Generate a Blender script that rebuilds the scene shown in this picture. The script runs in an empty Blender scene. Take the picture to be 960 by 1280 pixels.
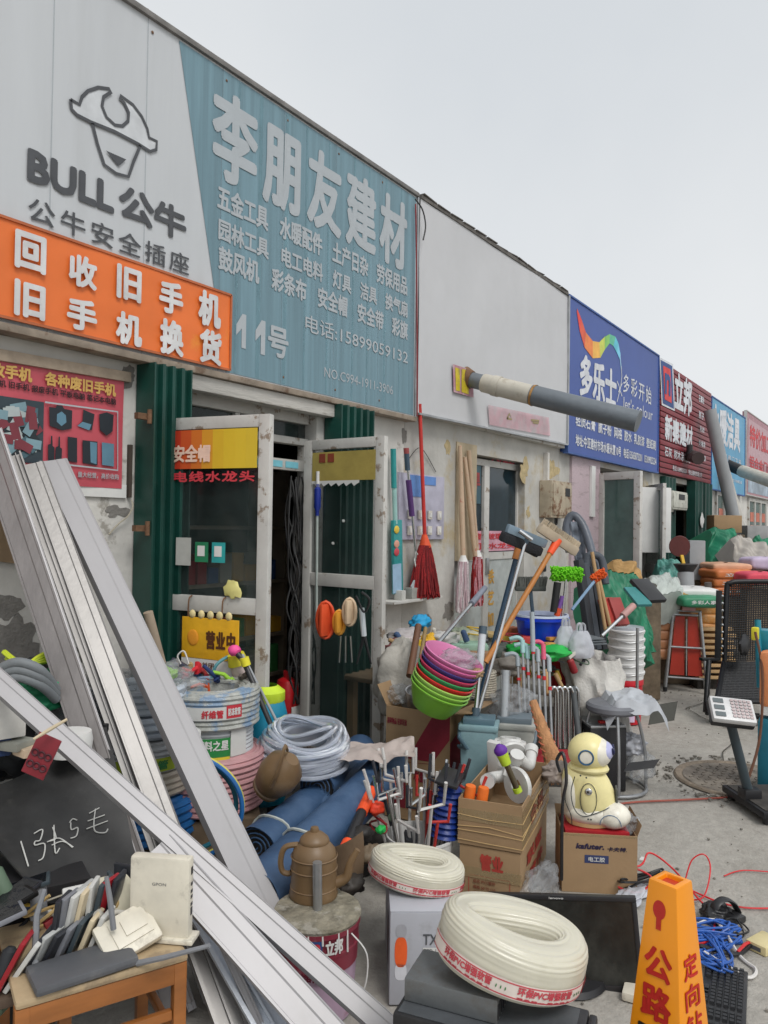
import bpy, bmesh, math, random
from mathutils import Vector, Matrix, noise
rnd = random.Random(7)
S = bpy.context.scene
C = S.collection
V3 = Vector
# ---------------------------------------------------------------- camera
CW, CH, FPX = 960.0, 1280.0, 960.0
CAM = V3((0, 0, 1.6))
YAW, PITCH, ROLL = math.radians(34.9), math.radians(0.95), math.radians(0.85)
_f = V3((math.cos(YAW) * math.cos(PITCH), math.sin(YAW) * math.cos(PITCH), math.sin(PITCH)))
_r0 = V3((math.sin(YAW), -math.cos(YAW), 0))
_u0 = _r0.cross(_f)
RGT = _r0 * math.cos(ROLL) + _u0 * math.sin(ROLL)
UPV = _u0 * math.cos(ROLL) - _r0 * math.sin(ROLL)
cd = bpy.data.cameras.new('camera'); cam = bpy.data.objects.new('camera', cd); C.objects.link(cam)
cd.sensor_fit = 'VERTICAL'; cd.sensor_height = 32.0; cd.lens = 32.0 * FPX / CH
cd.clip_start = 0.05; cd.clip_end = 2000
cam.matrix_world = Matrix(((RGT.x, UPV.x, -_f.x, CAM.x), (RGT.y, UPV.y, -_f.y, CAM.y), (RGT.z, UPV.z, -_f.z, CAM.z), (0, 0, 0, 1)))
S.camera = cam
S.render.resolution_x = 768; S.render.resolution_y = 1024
# ---------------------------------------------------------------- light
SUN_EL, SUN_AZ = math.radians(52), math.radians(-118)   # azimuth of the sun in the xy plane, from +X
w = bpy.data.worlds.new('World'); S.world = w; w.use_nodes = True
nt = w.node_tree; nt.nodes.clear()
out = nt.nodes.new('ShaderNodeOutputWorld'); bg = nt.nodes.new('ShaderNodeBackground')
sky = nt.nodes.new('ShaderNodeTexSky'); sky.sky_type = 'NISHITA'; sky.sun_disc = False
sky.sun_elevation = SUN_EL; sky.sun_rotation = math.radians(90) - SUN_AZ
sky.air_density = 1.0; sky.dust_density = 3.0; sky.ozone_density = 1.0
hs = nt.nodes.new('ShaderNodeHueSaturation'); hs.inputs['Saturation'].default_value = 0.10
mx = nt.nodes.new('ShaderNodeMix'); mx.data_type = 'RGBA'; mx.inputs['Factor'].default_value = 0.78
tc = nt.nodes.new('ShaderNodeTexCoord'); nz = nt.nodes.new('ShaderNodeTexNoise')
nz.inputs['Scale'].default_value = 1.6; nz.inputs['Detail'].default_value = 5
rp = nt.nodes.new('ShaderNodeValToRGB')
rp.color_ramp.elements[0].position = 0.3; rp.color_ramp.elements[0].color = (6.25, 6.6, 6.95, 1)
rp.color_ramp.elements[1].position = 0.72; rp.color_ramp.elements[1].color = (7.5, 7.7, 7.85, 1)
nt.links.new(tc.outputs['Generated'], nz.inputs['Vector']); nt.links.new(nz.outputs['Fac'], rp.inputs['Fac'])
nt.links.new(sky.outputs[0], hs.inputs['Color']); nt.links.new(hs.outputs[0], mx.inputs[6]); nt.links.new(rp.outputs[0], mx.inputs[7])
nt.links.new(mx.outputs[2], bg.inputs['Color']); bg.inputs['Strength'].default_value = 0.1
nt.links.new(bg.outputs[0], out.inputs[0])
sl = bpy.data.lights.new('sun', 'SUN'); so = bpy.data.objects.new('sun', sl); C.objects.link(so)
sl.energy = 1.3; sl.angle = math.radians(22); sl.color = (1, .97, .93)
sd = V3((math.cos(SUN_EL) * math.cos(SUN_AZ), math.cos(SUN_EL) * math.sin(SUN_AZ), math.sin(SUN_EL)))
so.rotation_euler = sd.to_track_quat('Z', 'Y').to_euler()
S.view_settings.view_transform = 'Standard'; S.view_settings.look = 'None'
S.view_settings.exposure = 0.3; S.view_settings.gamma = 1
S.render.engine = 'CYCLES'
try:
    S.cycles.use_denoising = True; S.cycles.denoiser = 'OPENIMAGEDENOISE'
    S.cycles.max_bounces = 6; S.cycles.transparent_max_bounces = 12; S.cycles.diffuse_bounces = 3
    S.cycles.use_adaptive_sampling = True; S.cycles.adaptive_threshold = 0.02
except Exception: pass
# ---------------------------------------------------------------- photograph pixel -> place
def ray(px, py): return (_f * FPX + RGT * (px - CW / 2) - UPV * (py - CH / 2)).normalized()
def at_y(px, py, y):
    d = ray(px, py); return CAM + d * ((y - CAM.y) / d.y)
def at_z(px, py, z=0.0):
    d = ray(px, py); return CAM + d * ((z - CAM.z) / d.z)
def at_d(px, py, dep):
    d = ray(px, py); return CAM + d * (dep / d.dot(_f))
SY, WY = 3.15, 3.24     # plane of the signs, plane of the wall
def XZ(px, py, y=SY):
    p = at_y(px, py, y); return (p.x, p.z)
# ---------------------------------------------------------------- materials
_m = {}
def srgb(c):
    return tuple(((x / 255.) / 12.92 if x / 255. <= .04045 else ((x / 255. + .055) / 1.055) ** 2.4) for x in c)
def mat(name, col, rough=.6, metal=0, var=.18, scale=6, bump=.15, bscale=None, dirt=0, dcol=(.12, .10, .08), dscale=3, dpos=.55, alpha=None, trans=0, coat=0, stretch=None, rpos=.08, emit=None, col2=None, sss=0):
    if name in _m: return _m[name]
    m = bpy.data.materials.new(name); m.use_nodes = True; _m[name] = m
    n = m.node_tree.nodes; L = m.node_tree.links; b = n['Principled BSDF']
    tc = n.new('ShaderNodeTexCoord'); mp = n.new('ShaderNodeMapping'); L.new(tc.outputs['Object'], mp.inputs['Vector'])
    if stretch: mp.inputs['Scale'].default_value = stretch
    nz = n.new('ShaderNodeTexNoise'); nz.inputs['Scale'].default_value = scale; nz.inputs['Detail'].default_value = 6; nz.inputs['Roughness'].default_value = .6
    L.new(mp.outputs[0], nz.inputs['Vector'])
    r = n.new('ShaderNodeValToRGB'); L.new(nz.outputs['Fac'], r.inputs['Fac'])
    c2 = col2 or tuple(min(1, c * (1 + var)) for c in col)
    r.color_ramp.elements[0].position = .3; r.color_ramp.elements[1].position = .7
    r.color_ramp.elements[0].color = (*[c * (1 - var) for c in col], 1); r.color_ramp.elements[1].color = (*c2, 1)
    o = r.outputs[0]
    if dirt:
        n2 = n.new('ShaderNodeTexNoise'); n2.inputs['Scale'].default_value = dscale; n2.inputs['Detail'].default_value = 9; n2.inputs['Roughness'].default_value = .68
        L.new(mp.outputs[0], n2.inputs['Vector'])
        r2 = n.new('ShaderNodeValToRGB'); r2.color_ramp.elements[0].position = dpos; r2.color_ramp.elements[1].position = dpos + rpos
        r2.color_ramp.elements[1].color = (dirt, dirt, dirt, 1); L.new(n2.outputs['Fac'], r2.inputs['Fac'])
        mm = n.new('ShaderNodeMix'); mm.data_type = 'RGBA'; L.new(r2.outputs[0], mm.inputs[0]); L.new(o, mm.inputs[6]); mm.inputs[7].default_value = (*dcol, 1)
        o = mm.outputs[2]
    L.new(o, b.inputs['Base Color'])
    b.inputs['Roughness'].default_value = rough; b.inputs['Metallic'].default_value = metal
    if trans: b.inputs['Transmission Weight'].default_value = trans; b.inputs['IOR'].default_value = 1.3
    if alpha is not None: b.inputs['Alpha'].default_value = alpha
    if coat: b.inputs['Coat Weight'].default_value = coat
    if sss: b.inputs['Subsurface Weight'].default_value = sss; b.inputs['Subsurface Radius'].default_value = (.02, .02, .015)
    if bump:
        n3 = n.new('ShaderNodeTexNoise'); n3.inputs['Scale'].default_value = bscale or scale * 6; n3.inputs['Detail'].default_value = 5
        L.new(mp.outputs[0], n3.inputs['Vector'])
        bp = n.new('ShaderNodeBump'); bp.inputs['Strength'].default_value = bump; bp.inputs['Distance'].default_value = .01
        L.new(n3.outputs['Fac'], bp.inputs['Height']); L.new(bp.outputs[0], b.inputs['Normal'])
    return m
def P(name, r, g, b_, **k):       # plain colour given as sRGB bytes
    return mat(name, srgb((r, g, b_)), **k)
# ---------------------------------------------------------------- mesh builder
class Fr:
    def __init__(s, o, U=(1, 0, 0), V=(0, 0, 1)):
        s.o = V3(o); s.U = V3(U).normalized(); s.V = V3(V); s.V = (s.V - s.U * s.V.dot(s.U)).normalized(); s.N = s.U.cross(s.V)
    def __call__(s, u, v, w=0): return s.o + s.U * u + s.V * v + s.N * w
_tx = {}
def glyphs(s, bold=.0, sp=1.0, ital=0):
    k = (s, bold, sp, ital)
    if k in _tx: return _tx[k]
    cu = bpy.data.curves.new('t', 'FONT'); cu.body = s; cu.offset = bold; cu.space_character = sp; cu.shear = ital; cu.resolution_u = 2; cu.fill_mode = 'FRONT'
    ob = bpy.data.objects.new('t', cu); C.objects.link(ob)
    dg = bpy.context.evaluated_depsgraph_get(); me = ob.evaluated_get(dg).to_mesh()
    vs = [v.co.copy() for v in me.vertices]; fs = [tuple(p.vertices) for p in me.polygons]
    ob.evaluated_get(dg).to_mesh_clear(); bpy.data.objects.remove(ob); bpy.data.curves.remove(cu)
    if vs:
        x0 = min(v.x for v in vs); x1 = max(v.x for v in vs); y0 = min(v.y for v in vs); y1 = max(v.y for v in vs)
        vs = [((v.x - x0) / max(1e-6, x1 - x0), (v.y - y0) / max(1e-6, y1 - y0)) for v in vs]
        _tx[k] = (vs, fs, (x1 - x0) / max(1e-6, y1 - y0))
    else: _tx[k] = ([], [], 1)
    return _tx[k]
class MB:
    def __init__(s, M=None): s.v = []; s.f = []; s.M = M
    def add(s, vs, fs):
        b = len(s.v); s.v += [(s.M @ V3(p)) if s.M is not None else V3(p) for p in vs]; s.f += [tuple(i + b for i in q) for q in fs]; return s
    def box(s, c, d, rz=0, R=None, taper=1):
        hx, hy, hz = d[0] / 2, d[1] / 2, d[2] / 2; vs = []
        for z in (-1, 1):
            t = taper if z > 0 else 1
            for x, y in ((-1, -1), (1, -1), (1, 1), (-1, 1)): vs.append(V3((x * hx * t, y * hy * t, z * hz)))
        Q = R if R is not None else Matrix.Rotation(rz, 3, 'Z')
        return s.add([Q @ p + V3(c) for p in vs], [(3, 2, 1, 0), (4, 5, 6, 7), (0, 1, 5, 4), (1, 2, 6, 5), (2, 3, 7, 6), (3, 0, 4, 7)])
    def bb(s, x0, x1, y0, y1, z0, z1): return s.box(((x0 + x1) / 2, (y0 + y1) / 2, (z0 + z1) / 2), (abs(x1 - x0), abs(y1 - y0), abs(z1 - z0)))
    def bar(s, p0, p1, w, h, up=(0, 0, 1), t=1):
        p0, p1 = V3(p0), V3(p1); a = (p1 - p0).normalized(); n = V3(up); sd = a.cross(n)
        if sd.length < 1e-4: sd = a.cross(V3((1, 0, 0)))
        sd.normalize(); n = sd.cross(a); vs = []
        for p, k in ((p0, 1), (p1, t)):
            for i, j in ((-1, -1), (1, -1), (1, 1), (-1, 1)): vs.append(p + sd * (i * w / 2 * k) + n * (j * h / 2 * k))
        return s.add(vs, [(3, 2, 1, 0), (4, 5, 6, 7), (0, 1, 5, 4), (1, 2, 6, 5), (2, 3, 7, 6), (3, 0, 4, 7)])
    def tube(s, pts, r, n=8, closed=False, cap=True, flat=1):
        pts = [V3(p) for p in pts]; N = len(pts)
        rs = r if isinstance(r, (list, tuple)) else [r] * N
        vs = []; up = None
        for i, p in enumerate(pts):
            if closed: t = pts[(i + 1) % N] - pts[i - 1]
            else: t = pts[min(i + 1, N - 1)] - pts[max(i - 1, 0)]
            if t.length < 1e-9: t = V3((0, 0, 1))
            t.normalize()
            if up is None:
                up = V3((0, 0, 1)) if abs(t.z) < .9 else V3((1, 0, 0))
            up = (up - t * up.dot(t))
            if up.length < 1e-6: up = V3((1, 0, 0)) - t * t.x
            up.normalize(); sd = t.cross(up)
            for k in range(n):
                a = 2 * math.pi * k / n; vs.append(p + (sd * math.cos(a) + up * (math.sin(a) * flat)) * rs[i])
        fs = []
        for i in range(N if closed else N - 1):
            j = (i + 1) % N
            for k in range(n): fs.append((i * n + k, i * n + (k + 1) % n, j * n + (k + 1) % n, j * n + k))
        if cap and not closed: fs += [tuple(range(n))[::-1], tuple((N - 1) * n + k for k in range(n))]
        return s.add(vs, fs)
    def cyl(s, p0, p1, r0, r1=None, n=16, cap=True): return s.tube([p0, p1], [r0, r0 if r1 is None else r1], n, cap=cap)
    def lathe(s, prof, n=24, c=(0, 0, 0), R=None, sx=1, sy=1, top=False, bot=False):
        vs = []; c = V3(c)
        for r_, z in prof:
            for k in range(n):
                a = 2 * math.pi * k / n; p = V3((r_ * math.cos(a) * sx, r_ * math.sin(a) * sy, z)); vs.append((R @ p if R is not None else p) + c)
        fs = [(i * n + k, i * n + (k + 1) % n, (i + 1) * n + (k + 1) % n, (i + 1) * n + k) for i in range(len(prof) - 1) for k in range(n)]
        if bot: fs.append(tuple(range(n))[::-1])
        if top: fs.append(tuple((len(prof) - 1) * n + k for k in range(n)))
        return s.add(vs, fs)
    def grid(s, fn, nu, nv, cu=False):
        vs = [fn(i / (nu if cu else nu - 1), j / (nv - 1)) for j in range(nv) for i in range(nu)]
        fs = []
        for j in range(nv - 1):
            for i in range(nu if cu else nu - 1):
                k = (i + 1) % nu; fs.append((j * nu + i, j * nu + k, (j + 1) * nu + k, (j + 1) * nu + i))
        return s.add(vs, fs)
    def sphere(s, c, r, n=16, m=10, R=None, e=1.0, nz=0, ns=3, seed=0):
        """superellipsoid with optional crumple"""
        r = V3(r) if not isinstance(r, (int, float)) else V3((r, r, r)); c = V3(c)
        def pw(x): return math.copysign(abs(x) ** e, x)
        def fn(u, v):
            a = 2 * math.pi * u; b = -math.pi / 2 + math.pi * v
            p = V3((r.x * pw(math.cos(b)) * pw(math.cos(a)), r.y * pw(math.cos(b)) * pw(math.sin(a)), r.z * pw(math.sin(b))))
            if nz:
                q = noise.noise(p.normalized() * ns + V3((seed * 7.3, seed, 0))) ; p = p * (1 + nz * q)
            return (R @ p if R is not None else p) + c
        return s.grid(fn, n, m, cu=True)
    def prism(s, pts, fr, w0, w1):
        n = len(pts); vs = [fr(u, v, w0) for u, v in pts] + [fr(u, v, w1) for u, v in pts]
        return s.add(vs, [tuple(range(n))[::-1], tuple(range(n, 2 * n))] + [(i, (i + 1) % n, n + (i + 1) % n, n + i) for i in range(n)])
    def poly(s, pts, fr, w=0): return s.add([fr(u, v, w) for u, v in pts], [tuple(range(len(pts)))])
    def rect(s, u0, u1, v0, v1, fr, w=0): return s.poly([(u0, v0), (u1, v0), (u1, v1), (u0, v1)], fr, w)
    def stroke(s, pts, wd, fr, w=0, closed=False):
        P_ = [V3((a, b, 0)) for a, b in pts]; N = len(P_); vs = []
        for i, p in enumerate(P_):
            t = (P_[(i + 1) % N] - P_[i - 1]) if closed else (P_[min(i + 1, N - 1)] - P_[max(0, i - 1)])
            t.normalize(); q = V3((-t.y, t.x, 0)) * wd / 2
            vs += [fr(*(p + q).xy, w), fr(*(p - q).xy, w)]
        m = N if closed else N - 1
        return s.add(vs, [(2 * i, 2 * i + 1, 2 * ((i + 1) % N) + 1, 2 * ((i + 1) % N)) for i in range(m)])
    def text(s, st, u0, u1, v0, v1, fr, w=.002, bold=0, sp=1.0, ital=0, only=None):
        """letters fitted into a rectangle; bold = stroke thickening in em; only = index of the one full-width cell kept"""
        vs, fs, asp = glyphs(st, 0, sp, ital); n = len(st)
        if only is not None:
            fs = [q for q in fs if min(n - 1, int(sum(vs[i][0] for i in q) / len(q) * n)) == only]
            ids = sorted({i for q in fs for i in q}); mp = {a: b for b, a in enumerate(ids)}; vs = [vs[i] for i in ids]; fs = [tuple(mp[i] for i in q) for q in fs]
        if not vs: return s
        b = bold * (v1 - v0) * .36
        offs = [(0, 0)] if not b else [(b * math.cos(k * .785), b * math.sin(k * .785)) for k in range(8)] + [(0, 0)]
        for k, (du, dv) in enumerate(offs):
            s.add([fr(u0 + b + x * (u1 - u0 - 2 * b) + du, v0 + b + y * (v1 - v0 - 2 * b) + dv, w + k * .00015) for x, y in vs], fs)
        return s
    def build(s, name, m, parent=None, world=False, smooth=True, bevel=0, ang=38, kind=None, label=None):
        me = bpy.data.meshes.new(name)
        vs = s.v
        if parent is not None and world:
            r = parent
            while r.parent: r = r.parent
            IM = r.matrix_basis.inverted(); vs = [IM @ p for p in vs]
        me.from_pydata([tuple(p) for p in vs], [], s.f); me.update()
        if bevel:
            bm = bmesh.new(); bm.from_mesh(me)
            es = [e for e in bm.edges if len(e.link_faces) == 2 and e.calc_face_angle(0) > .6]
            bmesh.ops.bevel(bm, geom=es, offset=bevel, segments=2, affect='EDGES', profile=.6); bm.to_mesh(me); bm.free()
        if smooth:
            me.shade_smooth()
            try: me.set_sharp_from_angle(angle=math.radians(ang))
            except Exception: pass
        ms = m if isinstance(m, (list, tuple)) else [m]
        for q in ms: me.materials.append(q)
        o = bpy.data.objects.new(name, me); C.objects.link(o)
        if parent is not None: o.parent = parent
        if kind: o['kind'] = kind
        if label: o['label'] = label
        return o
def T(name, label, cat, loc=(0, 0, 0), rz=0, group=None, R=None):
    o = bpy.data.objects.new(name, None); C.objects.link(o); o.empty_display_size = .1
    M = Matrix.Translation(V3(loc)) @ (R.to_4x4() if R is not None else Matrix.Rotation(rz, 4, 'Z')); o.matrix_basis = M
    o['label'] = label; o['category'] = cat
    if group: o['group'] = group
    return o
def tag(o, label, cat, group=None):
    o['label'] = label; o['category'] = cat
    if group: o['group'] = group
    return o
def copy_tree(o, parent=None):
    c = o.copy(); C.objects.link(c)
    if parent is not None: c.parent = parent
    for ch in list(o.children): copy_tree(ch, c)
    return c
def dup(o, loc, rz=0, label=None, R=None, scale=1):
    c = copy_tree(o); c.matrix_basis = Matrix.Translation(V3(loc)) @ (R.to_4x4() if R is not None else Matrix.Rotation(rz, 4, 'Z')) @ Matrix.Scale(scale, 4)
    if label: c['label'] = label
    return c
def RXYZ(x=0, y=0, z=0): return Matrix.Rotation(z, 3, 'Z') @ Matrix.Rotation(y, 3, 'Y') @ Matrix.Rotation(x, 3, 'X')
def rad(a): return math.radians(a)
def Q(*a):          # run of pixels on the sign plane -> [(X, Z)]
    return [XZ(a[i], a[i + 1]) for i in range(0, len(a), 2)]
def lerp(a, b, t): return a + (b - a) * t
def arc(c, r, a0, a1, n, fr): return [fr(c[0] + r * math.cos(rad(lerp(a0, a1, i / n))), c[1] + r * math.sin(rad(lerp(a0, a1, i / n)))) for i in range(n + 1)]
def smooth_path(pts, k=6):
    pts = [V3(p) for p in pts]; o = []
    for i in range(len(pts) - 1):
        a, b, c, d = pts[max(0, i - 1)], pts[i], pts[i + 1], pts[min(len(pts) - 1, i + 2)]
        for j in range(k):
            t = j / k; o.append(.5 * ((2 * b) + (c - a) * t + (2 * a - 5 * b + 4 * c - d) * t * t + (3 * b - a - 3 * c + d) * t ** 3))
    o.append(pts[-1]); return o

def letters(parent, st, u0, u1, v0, v1, fr, m, w=.002, bold=0, sp=1.0, ital=0, split=False, world=True):
    if not split:
        return MB().text(st, u0, u1, v0, v1, fr, w, bold, sp, ital).build('lettering', m, parent, world=world, smooth=False, kind='stuff' if len(st) > 2 else None)
    for i, ch in enumerate(st):
        if ch not in ' \u3000': MB().text(st, u0, u1, v0, v1, fr, w, bold, sp, ital, only=i).build('lettering', m, parent, world=world, smooth=False)
# ================================================================ materials
M_conc = mat('concrete', (.36, .34, .305), rough=.92, var=.14, scale=20, bump=.6, bscale=70, dirt=.6, dcol=(.21, .19, .16), dscale=1.3, dpos=.5, rpos=.2)
M_plaster = mat('whitewashed_plaster', (.60, .585, .55), rough=.92, var=.14, scale=2.5, bump=.45, bscale=22, dirt=.85, dcol=(.30, .28, .245), dscale=1.9, dpos=.57, rpos=.03)
M_plaster2 = mat('yellowed_plaster', (.47, .46, .43), rough=.92, var=.2, scale=2.2, bump=.5, bscale=18, dirt=.8, dcol=(.42, .34, .20), dscale=1.7, dpos=.53, rpos=.1)
M_stain = mat('peeled_patch', (.21, .20, .185), rough=.95, var=.2, scale=9, bump=.6)
M_lintel = mat('painted_lintel', (.50, .485, .45), rough=.85, var=.2, scale=5, bump=.4, dirt=.7, dcol=(.17, .14, .10), dscale=5, dpos=.58, stretch=(.4, 1, 3))
M_whitem = mat('worn_white_paint', (.52, .51, .48), rough=.6, var=.12, scale=7, bump=.1, dirt=.85, dcol=(.20, .14, .09), dscale=9, dpos=.585, rpos=.05)
M_green = mat('green_painted_steel', (.006, .050, .038), rough=.4, var=.3, scale=4, bump=.1, dirt=.3, dcol=(.06, .10, .08), dscale=12, dpos=.62)
M_glass = mat('dusty_glass', (.85, .9, .9), rough=.06, trans=1, var=.03, bump=0, alpha=.32)
M_glassd = mat('grime_reflection_glass', (.035, .05, .048), rough=.07, trans=0, var=.6, bump=.02, bscale=5, alpha=.4, scale=2.5, dirt=.4, dcol=(.20, .23, .22), dscale=2, dpos=.52, rpos=.3)  # pale grime patches spread wider to paint a pale reflection onto the panes
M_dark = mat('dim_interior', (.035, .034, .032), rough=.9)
M_signW = mat('banner_grey_white', (.52, .54, .56), rough=.5, var=.05, scale=1.2, bump=.05, stretch=(3, 1, .35), dirt=.25, dcol=(.36, .37, .37), dscale=2, dpos=.5, rpos=.3)
M_signB = mat('banner_teal', (.15, .255, .305), rough=.5, var=.22, scale=2.2, bump=.05, stretch=(9, 1, .25), dirt=.35, dcol=(.22, .36, .42), dscale=3, dpos=.52, rpos=.2)
M_signT = mat('banner_letters_pale', (.40, .435, .46), rough=.5, var=.05)
M_char = P('lettering_charcoal', 72, 74, 78, rough=.5)
M_orange = mat('banner_orange', (.78, .17, .03), rough=.5, var=.12, scale=1.5, bump=.08, bscale=4, dirt=.75, dcol=(.82, .42, .03), dscale=1.1, dpos=.57, rpos=.12)
M_steel = mat('galvanised_steel', (.40, .41, .42), rough=.38, metal=.75, var=.2, scale=8, bump=.08)
M_chrome = mat('bright_steel', (.62, .63, .64), rough=.22, metal=1, var=.08, bump=0)
M_rust = mat('rusty_iron', (.16, .085, .045), rough=.85, var=.4, scale=14, bump=.4)
M_black = mat('black_plastic', (.018, .018, .02), rough=.42, var=.2, bump=.04, dirt=.3, dcol=(.09, .085, .075), dscale=7, dpos=.55, rpos=.2)
M_wood = mat('raw_wood', (.42, .27, .13), rough=.7, var=.22, scale=5, stretch=(1, 1, .2), bump=.2)
M_white = mat('white_paint', (.68, .68, .66), rough=.5, var=.06, bump=.04)
M_red = P('red_print', 196, 40, 48, rough=.5)
M_blueS = mat('banner_blue', (.045, .09, .32), rough=.5, var=.1, scale=1, bump=.03)
M_maroon = mat('banner_maroon', (.20, .018, .028), rough=.5, var=.15, bump=.03, scale=2)
M_cyan = mat('banner_cyan', (.10, .33, .52), rough=.5, var=.12, scale=2, bump=.03)
wall = Fr((0, WY, 0)); sg = Fr((0, SY, 0))
# ================================================================ ground
def ground():
    mb = MB()
    xs = [-400, -60, -10] + [-4 + .16 * i for i in range(126)] + [20, 30, 60, 150, 400]
    ys = [-400, -60, -12] + [-3 + .16 * i for i in range(39)] + [3.2, 8, 60, 400]
    def h(x, y):
        if not (-4 < x < 16 and -3 < y < 3.2): return 0
        return .010 * noise.noise(V3((x * .7, y * .7, 0))) - .004
    vs = [V3((x, y, h(x, y))) for y in ys for x in xs]; n = len(xs)
    mb.add(vs, [(j * n + i, j * n + i + 1, (j + 1) * n + i + 1, (j + 1) * n + i) for j in range(len(ys) - 1) for i in range(n - 1)])
    g = mb.build('ground', M_conc, kind='structure')
    # joints and wandering cracks, thin dark filled grooves
    M_crack = mat('crack_filler', (.07, .065, .055), rough=.95)
    c = MB(); F = Fr((0, 0, .004), (1, 0, 0), (0, 1, 0))
    for pts, wd in (([(1.5, .2), (3, .28), (5, .22), (8, .3), (14, .25)], .012), ([(9.4, -2), (9.35, 1), (9.4, 2.4)], .012), ([(5.6, 1.1), (6.6, 1.2), (7.2, 1.7), (8.4, 1.5)], .01)):
        q = []
        for i in range(len(pts) - 1):
            for k in range(14):
                t = k / 14; x, y = lerp(pts[i][0], pts[i + 1][0], t), lerp(pts[i][1], pts[i + 1][1], t)
                q.append((x + .04 * noise.noise(V3((x * 3, y * 3, 1))), y + .05 * noise.noise(V3((x * 3, y * 3, 9)))))
        c.stroke(q, wd, F)
    c.build('crack', M_crack, g, kind='stuff')
    # broken skirt round the manhole, worn yellow line along the shop step
    st = MB(); 
    for k in range(110):
        a = rnd.uniform(0, 6.28); r_ = .40 + abs(rnd.gauss(0, .06)); x, y = 5.36 + r_ * math.cos(a) * 1.05, .95 + r_ * math.sin(a)
        s_ = rnd.uniform(.006, .022); st.box((x, y, .004 + s_ * .2), (s_, s_ * 1.3, s_ * .6), rnd.uniform(0, 3))
    for k in range(450):
        x, y = rnd.uniform(2.2, 9), rnd.uniform(-.4, 2.4); s_ = rnd.uniform(.003, .011); st.box((x, y, s_ * .2), (s_, s_ * 1.4, s_ * .7), rnd.uniform(0, 3))
    st.build('grit', mat('grit', (.2, .185, .16), rough=.95, var=.4, scale=30), g, kind='stuff')
ground()
step = MB().bb(6.9, 15, 2.55, WY - .002, 0, .09); step.build('pavement', mat('step_concrete', (.27, .26, .24), rough=.9, bump=.5, bscale=40), kind='structure', bevel=.01)
yl = MB().bb(7.2, 11, 2.44, 2.55, 0, .04); tag(yl.build('kerb_plank', mat('worn_yellow', (.36, .27, .10), rough=.8, dirt=.8, dcol=(.2, .18, .15), dscale=8, dpos=.48)), 'low kerb strip with worn yellow paint beside the small wooden stool', 'kerb')
def manhole():
    t = T('manhole_cover', 'round rusty manhole cover sunk in broken concrete', 'manhole', (5.36, .95, 0))
    MB().lathe([(.33, .004), (.345, .014), (.375, .014), (.385, .003)], 48).build('rim', mat('manhole_rim', (.20, .16, .12), rough=.8, var=.3, scale=20, bump=.5), t)
    b = MB(); b.lathe([(0, .009), (.33, .009)], 48)
    for i in range(-5, 6):
        for j in range(-5, 6):
            x, y = i * .055 + (j % 2) * .027, j * .05
            if x * x + y * y < .29 ** 2: b.box((x, y, .011), (.034, .012, .006), .5 if (i + j) % 2 else -.5)
    b.build('lid', mat('manhole_lid', (.14, .12, .10), rough=.85, var=.45, scale=9, bump=.6, dirt=.6, dcol=(.25, .22, .18), dscale=4, dpos=.5), t)
manhole()
# ================================================================ the row of shops
XB = [-1.2, 4.90, 7.98, 11.55, 15.0, 18.4, 22.4, 27, 33, 40]
TOPZ = 4.02
UL = ['near shop with open white double doors and a dark crowded inside', 'second shop with a blank grey board and recessed white double door', 'third shop under the blue board with an open glass door leaf', 'shop under the maroon slatted board with green shutters', 'shop under the cyan board behind the leaning grey pipes', 'shop under the red and white framed board at the right edge']
def unit(i, holes, zl=None):
    x0, x1 = XB[i] + .001, XB[i + 1] - .001
    lb = UL[i] if i < len(UL) else 'far shop of the row mostly outside the right edge, number ' + 'six seven eight nine'.split()[i - 6] if i < 9 else ''
    t = T('shop_building', lb, 'building', (x0, WY, 0), group='shops in the row')
    m = MB(); x = x0
    for hx0, hx1, hz in holes:
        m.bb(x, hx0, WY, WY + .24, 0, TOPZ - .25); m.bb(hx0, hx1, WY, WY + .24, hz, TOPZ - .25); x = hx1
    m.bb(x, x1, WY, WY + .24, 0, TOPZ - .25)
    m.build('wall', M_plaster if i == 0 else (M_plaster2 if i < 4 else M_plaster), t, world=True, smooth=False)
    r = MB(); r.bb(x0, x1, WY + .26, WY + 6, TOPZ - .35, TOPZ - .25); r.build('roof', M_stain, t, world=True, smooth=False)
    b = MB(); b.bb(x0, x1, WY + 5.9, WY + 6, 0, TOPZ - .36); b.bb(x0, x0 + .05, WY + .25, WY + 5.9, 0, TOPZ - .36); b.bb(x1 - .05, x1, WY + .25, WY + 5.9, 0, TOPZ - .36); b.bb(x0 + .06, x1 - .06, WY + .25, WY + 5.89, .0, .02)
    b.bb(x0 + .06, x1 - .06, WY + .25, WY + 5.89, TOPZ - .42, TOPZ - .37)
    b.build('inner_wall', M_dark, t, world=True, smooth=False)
    return t
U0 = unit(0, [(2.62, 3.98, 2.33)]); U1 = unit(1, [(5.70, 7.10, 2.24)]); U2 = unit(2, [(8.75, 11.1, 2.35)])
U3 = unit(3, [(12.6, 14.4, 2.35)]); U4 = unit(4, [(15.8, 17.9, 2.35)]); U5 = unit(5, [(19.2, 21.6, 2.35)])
for i in (6, 7, 8): unit(i, [(XB[i] + 1, XB[i + 1] - 1.2, 2.35)])
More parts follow.
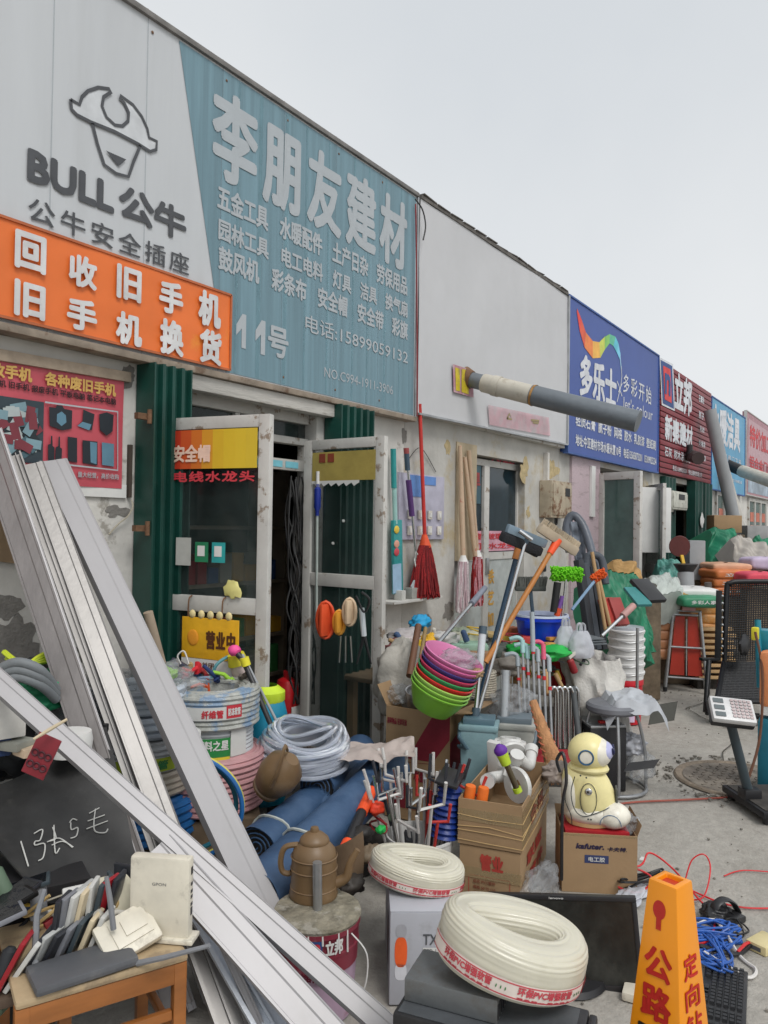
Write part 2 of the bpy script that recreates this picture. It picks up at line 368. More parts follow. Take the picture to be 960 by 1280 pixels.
# peeled patches: chipped plaster lying proud/recessed, irregular outlines
def patch(cx, cz, r, seed, parent, m, sx=1, n=26, y=WY):
    pts = []
    for k in range(n):
        a = 6.283 * k / n; q = r * (1 + .75 * noise.noise(V3((math.cos(a) * 1.7, math.sin(a) * 1.7, seed)))); pts.append((cx + q * sx * math.cos(a), cz + q * math.sin(a)))
    MB().prism(pts, Fr((0, y, 0)), -.001, .002 + .0004 * (seed % 5)).build('peeled_patch', m, parent, world=True, smooth=False)
for k, (px, py, r, sx, mm) in enumerate([(18, 800, .1, .9, 0), (30, 835, .12, 1, 0), (8, 760, .05, 1.5, 0), (160, 470, .05, 1, 0), (110, 815, .05, 1, 0), (505, 545, .05, .8, 0), (145, 640, .03, 2, 0), (90, 700, .02, 2, 0)]):
    X_, Z_ = XZ(px, py, WY); patch(X_, Z_, r, k + 3, U0, M_stain, sx)
M_ochre = mat('ochre_flake', (.45, .36, .20), rough=.9, var=.25, scale=20)
for k, (px, py, r, sx, mm) in enumerate([(655, 588, .1, 1, 1), (690, 588, .10, 1.6, 1), (577, 700, .05, 1, 0), (560, 560, .06, .8, 1), (700, 640, .05, 1, 0), (541, 640, .05, .6, 1), (660, 640, .06, .6, 1), (530, 780, .09, 1.2, 0), (560, 765, .08, 1, 0)]):
    X_, Z_ = XZ(px, py, WY); patch(X_, Z_, r, k + 23, U1, M_ochre if mm else M_stain, sx)

def rebate(pts, m, name, parent, w=.002): return MB().poly(pts, sg, w).build(name, m, parent, world=True)
# ---------------- sign A: the long printed board of the near shop
def signA():
    t = T('shop_sign', 'long weathered grey and teal board over the near shop with a bull head emblem', 'shop sign', (2.5, SY, 2.42))
    x0, x1, z0, z1 = -1.2, 4.89, 2.42, 4.10
    b = MB(); b.bb(x0, x1, SY, WY - .003, z0, z1); b.build('board', M_signW, t, world=True, smooth=False)
    a, c = XZ(225, 64), XZ(267, 358)
    s_ = (a[0] - c[0]) / (a[1] - c[1]); xt = a[0] + s_ * (z1 - .02 - a[1]); xb = a[0] + s_ * (z0 + .02 - a[1])
    MB().poly([(xb, z0 + .012), (x1 - .012, z0 + .012), (x1 - .012, z1 - .012), (xt, z1 - .012)], sg, .003).build('teal_panel', M_signB, t, world=True)
    f = MB(); f.bb(x0, x1 + .01, SY - .02, SY + .06, z1, z1 + .03); f.build('top_rail', M_rust if 0 else mat('dull_trim', (.20, .19, .18), rough=.6, metal=.4, var=.3, scale=12), t, world=True, bevel=.004)
    f = MB(); f.bb(x0, x1 + .01, SY - .025, SY + .07, z0 - .035, z0); f.build('bottom_rail', mat('rusty_trim', (.28, .23, .18), rough=.7, metal=.2, var=.35, scale=7, dirt=.7, dcol=(.12, .06, .03), dscale=6, dpos=.55), t, world=True, bevel=.004)
    f = MB(); f.bb(x1, x1 + .02, SY - .012, SY + .06, z0, z1); f.build('end_rail', M_steel, t, world=True)
    for k in range(7): MB().cyl((1.9 + .5 * k, SY - .01, z1 + .02), (1.9 + .5 * k, SY, z1 + .04), .006, n=6).build('bolt', M_rust, t, world=True)
    def tx(st, lb, rt, m, bold=0, sp=1.0, ital=0):
        (u0, v0), (u1, v1) = XZ(*lb), XZ(*rt)
        full = all(ord(c) > 255 for c in st)
        letters(t, st, u0, u1, v0, v1, sg, m, .006, bold, sp, ital, split=full)
    tx('李朋友建材', (263, 219), (508.5, 257), M_signT, .085, 1.28)
    tx('五金工具　水暖配件　土产日杂　劳保用品', (270.5, 261), (508.5, 347), M_signT, .09)
    tx('园林工具　电工电料　灯具　洁具　换气扇', (271.8, 299), (508.8, 378), M_signT, .09)
    tx('鼓风机　彩条布　安全帽　安全带　彩旗', (271.8, 337), (509, 403), M_signT, .09)
    for x_, y_ in ((294, 433), (318, 441)):
        (a0, b0), (a1, b1) = XZ(x_, y_), XZ(x_ + 13, y_ - 39); w_ = (a1 - a0)
        MB().poly([(a0 + w_ * .55, b0), (a1, b0), (a1, b1), (a0 + w_ * .6, b1), (a0, b1 - .07), (a0, b1 - .13), (a0 + w_ * .55, b1 - .085)], sg, .006).build('lettering', M_signT, t, world=True, smooth=False)
    tx('号', (333.5, 443.5), (360, 413), M_signT, .09)
    tx('电话:15899059132', (380.5, 414), (509.2, 438), M_signT, .03)
    tx('NO.C994-1911-3906', (404.5, 471), (490.5, 482.5), M_signT, .0)
    tx('BULL', (32.6, 226), (142.5, 231), M_char, .16, 1.0)
    tx('公牛', (147, 271), (232.5, 264), M_char, .12, .95)
    tx('公牛安全插座', (34, 275), (235.5, 320), M_char, .03, 1.25)
    # bull head in a hard hat, traced as strokes on the board
    def Z1(*a): return [XZ(a[i] * .375, a[i + 1] * .375) for i in range(0, len(a), 2)]
    lines = [Z1(232, 333, 236, 365, 255, 385, 300, 408, 380, 440, 460, 482, 498, 506, 518, 500, 520, 472, 494, 460, 488, 430, 470, 390, 440, 350, 398, 320, 396, 330, 412, 345, 426, 375, 424, 405, 405, 422, 380, 418, 352, 392, 337, 355, 342, 325, 368, 308, 362, 298, 325, 293, 290, 305, 270, 325, 262, 350, 232, 333),
             Z1(305, 412, 322, 480, 345, 550, 385, 580, 425, 590, 442, 540, 465, 486)]
    hel = MB().poly(lines[0][:19] + lines[0][19:-1], sg, .0045); hel.build('emblem_fill', mat('emblem_pale', (.56, .58, .60), rough=.5), t, world=True, smooth=False)
    e = MB()
    for l in lines: e.stroke(l, .016, sg, .0075)
    e.poly(Z1(350, 503, 392, 556, 418, 533), sg, .0075)
    e.build('emblem', M_char, t, world=True, smooth=False)
    for k in range(11):
        x = -.6 + k * .5; MB().rect(x, x + .006, z0, z1, sg, .0042).build('panel_seam', P('seam_grey', 128, 142, 150, bump=0, alpha=.3), t, world=True)
        for z in (z0 + .06, z1 - .06): MB().sphere((x + .03, SY - .004, z), (.008, .003, .008), 8, 6).build('rivet', M_rust, t, world=True)
    # stains in the teal face
    for k in range(9):
        x = 3.0 + k * .21 + rnd.uniform(-.05, .05); MB().rect(x, x + .012 + .02 * rnd.random(), z0 + .02, z1 - .02, sg, .0045).build('rain_streak', mat('streak', (.20, .36, .42), rough=.6, alpha=.5), t, world=True)
signA()
def banner():
    t = T('banner', 'orange banner fixed over the lower left of the long board', 'banner', (2, SY - .02, 2.42))
    (u1, v1) = XZ(289.5, 369, SY - .03); v0 = 2.44; u0 = -.3
    def fn(u, v):
        x = lerp(u0, u1, u); z = lerp(v0, v1, v)
        return V3((x, SY - .025 + .006 * noise.noise(V3((x * 2.5, z * 4, 3))) + .004 * noise.noise(V3((x * 9, z * 9, 3))), z))
    m = MB(); m.grid(fn, 60, 14); m.build('cloth', M_orange, t, world=True)
    e = MB()
    for a, b in (((u0, v1), (u1, v1)), ((u1, v0), (u1, v1)), ((u0, v0), (u1, v0))): e.bar((a[0], SY - .026, a[1]), (b[0], SY - .026, b[1]), .012, .012)
    e.build('edge_strip', mat('banner_edge', (.45, .12, .04)), t, world=True)
    F = Fr((0, SY - .038, 0))
    def row(s_, cs):
        for ch, (x0, y0, x1, y1) in zip(s_, cs):
            a = XZ(x0 * .375, y0 * .375, SY - .038); b = XZ(x1 * .375, y1 * .375, SY - .038)
            MB().text(ch, a[0], b[0], a[1], b[1], F, 0, .12).build('lettering', M_signW if 0 else mat('banner_letter_white', (.62, .62, .62), rough=.5), t, world=True, smooth=False)
    row('回收旧手机', [(48, 888, 156, 795), (228, 945, 325, 868), (388, 990, 473, 903), (530, 1035, 612, 952), (660, 1078, 738, 985)])
    row('旧手机换货', [(46, 1048, 153, 955), (222, 1090, 325, 1010), (385, 1140, 475, 1055), (532, 1175, 614, 1078), (664, 1205, 740, 1110)])
banner()
def signB():
    t = T('shop_sign', 'blank grey white board with a patched square hole for the stovepipe', 'shop sign', (6.4, SY, 2.42))
    m = MB(); (xa, za), (xb, zb) = XZ(521, 246), XZ(708, 369); z0a = XZ(521, 516)[1]; z0b = XZ(711, 556)[1]
    def fn(u, v):
        x = lerp(4.93, 7.93, u); zt = lerp(za, zb, u) + .01 * noise.noise(V3((x * 3, 0, 0))); z0 = lerp(z0a, z0b, u)
        return V3((x, SY - .01 + .012 * noise.noise(V3((x * 1.2, v * 2, 5))) * 1, lerp(z0, zt, v)))
    m.grid(fn, 40, 14); m.build('board', mat('blank_board', (.54, .545, .56), rough=.6, var=.05, scale=1.5, bump=.05, dirt=.3, dcol=(.42, .42, .42), dscale=2, dpos=.5, rpos=.3), t, world=True)
    MB().bb(4.93, 7.93, SY + .008, WY - .004, z0a - .0, za - .02).build('backing', M_whitem, t, world=True, smooth=False)
    f = MB(); f.bar((4.93, SY + .02, za + .015), (7.93, SY + .02, zb + .015), .08, .03)
    for k in range(14):
        x_ = 4.95 + k * .212; zz_ = lerp(za, zb, k / 14) + .034; MB().bar((x_, SY + .02 + rnd.uniform(-.01, .01), zz_ + rnd.uniform(-.006, .008)), (x_ + .2, SY + .02, zz_ + rnd.uniform(-.006, .012)), .09, .008).build('flashing_strip', mat('charred_trim', (.12, .11, .10), rough=.8, var=.4, scale=10), t, world=True)
    f.build('top_rail', mat('charred_trim', (.12, .11, .10), rough=.8, var=.4, scale=10), t, world=True)
    f = MB(); f.bar((4.93, SY - .012, z0a - .008), (7.93, SY - .012, z0b - .008), .03, .016); f.bar((7.945, SY - .012, z0b - .01), (7.945, SY - .012, zb), .03, .03)
    f.build('edge_rail', M_steel, t, world=True)
    F = Fr((0, SY - .024, 0))
    MB().poly([XZ(a, b, SY - .024) for a, b in ((566, 455), (591, 463), (592, 497), (567, 490))], F, .0).build('red_surround', mat('faded_red_paint', (.42, .22, .26), rough=.8, dirt=.6, dcol=(.55, .4, .42), dscale=14, dpos=.5), t, world=True)
    MB().poly([XZ(a, b, SY - .027) for a, b in ((569, 459), (575, 461), (575, 489), (570, 488))], Fr((0, SY - .027, 0)), .0).build('yellow_patch', P('yellow_board', 196, 176, 40, dirt=.5, dscale=9), t, world=True)
    MB().poly([XZ(a, b, SY - .027) for a, b in ((577, 461), (586, 463), (586, 493), (577, 490))], Fr((0, SY - .027, 0)), .0).build('yellow_patch', P('yellow_board', 0, 0, 0), t, world=True)
    MB().poly([XZ(a, b, SY - .024) for a, b in ((610, 506), (686, 522), (688, 545), (612, 531))], F, .0).build('pink_stain', mat('pink_stain', (.60, .38, .42), rough=.8, dirt=.9, dcol=(.50, .48, .49), dscale=5, dpos=.46, rpos=.2, alpha=.75), t, world=True)
    for q in ([(634, 523), (637, 517), (640, 524), (634, 523)], [(664, 525), (674, 526), (673, 529), (666, 528)]):
        MB().stroke([XZ(a, b, SY - .028) for a, b in q], .02, Fr((0, SY - .028, 0))).build('tape_mark', mat('brown_tape', (.3, .24, .12)), t, world=True)
signB()
def wire(name, pts, r, m, label, cat, k=6, n=6, group=None):
    P_ = smooth_path(pts, k); b = V3(P_[0]); o = MB().tube([p - b for p in P_], r, n).build(name, m); o.location = b
    tag(o, label, cat, group); return o
M_wireb = mat('black_wire', (.03, .03, .03), rough=.5, bump=0)
wire('cable', [at_y(519, 249, 3.11), at_y(528, 262, 3.10), at_y(532, 282, 3.09), at_y(529, 300, 3.09)], .006, M_wireb, 'loose black wire curling over the top left of the blank board', 'wire')
wire('cord', [at_y(519.5, 255, 3.105), at_y(521, 360, 3.105), at_y(521.5, 520, 3.105)], .006, P('dark_red_cord', 130, 40, 44), 'dark red cord hanging down the joint between the teal and blank boards', 'cord')
# ---------------- stovepipe
def stovepipe():
    t = T('stovepipe', 'long stovepipe sticking out of the blank board with beige middle sleeves', 'stovepipe', (5.85, SY, 2.9))
    A = at_y(586, 474, SY - .02); dr = (at_d(778, 523, 5.85) - A).normalized()
    B = A + dr * 0
    E_ = at_d(798, 527, 5.80); d = (E_ - A); n = d.normalized(); Ln = d.length
    # stations measured on the photograph
    def st(px, py):
        best = min(range(201), key=lambda k: abs(pj(A + d * k / 200)[0] - px)); return A + d * best / 200
    def pj(p):
        q = p - CAM; z = q.dot(_f); return (480 + 960 * q.dot(RGT) / z, 640 - 960 * q.dot(UPV) / z)
    M_pg = mat('grey_pipe', (.16, .18, .20), rough=.45, metal=.3, var=.12); M_pb = mat('beige_pipe', (.50, .47, .40), rough=.6, var=.12, dirt=.5, dcol=(.3, .25, .18), dscale=9, dpos=.58)
    s0, s1, s2, s3, s4 = st(586, 0), st(605, 0), st(617, 0), st(657, 0), st(667, 0)
    MB().cyl(A - n * .3, s1, .066, n=28).build('wall_section', M_pg, t, world=True)
    MB().tube([s1 - n * .01, s1, s2, s2, s2 + n * .06, s2 + n * .06, s3 + n * .1], [.074, .078, .078, .086, .086, .080, .080], 28).build('beige_sleeve', M_pb, t, world=True)
    MB().tube([s3 + n * .06, s3 + n * .08, s4, s4 + n * .01], [.084, .088, .088, .08], 28).build('rust_collar', mat('rust_collar', (.36, .19, .06), rough=.8, var=.5, scale=20), t, world=True)
    MB().tube([s4 - n * .02, E_, E_ - n * .001, s4 + n * .1], [.083, .083, .079, .079], 32, cap=False).build('outer_section', M_pg, t, world=True)
    MB().cyl(A - n * .04, A + n * .03, .10, .075, 20).build('flange', M_rust, t, world=True)
stovepipe()
# ---------------- sign C (blue)
def txf(t, F, st, lb, rt, m, bold=.02, sp=1.0, ital=0, y=SY, w=.004):
    (u0, v0), (u1, v1) = XZ(*lb, y), XZ(*rt, y)
    return letters(t, st, u0, u1, v0, v1, F, m, w, bold, sp, ital, split=(len(st) < 6 and ord(st[0]) > 255))
def frame_sign(t, x0, x1, z0, z1, m, fm=None):
    MB().bb(x0, x1, SY, WY - .003, z0, z1).build('board', m, t, world=True, smooth=False)
    f = MB(); e = .02; f.bb(x0 - .0, x1, SY - .012, SY + .05, z1, z1 + e); f.bb(x0, x1, SY - .012, SY + .05, z0 - e, z0); f.bb(x0 - e, x0, SY - .012, SY + .05, z0 - e, z1 + e); f.bb(x1, x1 + e, SY - .012, SY + .05, z0 - e, z1 + e)
    f.build('edge_trim', fm or M_steel, t, world=True, smooth=False)
M_lw = mat('sign_white', (.62, .64, .68), rough=.5, bump=0)
def signC():
    t = T('shop_sign', 'deep blue shop board with a rainbow ribbon of paint', 'shop sign', (9.7, SY, 2.43))
    frame_sign(t, 8.0, 11.50, 2.43, 4.13, M_blueS, P('trim_blue', 60, 90, 150))
    txf(t, sg, '多乐士', (724, 494), (770.5, 464), M_lw, .11)
    txf(t, sg, '多彩开始', (778.5, 490), (814, 485), M_lw, .03, 1.35)
    txf(t, sg, "let's colour", (779, 511), (815.5, 512), M_lw, .0)
    txf(t, sg, '轻质石膏  腻子粉  网格  胶水  乳胶漆  壁纸刷', (719, 532), (819.5, 551), M_lw, .07)
    txf(t, sg, '地址:中亚建材市场水暖米厦10号   电话13565873201  15309925234', (719, 557), (820, 571), M_lw, .07)
    # ribbon: coloured bands between two traced edges
    def Z4(*a): return [XZ(700 + a[i] * .2708, 360 + a[i + 1] * .2708) for i in range(0, len(a), 2)]
    up = Z4(78, 95, 100, 150, 118, 205, 150, 245, 180, 250, 205, 225, 228, 213, 255, 225, 268, 255, 277, 300, 282, 360)
    lo = Z4(76, 110, 90, 200, 112, 275, 150, 325, 185, 322, 205, 285, 228, 255, 245, 268, 262, 300, 275, 330, 280, 380)
    cols = [(214, 70, 60), (216, 92, 66), (226, 130, 70), (232, 178, 84), (196, 204, 90), (130, 190, 100), (96, 184, 150), (96, 190, 210), (120, 196, 225), (160, 200, 230)]
    for k, c_ in enumerate(cols):
        MB().poly([up[k], lo[k], lo[k + 1], up[k + 1]], sg, .004).build('paint_ribbon', P('ribbon_tint', *c_) if 0 else P('ribbon_%d' % k, *c_), t, world=True)
    s_ = MB(); s_.stroke(Z4(282, 360, 284, 410, 278, 460, 268, 500, 262, 525), .02, sg, .004); s_.stroke(Z4(262, 430, 270, 450, 274, 470, 285, 500), .02, sg, .0045); s_.stroke(Z4(286, 440, 276, 460, 268, 480), .02, sg, .005)
    s_.build('splash_figure', M_lw, t, world=True)
signC()
def signD():
    t = T('shop_sign', 'maroon shop board of horizontal slats with a white framed blue and red emblem', 'shop sign', (13.2, SY, 2.43))
    x0, x1, z0, z1 = 11.60, 14.95, 2.43, 4.10
    MB().bb(x0, x1, SY + .01, WY - .003, z0, z1).build('backing', mat('slat_gap', (.03, .01, .012)), t, world=True, smooth=False)
    n = 20; h = (z1 - z0) / n; first = None
    for k in range(n):
        z = z0 + h * (k + .5)
        if first is None: first = MB().box((0, 0, 0), (x1 - x0, .02, h * .82)).build('slat', M_maroon, t, bevel=.003); o = first
        else: o = first.copy(); C.objects.link(o); o.parent = t
        o.location = V3(((x0 + x1) / 2, SY, z)) - V3((13.2, SY, 2.43))
    F = Fr((0, SY - .014, 0)); y = SY - .014
    def z4(a, b): return XZ(700 + a * .2708, 360 + b * .2708, y)
    def pl(name, q, w, m): MB().poly([z4(a, b) for a, b in q], F, w).build(name, m, t, world=True, smooth=False)
    pl('logo_border', [(460, 320), (522, 352), (530, 568), (470, 540)], .0, M_lw)
    pl('logo_field', [(464, 332), (517, 360), (525, 558), (474, 532)], .003, P('logo_blue', 44, 74, 130))
    pl('logo_tile', [(474, 358), (508, 376), (514, 532), (482, 514)], .006, P('logo_red', 206, 60, 62))
    MB().text('n', *[z4(481, 488)[0], z4(508, 488)[0], z4(481, 488)[1], z4(508, 404)[1]], F, .009, .2).build('logo_letter', P('logo_blue', 0, 0, 0), t, world=True, smooth=False)
    for st, lb, rt, b in (('立邦', (527, 560), (610, 432), .12), ('新秦建材', (483, 700), (612, 640), .12), ('石灰  树木涂白剂', (483, 775), (600, 768), .03), ('电话:13899250231  地址:建材市场12号', (520, 842), (655, 853), .02), ('石膏粉', (640, 524), (665, 505), .03), ('腻子', (640, 600), (664, 578), .03), ('乳胶', (645, 662), (666, 645), .03), ('外墙漆', (640, 728), (670, 712), .03), ('真石漆', (640, 792), (672, 776), .03)):
        (u0, v0), (u1, v1) = z4(*lb), z4(*rt); letters(t, st, u0, u1, v0, v1, F, M_lw, .002, b * (1 if b > .1 else 2), split=b > .1)
signD()
def signE():
    t = T('shop_sign', 'cyan shop board with tall white characters behind the leaning pipes', 'shop sign', (16.5, SY, 2.43))
    frame_sign(t, 15.03, 18.3, 2.36, 4.05, M_cyan, P('trim_blue', 0, 0, 0))
    txf(t, sg, '水暖洁具', (889, 551), (925, 524), M_lw, .11); txf(t, sg, '管 道 阀 门 卫 浴', (900, 572), (926, 575), M_lw, .07); txf(t, sg, '电话 13070018826', (896, 597), (927, 601), M_lw, .05)
    t = T('shop_sign', 'pale framed shop board with red characters at the right edge', 'shop sign', (20.4, SY, 2.43))
    frame_sign(t, 18.5, 22.3, 2.40, 4.24, mat('board_rose', (.40, .22, .25), rough=.6, var=.2, scale=3), mat('trim_pale', (.5, .5, .48)))
    MB().rect(18.7, 22.1, 3.2, 4.1, sg, .004).build('red_panel', mat('panel_rose', (.50, .33, .36), rough=.6, var=.1), t, world=True)
    letters(t, '特价加工', 18.85, 21.9, 3.5, 4.0, sg, M_red, .008, .1, split=True)
    letters(t, '铝合金门窗', 18.85, 21.9, 3.02, 3.3, sg, M_red, .008, .06)
    MB().rect(18.7, 22.1, 2.45, 2.95, sg, .004).build('photo_panel', mat('panel_grey', (.3, .36, .42), rough=.6, var=.5, scale=2), t, world=True)
    for k, (xa, xb, c_, l) in enumerate(((22.5, 26.9, (120, 150, 170), 'grey blue'), (27.1, 32.9, (170, 90, 90), 'dull red'), (33.1, 39.9, (90, 120, 160), 'dull blue'))):
        t = T('shop_sign', l + ' shop board far along the row past the right edge', 'shop sign', (xa, SY, 2.43)); frame_sign(t, xa, xb, 2.4, 4.15, P('far_board_%d' % k, *c_))
        MB().text('建材批发', xa + .5, xb - .5, 2.9, 3.7, sg, .006, .04).build('lettering', M_lw, t, world=True, smooth=False)
signE()
# ---------------- green folding shutters, doors
def shutter(name_lab, x0, x1, z0, z1, y=SY - .06, dep=.14, folds=4, grp='green folding shutters', leaves=True):
    t = T('folding_shutter', name_lab, 'shutter', (x0, y, z0), group=grp)
    n = folds; wv = (x1 - x0) / n
    for k in range(n):
        a = x0 + k * wv
        m = MB(); q = [(0, 0), (wv * .15, 0), (wv * .25, .03), (wv * .75, .03), (wv * .85, 0), (wv * .985, 0), (wv * .985, dep), (0, dep)]
        F = Fr((a, y, z0), (1, 0, 0), (0, 1, 0))
        m.prism(q, F, 0, z1 - z0); m.build('leaf', M_green, t, world=True, smooth=False)
    return t
sh = shutter('tall dark green folding shutter left of the near shop door', 2.44, 2.68, .12, 2.385, folds=4)
for z in (.95, 1.55, 2.1):
    m = MB(); m.bb(2.37, 2.45, SY - .03, SY, z, z + .03); m.cyl((2.43, SY - .04, z - .02), (2.43, SY - .04, z + .05), .012, n=8); m.build('hinge', M_rust, sh, world=True)
shutter('dark green folding shutter right of the near shop door', 3.93, 4.30, .12, 2.385, folds=5)
shutter('narrow green shutter above the white meter box of the fourth shop', 11.95, 12.55, .1, 2.40, y=SY + .0, folds=3, dep=.08)
shutter('broad dark green shutter with a torn white sticker', 13.6, 14.9, .1, 2.42, y=SY - .05, folds=5)
def doors_near():
    t = T('door_frame', 'white painted frame and transom of the near shop doorway', 'door frame', (2.62, WY, 0))
    m = MB(); m.bb(2.62, 2.70, WY + .06, WY + .14, .12, 2.32); m.bb(3.86, 3.975, WY + .0, WY + .16, .12, 2.32); m.bb(2.705, 3.855, WY + .06, WY + .14, 2.25, 2.32); m.build('frame', M_whitem, t, world=True, bevel=.004)
    m = MB(); m.bb(2.705, 3.855, WY + .065, WY + .135, 2.11, 2.155); m.build('transom_rail', M_whitem, t, world=True, bevel=.004)
    m = MB(); m.bb(3.20, 3.235, WY + .07, WY + .13, 2.156, 2.249); m.build('mullion', M_whitem, t, world=True)
    for a, b in ((2.705, 3.199), (3.236, 3.855)): MB().bb(a, b, WY + .095, WY + .10, 2.156, 2.249).build('transom_pane', M_glassd, t, world=True, smooth=False)
    m = MB(); m.bb(3.82, 3.855, WY + .07, WY + .13, .13, 2.109); m.build('door_post', M_whitem, t, world=True, bevel=.004)
    m = MB(); m.bb(2.71, 3.819, WY + .07, WY + .13, 1.94, 2.01); m.build('head_rail', M_whitem, t, world=True, bevel=.003)
    for k in range(3): MB().bb(3.34 + k * .15, 3.46 + k * .15, WY + .066, WY + .069, 1.955, 1.995).build('sticker', P('pale_blue_sticker', 120, 190, 205), t, world=True)
    MB().bb(2.4, 4.2, WY - .08, WY + .2, 0.0, .12).build('threshold', M_conc, t, world=True, smooth=False)
    l = MB(); l.bb(2.45, 4.06, SY + .0, WY - .002, 2.30, 2.384); tag(l.build('lintel_beam', M_lintel, bevel=.01), 'chipped white lintel under the long board above the near doorway', 'lintel')
    # leaves
    def leaf(nm, hx, hy, ex, ey, zt, zb, rail, lab):
        L = math.hypot(ex - hx, ey - hy); ang = math.atan2(ey - hy, ex - hx)
        d = T('door_leaf', lab, 'door', (hx, hy, 0), ang, group=None)
        wd = .062
        def b(n_, x0, x1, z0, z1, m=M_whitem, y=.02, bev=.004): return MB().bb(x0, x1, -y, y, z0, z1).build(n_, m, d, bevel=bev)
        b('stile', 0, wd, zb, zt); b('stile', L - wd, L, zb, zt); b('top_rail', wd + .001, L - wd - .001, zt - wd, zt); b('mid_rail', wd + .001, L - wd - .001, rail - .04, rail + .04); b('bottom_rail', wd + .001, L - wd - .001, zb, zb + .09)
        b('pane', wd, L - wd, rail + .041, zt - wd - .001, M_glassd, .002, 0); b('pane', wd, L - wd, zb + .091, rail - .041, M_glassd, .002, 0)
        return d, L, wd
    # left leaf: hinge by the shutter, free edge to the street
    d, L, wd = leaf('l', 2.60, WY - .02, 2.742, 2.585, 2.13, .17, 1.19, 'open white door leaf with red and yellow lettering and a yellow plate')
    # frame of the visible face (seen from +x side? camera sees the -x face): U runs from the hinge outwards
    F = Fr((0, -.024, 0), (1, 0, 0), (0, 0, 1))
    a, b_ = wd + .005, L - wd - .005
    for k, c_ in enumerate(((190, 60, 38), (200, 84, 40), (208, 112, 42), (214, 150, 44), (218, 178, 46), (220, 186, 48), (220, 188, 50), (216, 186, 52))): MB().bb(lerp(a, b_, k / 8), lerp(a, b_, (k + 1) / 8) - .0002, -.0222, -.0205, 1.868, 2.064).build('tinted_film', P('film_%d' % k, *c_, rough=.4, bump=0, var=.04), d)
    MB().text('安全帽', a + .02, lerp(a, b_, .48), 1.90, 1.99, F, .002, .1).build('lettering', P('film_letter', 235, 200, 180), d, smooth=False)
    MB().text('电线水龙头', a + .03, b_ - .01, 1.80, 1.855, F, .002, .12, 1.15).build('lettering', P('print_red_bright', 205, 60, 70), d, smooth=False)
    for k, (x, c_) in enumerate(((.24, (30, 120, 80)), (.34, (40, 150, 150)))):
        q = MB().bb(x, x + .075, -.034, -.028, 1.40, 1.50).build('payment_placard', P('placard_%d' % k, *c_), d); MB().bb(x + .016, x + .058, -.0365, -.0345, 1.43, 1.482).build('blank_square', M_white, q)
    MB().bb(.12, .21, -.03, -.027, 1.38, 1.52).build('paper_note', mat('old_paper', (.45, .45, .42)), d)
    m = MB(); m.sphere((.46, -.03, 1.27), (.05, .008, .045), 12, 8, nz=.5, ns=3); m.build('torn_yellow_note', P('note_yellow', 214, 206, 130), d)
    MB().bb(.425, .50, -.034, -.028, .9, 1.0).build('paper_note', M_white, d)
    # hooks and the yellow plate
    for x in (.22, .42):
        MB().tube(smooth_path([(x, -.025, 1.23), (x, -.05, 1.21), (x, -.05, 1.12), (x + .015, -.05, 1.06)], 4), .004, 6).build('hook', M_rust, d)
    pl_ = T('hanging_plate', 'yellow plate reading open for business hung on the left door leaf', 'sign', d.matrix_basis @ V3((.2, -.07, .86)), d.matrix_basis.to_euler().z - .05)
    MB().bb(.0, .34, -.004, .004, .07, .27).build('plate', P('plate_yellow', 232, 176, 34, rough=.4), pl_, bevel=.002)
    MB().bb(.0, .34, -.004, .004, .0, .068).build('white_strip', M_white, pl_)
    F2 = Fr((0, -.005, 0)); MB().text('营业中', .15, .325, .12, .21, F2, .001, .1, 1.15).build('lettering', P('brown_ink', 90, 50, 20), pl_, smooth=False)
    MB().text('美团', .13, .2, .015, .055, F2, .001, .03).build('lettering', P('brown_ink', 90, 50, 20), pl_, smooth=False)
    m = MB(); m.sphere((.07, -.006, .17), (.035, .004, .04), 14, 8); m.build('round_badge', P('badge_orange', 226, 150, 40), pl_)
    for k in range(5): MB().sphere((.06 + k * .055, 0, .285), (.02, .01, .022), 10, 6).build('knob', P('knob_cream', 222, 205, 150), pl_)
    # right leaf
    d, L, wd = leaf('r', 3.76, WY - .0, 3.755, 2.61, 2.13, .2, 1.25, 'open white door leaf with grimy glass and tools hung on its rail')
    for z0_, z1_, c_ in ((1.93, 2.05, (190, 170, 80)),): MB().bb(wd + .01, L - wd, -.0222, -.0205, z0_ - .06, z1_).build('yellow_film', P('film_ochre', 176, 158, 84, alpha=.85), d)
    m = MB()
    m.poly([(.07, 1.87)] + [(.07 + k * .02, 1.845 + .012 * math.sin(k * 2.1)) for k in range(20)] + [(.45, 1.87)], F, .0)
    m.build('torn_white_print', M_white, d)
    for x in (.13, .2): MB().bb(x, x + .05, -.0255, -.024, 1.985, 2.04).build('red_sticker', P('sticker_brown', 130, 60, 40), d)
    for x, z in ((.33, 1.62), (.25, 1.48)): MB().sphere((x, -.021, z), (.011, .001, .009), 8, 6, nz=.5).build('paint_blot', M_white, d)
    return d
DR = doors_near()
# latch, brush
def pump():
    p = at_d(397, 615, 4.85)
    t = T('siphon_pump', 'blue and white hand siphon pump hanging on the door jamb', 'pump', p)
    MB().lathe([(.0, .05), (.012, .05), (.012, .03), (.022, .02), (.022, -.1), (.012, -.12), (.012, -.15), (.0, -.15)], 14).build('bulb', P('pump_blue', 30, 50, 140, rough=.4), t)
    MB().cyl((0, 0, .03), (0, 0, .13), .012, n=10).build('cap', M_white, t); MB().cyl((0, 0, -.14), (.01, 0, -.8), .008, n=8).build('tube', P('hose_pale', 170, 180, 175), t)
pump()
# ================================================================ things on the walls
def Wp(px, py, off=.03): p = at_y(px, py, WY - off); return p
